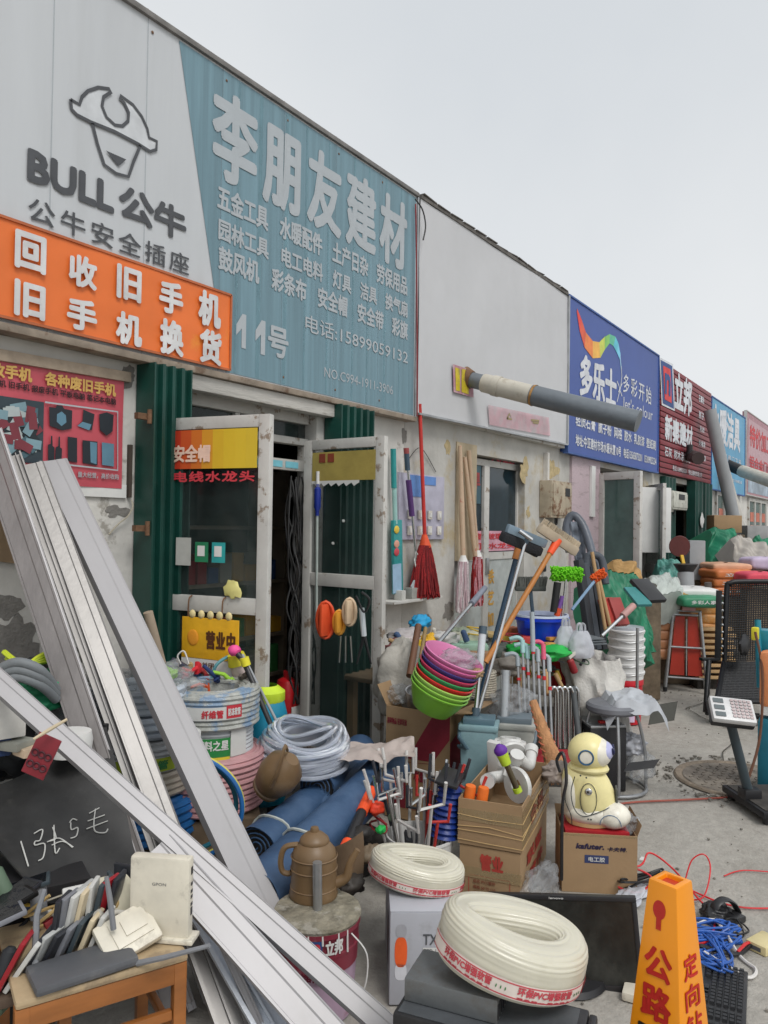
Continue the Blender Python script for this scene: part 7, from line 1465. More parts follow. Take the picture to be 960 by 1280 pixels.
# tubular steel hoops (folded stools) and their red seat
for k in range(5):
    x0 = 690 + k * 6.5; d = 4.5 + k * .06; pts = [at_d(x0 - 3, 935, d), at_d(x0 - 2.5, 870, d), at_d(x0 - 1, 862, d), at_d(x0 + 3, 859, d), at_d(x0 + 6, 863, d), at_d(x0 + 7, 872, d), at_d(x0 + 8, 935, d)]
    t = T('steel_hoop', '%s steel hoop frame in the row behind the straw broom' % ['first', 'second', 'third', 'fourth', 'fifth'][k], 'frame', pts[0], group='steel hoop frames'); MB().tube(smooth_path(pts, 4), .009, 10).build('hoop', M_chrome, t, world=True)
o = MB().box((0, 0, 0), (.30, .25, .05)).build('red_box', P('box_red_dark', 150, 26, 36)); o.location = at_d(692, 950, 4.35); o.rotation_euler.z = YAW - rad(90); tag(o, 'red box on the ground below the steel hoops', 'box')
o = MB().box((0, 0, 0), (.3, .3, .42)).build('dark_box', M_cl); pp = at_d(690, 935, 4.9); o.location = (pp.x, pp.y, .21); o.rotation_euler.z = YAW - rad(90); tag(o, 'dark box behind the steel hoops', 'box')
def straw():
    a, b = at_d(666, 876, 3.95), at_d(693, 955, 3.8); t = T('straw_broom', 'straw broom bound in orange net leaning by the grey mop bucket', 'broom', b); M_st = mat('straw_orange', (.44, .22, .10), rough=.85, var=.35, scale=30, stretch=(1, 1, .3), bump=.6)
    MB().tube([a, a.lerp(b, .3), a.lerp(b, .7), b], [.020, .028, .036, .05], 14).build('bound_straw', M_st, t, world=True); m = MB(); R_ = random.Random(2); d = (b - a).normalized()
    for k in range(90): q = a.lerp(b, .82) + RGT * R_.uniform(-.035, .035) + _f * R_.uniform(-.03, .03); m.tube([q, q + d * R_.uniform(.10, .17) + RGT * R_.uniform(-.03, .05)], .003, 4)
    m.build('straws', M_st, t, world=True, kind='stuff')
    for k in range(9): c = a.lerp(b, .06 + k * .1); r_ = .022 + .003 * k; MB().tube([c + RGT * r_ * math.cos(j * .785) + _f * r_ * math.sin(j * .785) + UPV * .008 * math.sin(j * .785) for j in range(8)], .003, 5, closed=True).build('net_ring', P('net_orange', 214, 120, 90), t, world=True)
straw()
o = crumple('cloth_scrap', at_d(697, 965, 3.6), (.09, .06, .04), P('scrap_taupe', 140, 128, 120), 'taupe rag at the foot of the straw broom', 'rag', 84)
# black desktop box, round stool with cloths
A = at_z(733, 908, .42); 
t = T('computer_tower', 'black computer case standing beside the round stool, silver panel on top', 'computer', at_z(757, 990, 0), YAW - rad(90) + rad(8))
MB().bb(-.10, .13, 0, .33, 0, .385).build('case', M_black, t, bevel=.004); MB().bb(-.098, .128, .0, .32, .3855, .40).build('top_panel', M_steel, t, bevel=.003)
for x, c_ in ((-.02, (190, 30, 30)), (.06, (60, 60, 60))): MB().bb(x, x + .04, .05, .08, .4005, .415).build('connector', P('conn_%d' % c_[0], *c_), t, bevel=.003)
def stool():
    p = at_z(790, 990, 0); t = T('round_stool', 'round steel stool with plastic wrapped seat and grey cloth', 'stool', (p.x, p.y + .12, 0)); M_ = M_steel
    MB().tube([(.2 * math.cos(k * .262), .2 * math.sin(k * .262), .015) for k in range(24)], .011, 8, closed=True).build('base_ring', M_, t)
    for k in range(4): a = k * 1.5708 + .5; MB().tube(smooth_path([(.2 * math.cos(a), .2 * math.sin(a), .015), (.19 * math.cos(a), .19 * math.sin(a), .25), (.14 * math.cos(a), .14 * math.sin(a), .47)], 4), .010, 8).build('leg', M_, t)
    MB().lathe([(0, .47), (.15, .47), (.165, .485), (.165, .51), (.15, .525), (0, .53)], 32).build('seat', P('seat_grey', 110, 112, 118), t)
    c = V3((p.x + .03, p.y + .1, .545)); m = MB()
    def fn(u, v):
        x, y = (u - .5) * .37, (v - .5) * .34; r_ = max(0, abs(x) * 1.1 - .13) + max(0, -y - .13); return c + RGT * (x + .07) + _f * y + V3((0, 0, .02 + .035 * noise.noise(V3((x * 9, y * 9, 4))) + .018 * noise.noise(V3((x * 24, y * 24, 4))) - 1.5 * r_))
    m.grid(fn, 34, 26); o = m.build('cloth', mat('pale_blue_cloth', (.42, .44, .47), rough=.7, var=.12, bump=.3)); tag(o, 'pale grey blue plastic cloth draped over the round stool', 'cloth')
stool()
crumple('plastic_bag', at_d(800, 958, 4.75), (.10, .08, .08), M_clearp, 'clear bag of goods under the round stool', 'bag', 86); crumple('plastic_bag', at_d(790, 930, 4.8), (.08, .08, .06), P('film_whitish', 0, 0, 0), 'white bag under the round stool seat', 'bag', 87)
o = MB().poly([(0, 0), (.2, .02), (.28, .18), (.05, .16)], Fr((0, 0, 0), RGT, UPV)); 
o = MB().prism([(-.06, -.06), (.12, -.03), (.16, .10), (-.02, .07)], Fr((0, 0, 0), RGT, UPV + _f * .3), 0, .006).build('mesh_dustpan', P('dustpan_dark', 70, 70, 64), smooth=False); o.location = at_d(820, 895, 5.3); tag(o, 'dark mesh pan sticking out behind the round stool', 'pan')
o = MB().prism([(-.1, -.02), (.08, .0), (.12, .05), (-.06, .03)], Fr((0, 0, 0), RGT, UPV + _f * .3), 0, .006).build('black_tray', M_black, smooth=False); o.location = at_d(800, 960, 4.5); tag(o, 'black tray lying on its edge under the round stool', 'tray')
# white woven sack
def sack():
    b = at_d(765, 948, 5.0); b.z = 0; m = MB(); t = T('woven_sack', 'half full white woven sack standing open behind the computer case', 'sack', b); ht = at_d(740, 815, 5.0).z
    def fn(u, v):
        a = 6.28318 * u; r_ = lerp(.17, .19, v) * (1 - .25 * max(0, v - .6)); px = -.17 * v ** 1.3; n_ = .06 * noise.noise(V3((math.cos(a) * 2.2, math.sin(a) * 2.2, v * 3.2 + 3))) + .025 * noise.noise(V3((math.cos(a) * 7, math.sin(a) * 7, v * 9)))
        return b + RGT * (px + (r_ + n_) * math.cos(a) * (1 + .1 * v)) + _f * ((r_ * .7 + n_) * math.sin(a)) + V3((0, 0, ht * v * (1 - .12 * (math.cos(a + .4) * .5 + .0) * (v > .7))))
    m.grid(fn, 56, 34, cu=True); m.build('sack_body', mat('white_weave', (.60, .58, .54), rough=.75, var=.07, bump=.5, bscale=60, dirt=.3, dcol=(.5, .36, .28), dscale=4, dpos=.58), t, world=True, ang=70)
sack()
# white buckets
def bucketstack():
    p = at_d(782, 886, 6.35); p = V3((p.x, p.y, 0)); zs = at_d(782, 847, 6.35).z
    t = T('paint_bucket', 'red paint bucket at the bottom of the white bucket stack', 'bucket', p); Mr = P('bucket_red', 190, 24, 40, rough=.35)
    MB().lathe([(.11, 0), (.12, .005), (.133, zs - .05), (.14, zs - .045), (.14, zs - .01), (.135, zs), (0, zs)], 32).build('wall', Mr, t)
    a = facing(p); F = CylFr((0, 0, 0), .133, 0); mm = MB(); mm.add([F((a + x) * .133, z, .002) for x in [-.15 + .1 * i for i in range(8)] for z in (.03, zs - .08)], [(2 * i, 2 * i + 2, 2 * i + 3, 2 * i + 1) for i in range(7)]); mm.build('label', P('label_lilac', 210, 190, 215), t)
    mm = MB(); mm.add([F((a + x) * .133, z, .004) for x in (.1, .3) for z in (zs - .14, zs - .1)], [(0, 2, 3, 1)]); mm.build('label_mark', P('logo_blue', 0, 0, 0), t)
    Mw = mat('bucket_white', (.70, .70, .69), rough=.4, var=.05, dirt=.2, dscale=6); top = at_d(782, 786, 6.35).z; n_ = 6; st = (top - zs) / n_; first = None
    for k in range(n_):
        z = zs + k * st
        if not first:
            first = T('white_bucket', 'white bucket at the bottom of the stack above the red bucket', 'bucket', (p.x, p.y, z), group='stacked white buckets'); MB().lathe([(.138, .0), (.141, st * .5), (.147, st * .56), (.148, st * .70), (.151, st * .74), (.151, st * .9), (.147, st * .975), (.13, st * .98)], 32).build('wall', Mw, first); MB().tube([(.15 * math.cos(a + .9 * j), .15 * math.sin(a + .9 * j), st * (.8 - .25 * (1 - abs(j)))) for j in [-1 + .2 * i for i in range(11)]], .003, 5).build('wire_handle', M_steel, first)
        else: dup(first, (p.x + rnd.uniform(-.006, .006), p.y, z), rnd.uniform(-.2, .2), 'white bucket, %s up in the stack above the red bucket' % ['', 'second', 'third', 'fourth', 'fifth', 'topmost'][k])
    o = MB().lathe([(0, top + .0), (.14, top), (.14, top + .02), (.0, top + .035)], 28, (p.x, p.y, 0)).build('plastic_cover', P('film_whitish', 0, 0, 0)); tag(o, 'clear wrap bunched on top of the white bucket stack', 'wrap')
bucketstack()
pole('steel_rod', 'thin bent steel rod standing in front of the white bucket stack', 'rod', at_d(797, 785, 5.9), at_d(796, 900, 5.9), .012, M_steel)
pole('rake_handle', 'silver tool handle slanting past the white buckets', 'handle', at_d(792, 757, 5.8), at_d(752, 795, 5.6), .014, M_chrome, [(0, .35, .026, 'grip', P('grip_rosy', 180, 140, 135))])
p = at_d(745, 850, 5.6)
o = MB().lathe([(0, 0), (.13, 0), (.16, .16), (.165, .165), (.16, .17), (.12, .02), (0, .015)], 28).build('red_tub', P('tub_red', 165, 20, 30)); o.location = at_d(706, 855, 5.2); tag(o, 'red plastic basin behind the canes and the white sack', 'tub')
o = MB().lathe([(0, 0), (.12, 0), (.13, .28), (.135, .28), (.13, .3), (0, .31)], 28).build('blue_bucket', P('bucket_blue_dark', 20, 60, 110)); pp = at_d(722, 925, 4.95); o.location = (pp.x, pp.y, .06); tag(o, 'dark blue bucket with grey lid behind the computer case', 'bucket')
pole('shovel_handle', 'dark grey spade handle beside the steel hoops', 'spade', at_d(716, 858, 4.7), at_d(724, 925, 4.6), .018, P('spade_grey', 80, 84, 86))
for k in range(3): gb(722 + 4 * k, 797 + 3 * k, 5.3, .3 - .03 * k, .2, .01, (90, 96, 100), '%s grey steel sheet in the pile left of the white buckets' % ['top', 'middle', 'bottom'][k], 20, 'sheet', 'steel_sheet')
gb(686, 805, 4.9, .07, .05, .02, (200, 150, 80), 'orange wooden handled trowel below the carrier bags', 20, 'trowel', 'trowel'); gb(690, 798, 4.95, .07, .05, .02, (196, 140, 70), 'second orange wooden trowel behind the first one', 25, 'trowel', 'trowel')
pole('knife', 'wooden handled sickle beside the canes', 'sickle', at_d(683, 838, 4.6), at_d(686, 868, 4.5), .018, P('handle_tan', 190, 150, 100), [(0, .5, .012, 'blade_shaft', M_black)])
pole('hammer_handle', 'tan wooden hammer handle below the red basin', 'handle', at_d(694, 842, 4.7), at_d(704, 862, 4.7), .014, M_wood)
# ================================================================ far right goods
M_tarp = mat('green_tarpaulin', (.008, .17, .085), rough=.5, var=.3, scale=3, bump=.35, bscale=9)
def drape(name, pts, lab, m, seed, cat='tarpaulin', amp=.05, n=60, k=40, fold=6):
    """cloth lying over a heap: four picture corners (px, py, depth): top left, top right, bottom right, bottom left, bulged outward"""
    P4 = [at_d(*p) for p in pts]; o_ = V3(P4[3]); mb = MB(); nrm = (P4[1] - P4[0]).cross(P4[3] - P4[0]).normalized()
    if nrm.dot(CAM - P4[0]) < 0: nrm = -nrm
    sz = (P4[1] - P4[0]).length
    def fn(u, v):
        p = P4[0].lerp(P4[1], u).lerp(P4[3].lerp(P4[2], u), v); b_ = math.sin(math.pi * u) ** .6 * math.sin(math.pi * min(1, v * .8 + .12)) ** .7
        f_ = amp * (noise.noise(V3((u * fold * .7 + v * 2, v * 1.5, seed))) * 1.1 + .5 * abs(noise.noise(V3((u * fold * 1.2 - v * 3, v * 2, seed + 5)))) + .22 * abs(noise.noise(V3((u * 15 + math.sin(v * 7), v * 4, seed)))) + .08 * noise.noise(V3((u * 26, v * 16, seed))))
        return p + nrm * (b_ * sz * .28 + f_) - o_ + V3((0, 0, amp * .35 * noise.noise(V3((u * 3, seed, v)))))
    mb.grid(fn, n, k); N_ = len(mb.v)
    # back shell so that the heap is closed and solid from behind
    back = [p - nrm * (.25 + .1) * 1 for p in mb.v]; mb.v += back; mb.f += [tuple(i + N_ for i in q)[::-1] for q in mb.f[:]]
    rim = [i for i in range(n)] + [j * n + n - 1 for j in range(1, k)] + [(k - 1) * n + i for i in range(n - 2, -1, -1)] + [j * n for j in range(k - 2, 0, -1)]
    mb.f += [(rim[i], rim[(i + 1) % len(rim)], rim[(i + 1) % len(rim)] + N_, rim[i] + N_) for i in range(len(rim))]
    o = mb.build(name, m, ang=150); o.location = o_; return tag(o, lab, cat)
drape('tarpaulin', ((747, 716, 7.0), (795, 722, 7.2), (818, 830, 6.9), (752, 800, 6.6)), 'crumpled green tarpaulin heap behind the white bucket stack', M_tarp, 1, amp=.07)
drape('tarpaulin', ((788, 775, 6.9), (806, 765, 7.0), (820, 815, 7.0), (795, 815, 6.8)), 'lower green tarpaulin fold reaching the wooden stool', M_tarp, 2, amp=.04)
drape('tarpaulin', ((884, 662, 10.8), (915, 664, 11.0), (942, 728, 10.4), (887, 718, 10.4)), 'green tarpaulin heap below the leaning grey pipe', M_tarp, 3, amp=.12)
drape('tarpaulin', ((930, 680, 12), (975, 680, 12), (975, 700, 11.5), (930, 700, 11.5)), 'strip of green tarpaulin at the right edge behind the white one', M_tarp, 4, amp=.08)
M_wt = mat('beige_tarpaulin', (.40, .37, .33), rough=.8, var=.1, bump=.3, bscale=12)
drape('tarpaulin', ((912, 674, 10.2), (958, 684, 10.3), (985, 722, 9.8), (928, 735, 9.6)), 'off white tarpaulin heap right of the green one', M_wt, 5, amp=.1)
drape('tarpaulin', ((766, 700, 7.4), (792, 712, 7.6), (806, 738, 7.3), (772, 722, 7.2)), 'ochre folded canvas over the green tarpaulin heap', mat('ochre_canvas', (.40, .24, .09), rough=.8, var=.15, bump=.3), 6, amp=.04)
drape('tarpaulin', ((804, 724, 7.9), (850, 728, 8.0), (854, 748, 7.6), (806, 746, 7.4)), 'pale grey plastic sheets heaped before the glass leaf', mat('pale_sheet', (.40, .44, .41), rough=.4, var=.2, bump=.4, bscale=10), 7, amp=.06)
drape('tarpaulin', ((822, 700, 9.0), (850, 704, 9.0), (866, 738, 8.6), (824, 730, 8.6)), 'bluish green sheet by the grey duct pipe', mat('aqua_sheet', (.10, .30, .25), rough=.4, var=.2, bump=.4), 8, amp=.06)
drape('tarpaulin', ((800, 722, 7.3), (818, 734, 7.3), (826, 748, 7.2), (804, 744, 7.1)), 'dark grey crumpled sheet between the canvas and the pale sheets', P('sheet_charcoal', 84, 84, 78), 9, amp=.04)
def fbox(px, py, d, w_, dd, h_, m, lab, cat, nm, yaw=0, rx=0, ry=0, bev=.01, group=None):
    o = MB().box((0, 0, 0), (w_, dd, h_)).build(nm, m, bevel=bev); o.location = at_d(px, py, d); o.rotation_euler = (rad(rx), rad(ry), YAW - rad(90) + rad(yaw)); return tag(o, lab, cat, group)
# sacks: pillows stacked one by one
def pillow(px, py, d, w_, dd, h_, m, lab, yaw=0, seed=0, group=None, mark=None):
    t = T('cement_sack', lab, 'sack', at_d(px, py, d), YAW - rad(90) + rad(yaw), group=group); mb = MB()
    def fn(u, v):
        a = 6.28318 * u; b_ = -1.5708 + 3.14159 * v; e = .2
        x = math.copysign(abs(math.cos(b_)) ** e, math.cos(b_)) * math.copysign(abs(math.cos(a)) ** e, math.cos(a)) * w_ / 2; y = math.copysign(abs(math.cos(b_)) ** e, 1) * math.copysign(abs(math.sin(a)) ** e, math.sin(a)) * dd / 2
        z = math.copysign(abs(math.sin(b_)) ** .6, math.sin(b_)) * h_ / 2 * (1 - .22 * (abs(2 * x / w_) ** 4)); return V3((x, y, z)) * (1 + .05 * noise.noise(V3((x * 6, y * 6, seed)))) + V3((0, 0, .012 * noise.noise(V3((x * 9, y * 9, seed)))))
    mb.grid(fn, 36, 18, cu=True); mb.build('sack_body', m, t, ang=70)
    if mark: letters(t, mark[0], -w_ * .3, w_ * .3, -h_ * .16, h_ * .16, Fr((0, -dd * .505, 0)), mark[1], .0, .1, world=False)
    return t
M_s1 = mat('sack_terracotta', (.44, .19, .085), rough=.5, var=.2, scale=6, bump=.2, dirt=.6, dcol=(.50, .36, .24), dscale=9, dpos=.52); M_s2 = mat('sack_orange_yellow', (.50, .22, .05), rough=.5, var=.2, scale=6, bump=.2, dirt=.6, dcol=(.5, .36, .2), dscale=9, dpos=.52)
cap = 'lowest second third fourth fifth sixth topmost'.split()
for k in range(6): pillow(829 + (k % 2), 813 - k * 11.4, 7.9, .42, .5, .125, M_s1, 'terracotta sack, %s in the left column behind the red folding frame' % cap[k], rnd.uniform(-6, 6), k, 'cement sacks')
for k in range(6): pillow(864 + (k % 2), 815 - k * 11.2, 8.0, .40, .5, .125, M_s2, 'orange yellow sack, %s in the right column behind the red folding frame' % cap[k], rnd.uniform(-6, 6), k + 9, 'cement sacks')
pillow(831, 742, 7.9, .40, .5, .12, mat('sack_amber', (.50, .25, .06), rough=.5, var=.15, bump=.2), 'amber sack on top of the left terracotta column', 3, 31, 'cement sacks')
pillow(865, 750, 7.7, .42, .5, .12, mat('sack_green', (.03, .22, .11), rough=.5, var=.2, bump=.2), 'green sack with white letters on top of the right column', 4, 32, 'cement sacks', ('多彩人家', M_white)); pillow(865, 739, 7.9, .42, .5, .09, M_white, 'white sack lying on the green one', 0, 33, 'cement sacks')
M_or2 = mat('sack_bright_orange', (.58, .17, .045), rough=.5, var=.15, bump=.2, dirt=.5, dcol=(.6, .5, .4), dscale=8, dpos=.6)
for k in range(3): pillow(908, 737 - k * 10, 9.4, .50, .5, .13, M_or2, 'bright orange sack, %s of three above the black bench' % ['lowest', 'middle', 'topmost'][k], rnd.uniform(-6, 6), 40 + k, 'orange sacks', ('立邦', M_white))
pillow(907, 708, 9.5, .50, .45, .10, mat('sack_peach', (.60, .33, .2), rough=.5), 'peach sack on top of the bright orange ones', 0, 44, 'orange sacks')
pillow(950, 722, 9.0, .5, .4, .14, P('sack_rose', 214, 70, 90), 'rose red sack at the right edge above the bench', 0, 45); pillow(955, 704, 9.6, .5, .4, .16, P('sack_lilac', 190, 176, 200), 'lilac white sack at the right edge behind the rose one', 0, 46)
o = fbox(905, 655, 12.5, .45, .3, .28, M_card, 'brown carton behind the leaning pipe near the cyan shop', 'carton', 'carton')
# planks beside the sacks
for k in range(9):
    o = MB().box((0, 0, 0), (.34, .10, .03)).build('timber_plank', M_wood, bevel=.003); o.location = at_d(893 + (k % 2) * 3, 846 - k * 7.5, 7.7); o.rotation_euler.z = YAW - rad(90) + rad(rnd.uniform(-12, 12)); tag(o, 'short timber plank, %s in the pile right of the red folding frame' % 'lowest second third fourth fifth sixth seventh eighth topmost'.split()[k], 'plank', 'timber planks')
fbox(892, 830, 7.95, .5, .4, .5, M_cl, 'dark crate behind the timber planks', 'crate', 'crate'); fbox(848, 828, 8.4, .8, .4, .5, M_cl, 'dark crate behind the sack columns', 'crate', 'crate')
# red folding frame
def redframe():
    b0, b1 = at_z(831, 862, 0), at_z(884, 866, 0); u = (b1 - b0).normalized(); c = (b0 + b1) / 2; Wb = (b1 - b0).length; ht = at_d(855, 768, 7.3).z
    t = T('red_panel_stand', 'folded steel frame with two red panels standing before the sacks', 'folding frame', c, math.atan2(u.y, u.x))
    hw = Wb / 2; tw = hw * .62
    for s_ in (-1, 1):
        MB().tube([(s_ * hw, -.06, 0), (s_ * tw, 0, ht)], .016, 10).build('leg', M_steel, t); MB().tube([(s_ * hw * .98, .22, 0), (s_ * tw, .03, ht * .97)], .014, 10).build('leg', M_steel, t)
        MB().cyl((s_ * hw, -.06, 0), (s_ * hw, -.06, .04), .022, n=10).build('rubber_foot', M_black, t)
        MB().add([(s_ * .015, -.02, ht * .2), (s_ * hw * .78, -.02, ht * .2), (s_ * tw * .84, .012, ht * .93), (s_ * .015, .012, ht * .93), (s_ * .015, -.008, ht * .2), (s_ * hw * .78, -.008, ht * .2), (s_ * tw * .84, .024, ht * .93), (s_ * .015, .024, ht * .93)], [(0, 1, 2, 3), (7, 6, 5, 4), (0, 4, 5, 1), (1, 5, 6, 2), (2, 6, 7, 3), (3, 7, 4, 0)]).build('red_panel', mat('panel_red_orange', (.42, .035, .018), rough=.4, var=.1), t)
    for z, w_ in ((ht, tw * 1.15), (ht * .95, tw), (ht * .55, hw * .80), (ht * .17, hw * .95)): MB().tube([(-w_, -.03 if z < ht * .9 else 0, z), (w_, -.03 if z < ht * .9 else 0, z)], .011, 8).build('cross_bar', M_steel, t)
    MB().tube([(0, -.03, ht * .2), (0, -.01, ht * .9)], .007, 6).build('centre_rod', M_steel, t)
    MB().box((.02, 0, ht + .03), (.12, .1, .04)).build('top_box', P('box_pinkwhite', 200, 150, 150), t, bevel=.005)
redframe()
def woodstool():
    p = at_z(815, 856, 0); t = T('wooden_stool', 'small pale wooden stool between the white buckets and red frame', 'stool', (p.x, p.y + .1, 0), rad(8)); M_ = mat('pale_stool_wood', (.42, .37, .28), rough=.7, var=.15, dirt=.3)
    MB().bb(-.17, .17, -.13, .13, .27, .30).build('seat', M_, t, bevel=.006); MB().bb(-.16, .16, -.12, .12, .22, .269).build('apron', M_, t, bevel=.003)
    for x in (-.14, .14):
        for y in (-.1, .1): MB().box((x, y, .11), (.045, .045, .2199)).build('leg', M_, t, bevel=.004)
    MB().bb(-.12, .12, -.11, -.09, .06, .09).build('stretcher', M_, t, bevel=.003)
woodstool()
# upright goods on the pavement between: boards, poles, wrapped chair
for k, (px, d, c_, l) in enumerate(((735, 5.9, (44, 48, 54), 'left'), (742, 6.0, (60, 66, 74), 'middle'), (750, 6.1, (36, 40, 46), 'right'))):
    a, b = at_d(px - 12, 700 + 4 * k, d), at_d(px + 4, 812, d - .1); m = MB().bar(a, b, .07, .05); tag(m.build('dark_board', P('board_dark_%d' % k, *c_), bevel=.006), '%s long dark board leaning behind the carrier bags' % l, 'board', 'dark boards')
for k, (x0, y0, x1, y1, l) in enumerate(((740, 690, 757, 788, 'left'), (746, 712, 763, 784, 'right'))): pole('wooden_pole', '%s pale wooden pole leaning by the dark boards' % l, 'pole', at_d(x0, y0, 5.8), at_d(x1, y1, 5.7), .014, M_wood)
def wrapped():
    t = T('wrapped_chair', 'grey office chair back wrapped in film under the rusty meter box', 'chair', at_d(735, 760, 6.3)); 
    pts = [at_d(712, 690, 6.3), at_d(708, 660, 6.35), at_d(716, 644, 6.35), at_d(730, 660, 6.3), at_d(742, 700, 6.2), at_d(748, 740, 6.1)]
    MB().tube(smooth_path(pts, 5), .035, 10).build('bent_frame', P('frame_grey_wrap', 96, 102, 112, rough=.3), t, world=True)
    m = MB(); c = at_d(724, 688, 6.3)
    def fn(u, v): return at_d(lerp(712, 728, u) + 12 * v, lerp(652, 745, v), 6.32 - .02 * u) + _f * .03 * noise.noise(V3((u * 5, v * 8, 1)))
    m.grid(fn, 12, 24); m.build('wrapped_panel', mat('film_grey', (.22, .25, .30), rough=.2, var=.4, scale=12, bump=.5, bscale=20), t, world=True)
wrapped()
p0 = at_d(745, 712, 6.0); t = T('grey_hoop', 'dark grey arched tube standing behind the orange duster', 'hoop', p0); MB().tube(smooth_path([at_d(735, 790, 6.0), at_d(733, 705, 6.1), at_d(741, 694, 6.1), at_d(752, 700, 6.1), at_d(757, 730, 6.05)], 5), .03, 10).build('arched_tube', P('tube_slate', 70, 76, 84), t, world=True)
for k, (px, w_, c_, l) in enumerate(((762, .12, (160, 44, 34), 'left'), (772, .12, (150, 60, 56), 'right'))):
    m = MB().bar(at_d(px - 6, 748, 6.0), at_d(px + 6, 782, 5.9), w_, .05); tag(m.build('red_case', P('case_red_%d' % k, *c_), bevel=.008), '%s red tool case standing left of the white buckets' % l, 'case')
m = MB().bar(at_d(798, 725, 6.6), at_d(822, 752, 6.4), .20, .04); tag(m.build('black_board', M_black, bevel=.01), 'black slanting panel above the silver tool handle', 'panel'); m = MB().bar(at_d(788, 735, 6.5), at_d(806, 757, 6.3), .14, .03); tag(m.build('teal_board', P('panel_teal', 60, 130, 130), bevel=.01), 'teal slanting panel beside the black one', 'panel')
pole('timber_post', 'dark upright post with red cloth by the orange sacks', 'post', at_d(885, 728, 7.9), at_d(888, 785, 7.9), .035, P('post_grey', 84, 76, 72), [(.55, 1.0, .05, 'red_cloth', P('cloth_red', 170, 40, 50))])
# signal disc shovel, duct and black cone
c = at_d(850, 683, 8.6); t = T('round_pan', 'dark red round pan on a yellow handle above the grey duct', 'pan', at_d(856, 716, 8.5)); Rf = Matrix((RGT, UPV, _f)).transposed(); MB().lathe([(0, 0), (.115, 0), (.12, .012), (0, .025)], 30, c, R=Rf).build('disc', P('pan_maroon', 86, 34, 30, rough=.4), t, world=True); MB().bar(at_d(852, 694, 8.58), at_d(857, 716, 8.5), .035, .02).build('handle', P('handle_yellow', 200, 160, 40), t, world=True)
t = T('duct_pipe', 'grey duct pipe with a black funnel standing on the tarpaulins', 'duct', at_d(858, 744, 8.3)); MB().cyl(at_d(858, 744, 8.3), at_d(857, 716, 8.35), .085, n=24).build('duct', M_pipeg, t, world=True); MB().cyl(at_d(857, 718, 8.35), at_d(857, 705, 8.35), .06, .13, n=24).build('funnel', M_black, t, world=True)
fbox(942, 668, 13, .35, .3, .3, mat('dull_panel', (.3, .3, .3)), 'grey metal drum casing far behind the off white tarpaulin', 'casing', 'metal_casing'); fbox(868, 700, 9.8, .2, .2, .5, M_pipeg, 'grey concrete block on end by the green shutter', 'block', 'block')
# ---------------- mesh bench
def bench():
    t = T('mesh_bench', 'black steel mesh waiting bench seen at the right edge', 'bench', at_z(925, 890, 0), YAW - rad(90)); d0 = 6.75
    Mb = P('bench_black', 26, 27, 30, rough=.4, metal=.3)
    def W_(px, py, d=d0): return at_d(px, py, d)
    def meshpanel(c4, n1, n2, nm, r=.0045, r2=.0045):
        m = MB()
        for i in range(n1 + 1): a = c4[0].lerp(c4[3], i / n1); b = c4[1].lerp(c4[2], i / n1); m.tube([a, b], r, 4, cap=False)
        for j in range(n2 + 1): a = c4[0].lerp(c4[1], j / n2); b = c4[3].lerp(c4[2], j / n2); m.tube([a, b], r2, 4, cap=False)
        m.build(nm, Mb, t, world=True, kind='stuff')
    TL, TR, BR, BL = W_(912, 730), W_(985, 728), W_(985, 824, 6.65), W_(908, 826, 6.65)
    meshpanel([TL, TR, BR, BL], 34, 26, 'backrest_mesh')
    sBL, sBR, sFR, sFL = W_(905, 828, 6.65), W_(985, 828, 6.65), W_(985, 878, 6.2), W_(896, 876, 6.2)
    meshpanel([sBL, sBR, sFR, sFL], 24, 14, 'seat_mesh', .008, .006)  # thicker wires make the seat read dark, standing in for its shadow
    MB().tube(smooth_path([W_(906, 826, 6.65), W_(908, 740), W_(913, 729), W_(930, 727), W_(985, 727)], 5), .022, 10).build('back_frame', Mb, t, world=True)
    MB().bar(W_(899, 738), W_(897, 826, 6.65), .05, .03).build('side_plate', Mb, t, world=True, bevel=.005)
    for k in range(9): MB().sphere(W_(903, 745 + k * 9, 6.62), .012, 8, 6).build('bolt', M_steel, t, world=True)
    MB().tube([W_(886, 826, 6.6), W_(882, 890, 6.4)], .022, 10).build('armrest_post', Mb, t, world=True); MB().bar(W_(876, 824, 6.6), W_(897, 824, 6.65), .05, .025).build('armrest', Mb, t, world=True, bevel=.006)
    MB().tube([sFL, sFR], .02, 8).build('front_rail', Mb, t, world=True); MB().tube([sFL, sBL], .022, 8).build('side_rail', Mb, t, world=True)
    MB().tube([W_(884, 885, 6.4), W_(900, 892, 6.35), W_(985, 898, 6.2)], .025, 10).build('base_beam', Mb, t, world=True)
    for px in (890, 960): q = W_(px, 890, 6.35); MB().tube([q, V3((q.x, q.y, .01))], .022, 10).build('leg', Mb, t, world=True)
    MB().tube([W_(884, 878, 6.4), W_(886, 893, 6.35)], .03, 10).build('foot', Mb, t, world=True)
    MB().sphere(W_(930, 806, 6.5), (.12, .04, .09), 14, 8, nz=.3).build('seat_pad', M_black, t, world=True)
bench()
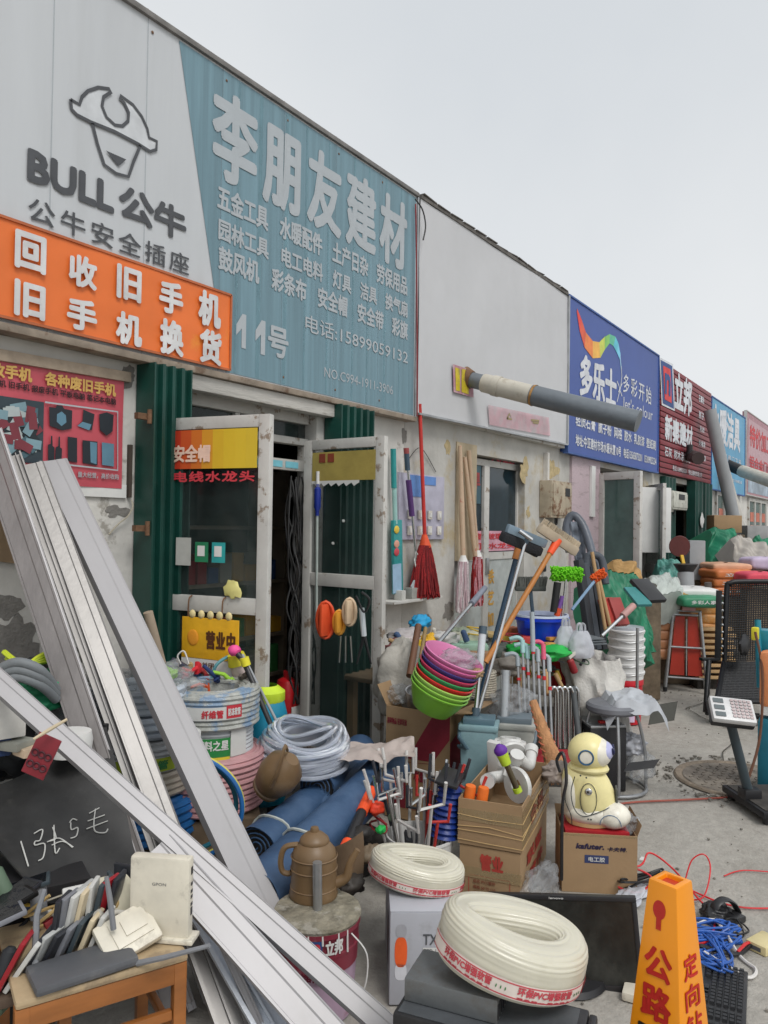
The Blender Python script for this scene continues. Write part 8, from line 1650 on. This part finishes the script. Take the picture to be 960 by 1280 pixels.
def teal_rig():
    t = T('backpack_sprayer', 'teal backpack sprayer with orange bottle standing on the bench edge', 'sprayer', at_z(958, 995, 0)); 
    MB().box(at_d(956, 800, 4.9), (.12, .1, .14)).build('tank_top', P('teal_tank', 20, 120, 140, rough=.3), t, world=True, bevel=.02); MB().cyl(at_d(947, 775, 4.9), at_d(950, 860, 4.8), .02, n=10).build('tube', P('teal_tank', 0, 0, 0), t, world=True)
    MB().box(at_d(962, 848, 4.75), (.14, .1, .34)).build('orange_bottle', P('bottle_peach', 220, 140, 90), t, world=True, bevel=.03); q = at_d(962, 896, 4.75); MB().bb(q.x - .07, q.x + .07, q.y - .06, q.y + .06, .002, q.z).build('blue_bottle', P('bottle_teal', 30, 110, 130), t, world=True, bevel=.03); MB().box(at_d(962, 886, 4.75), (.13, .09, .06)).build('white_band', M_white, t, world=True)
    MB().box(at_d(944, 792, 4.85), (.06, .04, .08)).build('yellow_knob', P('cap_yellow', 0, 0, 0), t, world=True, bevel=.01); MB().tube(smooth_path([at_d(944, 790, 4.8), at_d(953, 840, 4.7), at_d(950, 920, 4.6), at_d(935, 975, 4.5)], 6), .008, 6).build('brown_hose', P('hose_brown', 96, 60, 40), t, world=True)
teal_rig()
# ---------------- platform scale
def scale():
    base = at_z(957, 1018, 0); t = T('platform_scale', 'electronic platform scale with a tilted white display on a dark post', 'scale', base, YAW - rad(90) + rad(4))
    zt = at_d(918, 893, 4.45).z
    MB().bb(-.11, .45, -.17, .28, .035, .075).build('platform', P('scale_black', 34, 35, 38, rough=.45, metal=.3), t, bevel=.01)
    for x in (-.07, .40):
        for y in (-.13, .24): MB().cyl((x, y, .0), (x, y, .036), .022, n=10).build('foot', M_black, t)
    MB().bb(-.09, .43, -.15, .26, .0755, .08).build('pan_plate', M_cl, t, bevel=.003)
    MB().box((-.06, .06, .1), (.10, .09, .06)).build('post_base', M_black, t, bevel=.01)
    MB().tube([(-.06, .06, .08), (-.185, .06, zt)], .027, 14).build('post', P('post_slate', 50, 62, 68, rough=.4), t)
    hR = Matrix.Rotation(rad(-14), 3, 'Z') @ Matrix.Rotation(rad(42), 3, 'X') @ Matrix.Rotation(rad(6), 3, 'Y'); hc = V3((-.20, .0, zt + .05))
    hd = MB(); hd.box(hc, (.235, .155, .04), R=hR); h_ = hd.build('display_case', P('scale_white', 205, 205, 205, rough=.4), t, bevel=.012)
    b = MB(); b.box(hc + hR @ V3((0, 0, -.035)), (.235, .155, .04), R=hR, taper=1); b.build('underside', M_black, t, bevel=.012)
    def onh(x, y, z): return hc + hR @ V3((x, y, z))
    for k in range(3): MB().box(onh(-.075, .045 - k * .045, .024), (.055, .028, .003), R=hR).build('readout', P('readout_grey', 96, 104, 106, rough=.2), h_)
    m = MB()
    for i in range(5):
        for j in range(6): m.box(onh(.0 + i * .023, .055 - j * .021, .0245), (.017, .014, .004), R=hR)
    m.build('keys', P('key_pink', 184, 168, 168), h_, kind='stuff')
scale()
# ---------------- warning cone
def cone():
    q = at_d(838, 1098, 1.86); t = T('warning_sign', 'tall orange yellow four sided warning cone with red and black lettering', 'warning cone', (q.x, q.y, 0), 0)
    h = q.z; th = rad(50); fh = V3((math.cos(YAW), math.sin(YAW), 0)); rh = V3((math.sin(YAW), -math.cos(YAW), 0)); U1 = rh * math.cos(th) - fh * math.sin(th); U2 = rh * math.sin(th) + fh * math.cos(th)
    s0, s1 = .100, .036   # half widths
    c0 = V3((0, 0, 0)); My = mat('cone_orange_yellow', (.84, .29, .006), rough=.35, var=.05, scale=3, bump=.03, coat=.2, dirt=.2, dcol=(.5, .22, .02), dscale=5, dpos=.62, rpos=.15)
    def P_(a, b, z, k=1): s_ = lerp(s0, s1, z / h) * k; return U1 * a * s_ + U2 * b * s_ + V3((0, 0, z))
    m = MB(); zs = [.045, h - .002]; vs = []; cr = [(-1, -1), (1, -1), (1, 1), (-1, 1)]
    for z in zs: vs += [P_(a, b, z) for a, b in cr]
    vs += [P_(a, b, h, .62) for a, b in cr]; vs += [P_(a, b, h - .03, .60) for a, b in cr]
    m.add(vs, [(0, 1, 5, 4), (1, 2, 6, 5), (2, 3, 7, 6), (3, 0, 4, 7)] + [(4 + i, 4 + (i + 1) % 4, 8 + (i + 1) % 4, 8 + i) for i in range(4)] + [(8 + i, 8 + (i + 1) % 4, 12 + (i + 1) % 4, 12 + i) for i in range(4)])
    m.build('cone_body', My, t, bevel=.004)
    MB().add([P_(a, b, h - .012, .63) for a, b in cr], [(0, 1, 2, 3)]).build('top_recess', P('recess_red', 190, 60, 26), t)
    b_ = MB(); b_.v = []; b_.add([U1 * a * .15 + U2 * b * .15 + V3((0, 0, z)) for z in (0, .045) for a, b in cr], [(3, 2, 1, 0), (4, 5, 6, 7), (0, 1, 5, 4), (1, 2, 6, 5), (2, 3, 7, 6), (3, 0, 4, 7)]); b_.build('base_plate', My, t, bevel=.01)
    F1 = Fr(P_(0, -1, 0), U1, P_(0, -1, h) - P_(0, -1, 0)); F2 = Fr(P_(1, 0, 0), U2, P_(1, 0, h) - P_(1, 0, 0)); Mr_ = P('cone_ink_and_recess_red', 186, 36, 26, rough=.5); Mk = P('cone_black_ink', 34, 30, 30, rough=.5)
    def ov(cx, cz, rx, rz): return [(cx + rx * math.cos(k * .2618), cz + rz * math.sin(k * .2618)) for k in range(24)]
    MB().poly(ov(-.004, h - .062, .0165, .022), F1, .001).build('keyhole_mark', Mr_, t); MB().rect(-.0105, .0025, h - .108, h - .066, F1, .0013).build('keyhole_slot', Mr_, t)  # keyhole recess drawn as flat dark red shapes on the face
    for ch, zc, w_, hh_, mm in (('公', h - .185, .072, .074, Mr_), ('路', h - .275, .078, .080, Mr_), ('顶', h - .372, .086, .084, Mk), ('管', h - .475, .095, .085, Mk)): letters(t, ch, -w_ / 2, w_ / 2, zc - hh_ / 2, zc + hh_ / 2, F1, mm, .0012, .10, world=False)
    for ch, zc, w_, mm in (('定', h - .185, .062, Mr_), ('向', h - .252, .066, Mr_), ('钻', h - .318, .070, Mr_), ('穿', h - .390, .074, Mk), ('越', h - .465, .078, Mk)): letters(t, ch, -w_ / 2, w_ / 2, zc - .028, zc + .028, F2, mm, .0012, .08, world=False)
cone()
# ---------------- cables, keyboard, adaptor on the ground
def tangle(px, py, n, rx, ry, r, m, lab, seed, loops=7, group=None, h=.03):
    R_ = random.Random(seed); c = at_z(px, py, 0); P_ = []
    for k in range(n):
        a = k * loops * 6.283 / n; P_.append((c.x + math.cos(a) * rx * R_.uniform(.6, 1.1) + .02 * math.sin(k), c.y + math.sin(a * 1.07 + seed) * ry * R_.uniform(.6, 1.1), r + h * R_.random()))
    return wire('cable', P_, r, m, lab, 'cable', k=5, n=7, group=group)
M_cb_ = P('cable_blue', 44, 92, 172, rough=.4); M_cr = P('cable_red', 200, 40, 44, rough=.4); M_ck = P('cable_black', 26, 26, 28, rough=.4); M_cw = P('cable_white', 215, 212, 208, rough=.4)
for k in range(4): tangle(876 + (k % 2) * 8, 1172 + k * 9, 26, .13, .11, .0045, M_cb_, '%s blue network cable coiled in the tangle right of the cone' % ['first', 'second', 'third', 'fourth'][k], k + 3, 5, 'blue network cables', h=.05)
tangle(915, 1165, 18, .10, .06, .0035, M_ck, 'thin black cable loops near the black shoe like dock', 21, 3); tangle(800, 1110, 22, .16, .07, .005, M_ck, 'black cable tangle behind the monitor corner', 22, 4, h=.07); tangle(830, 1150, 14, .12, .06, .0045, M_cw, 'white cable lying behind the cone', 23, 2)
wire('cable', [at_z(858, 1165, .03), at_z(893, 1150, .04), at_z(925, 1195, .01), at_z(945, 1212, .01), at_z(935, 1222, .01), at_z(905, 1205, .02), at_z(880, 1190, .03)], .006, M_cw, 'thick white cable looping right of the blue tangle', 'cable')
wire('cable', [at_z(758, 1098, .03), at_z(762, 1088, .08), at_z(800, 1082, .10), at_z(812, 1066, .12), at_z(840, 1085, .05), at_z(870, 1120, .03), at_z(893, 1148, .02), at_z(885, 1175, .03), at_z(868, 1180, .03)], .0042, M_cr, 'long red cable arching over behind the cone', 'cable')
wire('cable', [at_z(857, 1098, .02), at_z(865, 1075, .09), at_z(880, 1068, .12), at_z(888, 1085, .07), at_z(880, 1120, .02), at_z(860, 1125, .02)], .0035, M_cr, 'thin red wire loop rising right of the cone top', 'cable')
wire('cable', [at_z(862, 1112, .01), at_z(900, 1128, .008), at_z(935, 1135, .008), at_z(985, 1135, .008)], .004, M_cr, 'red cable running to the right edge past the cone', 'cable')
wire('cable', [at_z(742, 1010, .008), at_z(790, 1003, .008), at_z(850, 1000, .008), at_z(905, 997, .008), at_z(985, 992, .008)], .006, P('cord_terracotta', 150, 74, 60), 'terracotta cord lying across the ground past the manhole', 'cord')
wire('cable', [at_z(905, 1095, .006), at_z(930, 1088, .006), at_z(985, 1092, .006)], .003, M_cr, 'thin red wire on the bare ground at the right edge', 'cable')
wire('cable', [at_z(760, 1092, .02), at_z(790, 1085, .08), at_z(815, 1098, .04), at_z(800, 1115, .02), at_z(775, 1110, .03), at_z(768, 1098, .05)], .005, M_cr, 'red cable coil beside the brand lettered carton', 'cable')
wire('cable', [at_z(875, 1182, .03), at_z(905, 1190, .02), at_z(925, 1192, .015), at_z(940, 1180, .02)], .008, M_ck, 'thick black lead running to the cream adaptor', 'cable'); wire('cable', [at_z(922, 1190, .02), at_z(932, 1180, .03), at_z(940, 1178, .02)], .006, M_cr, 'short red sheath on the lead of the cream adaptor', 'cable')
t = T('adaptor', 'cream power adaptor lying at the right edge of the ground', 'adaptor', at_z(955, 1185, 0), rad(-20)); MB().bb(-.06, .06, -.04, .04, 0, .035).build('case', P('adaptor_cream', 214, 200, 150, rough=.4), t, bevel=.006); MB().bb(-.062, -.0605, -.02, .02, .01, .025).build('socket_face', M_dgrey, t)
def keyboard():
    a, b = at_z(905, 1180, .0), at_z(893, 1300, .0); d = (b - a); an_ = math.atan2(d.y, d.x); t = T('keyboard', 'black computer keyboard lying on the ground right of the cone', 'keyboard', at_z(905, 1252, .0), an_)
    MB().bb(-.20, .20, -.07, .07, 0, .018).build('case', M_black, t, bevel=.004); first = None
    for i in range(19):
        for j in range(6):
            if (i in (13, 17)) or (j == 0 and 4 < i < 9): continue
            if not first: first = o = MB().box((0, 0, 0), (.0165, .0165, .009), taper=.8).build('key', P('key_black', 40, 41, 44, rough=.5), t, smooth=False)
            else: o = first.copy(); C.objects.link(o); o.parent = t
            o.location = (-.187 + i * .0205, -.055 + j * .021, .0225)
    MB().box((.0, -.055, .0225), (.075, .016, .009), taper=.9).build('space_bar', P('key_black', 0, 0, 0), t)
keyboard()
o = crumple('black_dock', at_z(893, 1140, .03), (.07, .05, .035), M_ck, 'black curved plastic handle piece lying beyond the blue cables', 'handle piece', 91, nz=.3)
t = T('telephone_handset', 'black desk device with a strap like arch beyond the blue cables', 'device', at_z(905, 1150, 0), rad(-30)); MB().bb(-.07, .07, -.05, .05, 0, .025).build('case', M_black, t, bevel=.006); MB().tube(smooth_path([(-.07, 0, .02), (-.05, 0, .07), (0, 0, .085), (.05, 0, .06), (.08, 0, .02)], 5), .02, 8, flat=.4).build('arch', M_black, t)
t = T('white_board_device', 'aged white plastic device lying under the monitor edge', 'device', at_z(800, 1238, .0), rad(10)); MB().bb(-.09, .09, -.05, .05, 0, .03).build('case', M_cream, t, bevel=.008); MB().tube([(.02, .02, .03), (.05, .06, .05)], .004, 6).build('antenna', M_dgrey, t)
o = MB().bb(-.05, .05, -.03, .03, 0, .012).build('plastic_scrap', M_white, bevel=.002); o.location = at_z(530, 1268, 0); o.rotation_euler.z = .4; tag(o, 'white plastic scrap on the ground left of the tower', 'scrap')
crumple('plastic_bag', at_z(790, 1118, .02), (.12, .05, .02), P('film_whitish', 0, 0, 0), 'flat white plastic behind the monitor right corner', 'bag', 95)
o = MB().bb(-.02, .02, -.01, .01, 0, .008).build('paper_scrap', M_white); o.location = at_z(803, 1075, 0); tag(o, 'tiny white paper scrap right of the brand lettered carton', 'scrap')
# hook tools on the right door leaf
for k, (px, py, d, c_, l, w_) in enumerate(((407, 775, 4.42, (214, 80, 40), 'orange cord reel hanging on the right door leaf', .055), (424, 778, 4.4, (215, 150, 50), 'yellow tool hanging beside the orange cord reel', .035), (437, 765, 4.38, (205, 180, 150), 'pale glove hanging on the right door leaf', .04))):
    t = T('hung_tool', l, 'tool', at_d(px, py - 25, d)); m = MB()
    for j in range(4): m.tube([at_d(px, py, d) + RGT * (w_ * (.9 - .12 * j) * math.cos(i * .39)) + UPV * (w_ * 1.9 * math.sin(i * .39)) + _f * .008 * j for i in range(16)], .010, 6, closed=True)
    m.build('wound_cord', P('hung_%d' % k, *c_), t, world=True, kind='stuff'); MB().box(at_d(px, py, d - .01), (w_ * 1.7, .02, w_ * 3.3)).build('frame', P('hung_%d' % k, 0, 0, 0), t, world=True, bevel=.006)
for k, px in enumerate((426, 432, 438)): pole('screwdriver', '%s steel rod tool hanging below the yellow tool' % ['left', 'middle', 'right'][k], 'tool', at_d(px, 795, 4.4), at_d(px + (k - 1) * 2, 828, 4.4), .005, M_chrome)
t = T('shears', 'black and pale shears hanging at the right of the door leaf', 'shears', at_d(455, 760, 4.3)); MB().tube([at_d(452, 760, 4.35), at_d(455, 795, 4.35)], .016, 8).build('grip', P('grip_pale', 0, 0, 0), t, world=True)
for s_ in (-1, 1): MB().tube([at_d(455, 795, 4.35), at_d(455 + s_ * 9, 830, 4.35)], [.012, .005], 6).build('blade', M_black, t, world=True)
wire('cable', [at_d(445, 745, 4.3), at_d(455, 765, 4.3), at_d(462, 750, 4.3), at_d(452, 740, 4.3)], .007, M_ck, 'black cable knot on the right door leaf rail', 'cable')
# street side: a plain low row far across, seen only in reflections and past the end of the shops
far = MB().bb(60, 64, -30, 30, 0, 5); tag(far.build('far_wall', mat('far_grey', (.35, .36, .36), rough=.9)), 'distant pale wall closing the end of the street', 'wall')
# small loose goods
GC = [((196, 192, 182), 'cream'), ((40, 42, 46), 'black'), ((128, 130, 134), 'grey'), ((150, 40, 46), 'dull red'), ((60, 84, 120), 'dusty blue'), ((176, 150, 100), 'tan'), ((90, 110, 90), 'moss green'), ((205, 170, 60), 'mustard')]
def loose(n, x0, x1, y0, y1, dep, seed, where, nouns):
    R_ = random.Random(seed)
    for k in range(n):
        c_, cn = GC[(k * 3 + seed) % 8]; kind = k % 4; px = lerp(x0, x1, (k + .5) / n); py = R_.uniform(y0, y1); m = MB(); s_ = R_.uniform(.03, .055)
        if kind == 0: m.box((0, 0, 0), (s_ * 2, s_, s_ * .5))
        elif kind == 1: m.lathe([(0, 0), (s_ * .4, 0), (s_ * .45, .01), (s_ * .4, s_ * 1.6), (s_ * .2, s_ * 1.8), (0, s_ * 1.8)], 14)
        elif kind == 2: m.tube(smooth_path([(s_ * 1.2 * math.cos(j * 1.1), s_ * math.sin(j * 1.3), .008 * j) for j in range(9)], 4), .005, 6)
        else: m.tube([(-s_, 0, 0), (0, 0, .01), (s_, 0, 0), (s_ * 1.7, .01, .01)], [s_ * .3, s_ * .22, s_ * .25, s_ * .45], 10)
        o = m.build(nouns[kind].replace(' ', '_'), P('loose_' + cn.replace(' ', '_'), *c_, dirt=.3, dscale=9), bevel=.003 if kind == 0 else 0); o.location = at_d(px, py, dep + R_.uniform(-.05, .1)); o.rotation_euler = (R_.uniform(-.5, .5), R_.uniform(-.5, .5), R_.uniform(0, 3)); tag(o, '%s %s, %s from the left %s' % (cn, nouns[kind], 'first second third fourth fifth sixth seventh eighth ninth tenth eleventh twelfth thirteenth fourteenth fifteenth sixteenth seventeenth eighteenth nineteenth twentieth'.split()[k], where), nouns[kind].split()[-1])
loose(16, -5, 150, 1122, 1160, 2.15, 3, 'under the chalk panel', ['phone charger', 'lens tube', 'coiled lead', 'earphone piece'])
loose(4, -12, 22, 1215, 1250, 1.95, 6, 'along the lower left table edge', ['phone charger', 'plug socket', 'coiled lead', 'handset piece'])
loose(20, 488, 690, 792, 812, 5.0, 1, 'on the long goods table', ['hardware box', 'glue bottle', 'wire coil', 'tool handle'])
loose(16, 655, 730, 812, 850, 4.85, 4, 'above the steel hoops', ['hardware box', 'paint tin', 'rope coil', 'tool handle'])
loose(4, 222, 262, 838, 848, 3.75, 2, 'on the braided hose coil', ['valve box', 'tap fitting', 'wire coil', 'brass fitting'])
loose(5, 425, 520, 1000, 1075, 3.3, 5, 'behind the small hose coil', ['broken box', 'small bottle', 'cable coil', 'tool handle'])
def base(px, py, d, w_, dd, lab):
    p = at_d(px, py, d); o = MB().box((0, 0, p.z / 2), (w_, dd, p.z)).build('stacked_pallet', mat('pallet_wood', (.16, .12, .08), rough=.85, var=.4, scale=12), bevel=.01); o.location = (p.x, p.y, 0); o.rotation_euler.z = YAW - rad(90); tag(o, lab, 'pallet')
base(908, 745, 9.5, .5, .5, 'pallet stack under the bright orange sacks'); base(950, 735, 9.3, .6, .6, 'pallet stack under the rose and lilac sacks'); base(908, 722, 10.9, .6, .5, 'pallet stack under the green tarpaulin by the pipe'); base(945, 728, 10.2, .7, .6, 'pallet stack under the off white tarpaulin')
base(832, 748, 8.2, .5, .5, 'pallet stack under the pale plastic sheets'); base(858, 746, 8.4, .3, .3, 'pallet stack under the grey duct'); base(785, 745, 7.4, .5, .4, 'pallet stack behind the green tarpaulin heap'); base(942, 684, 13, .5, .5, 'pallet stack far behind under the grey casing'); base(868, 720, 9.9, .3, .3, 'pallet stack under the grey block by the green shutter'); base(905, 668, 12.5, .5, .4, 'pallet stack under the brown carton near the cyan shop')
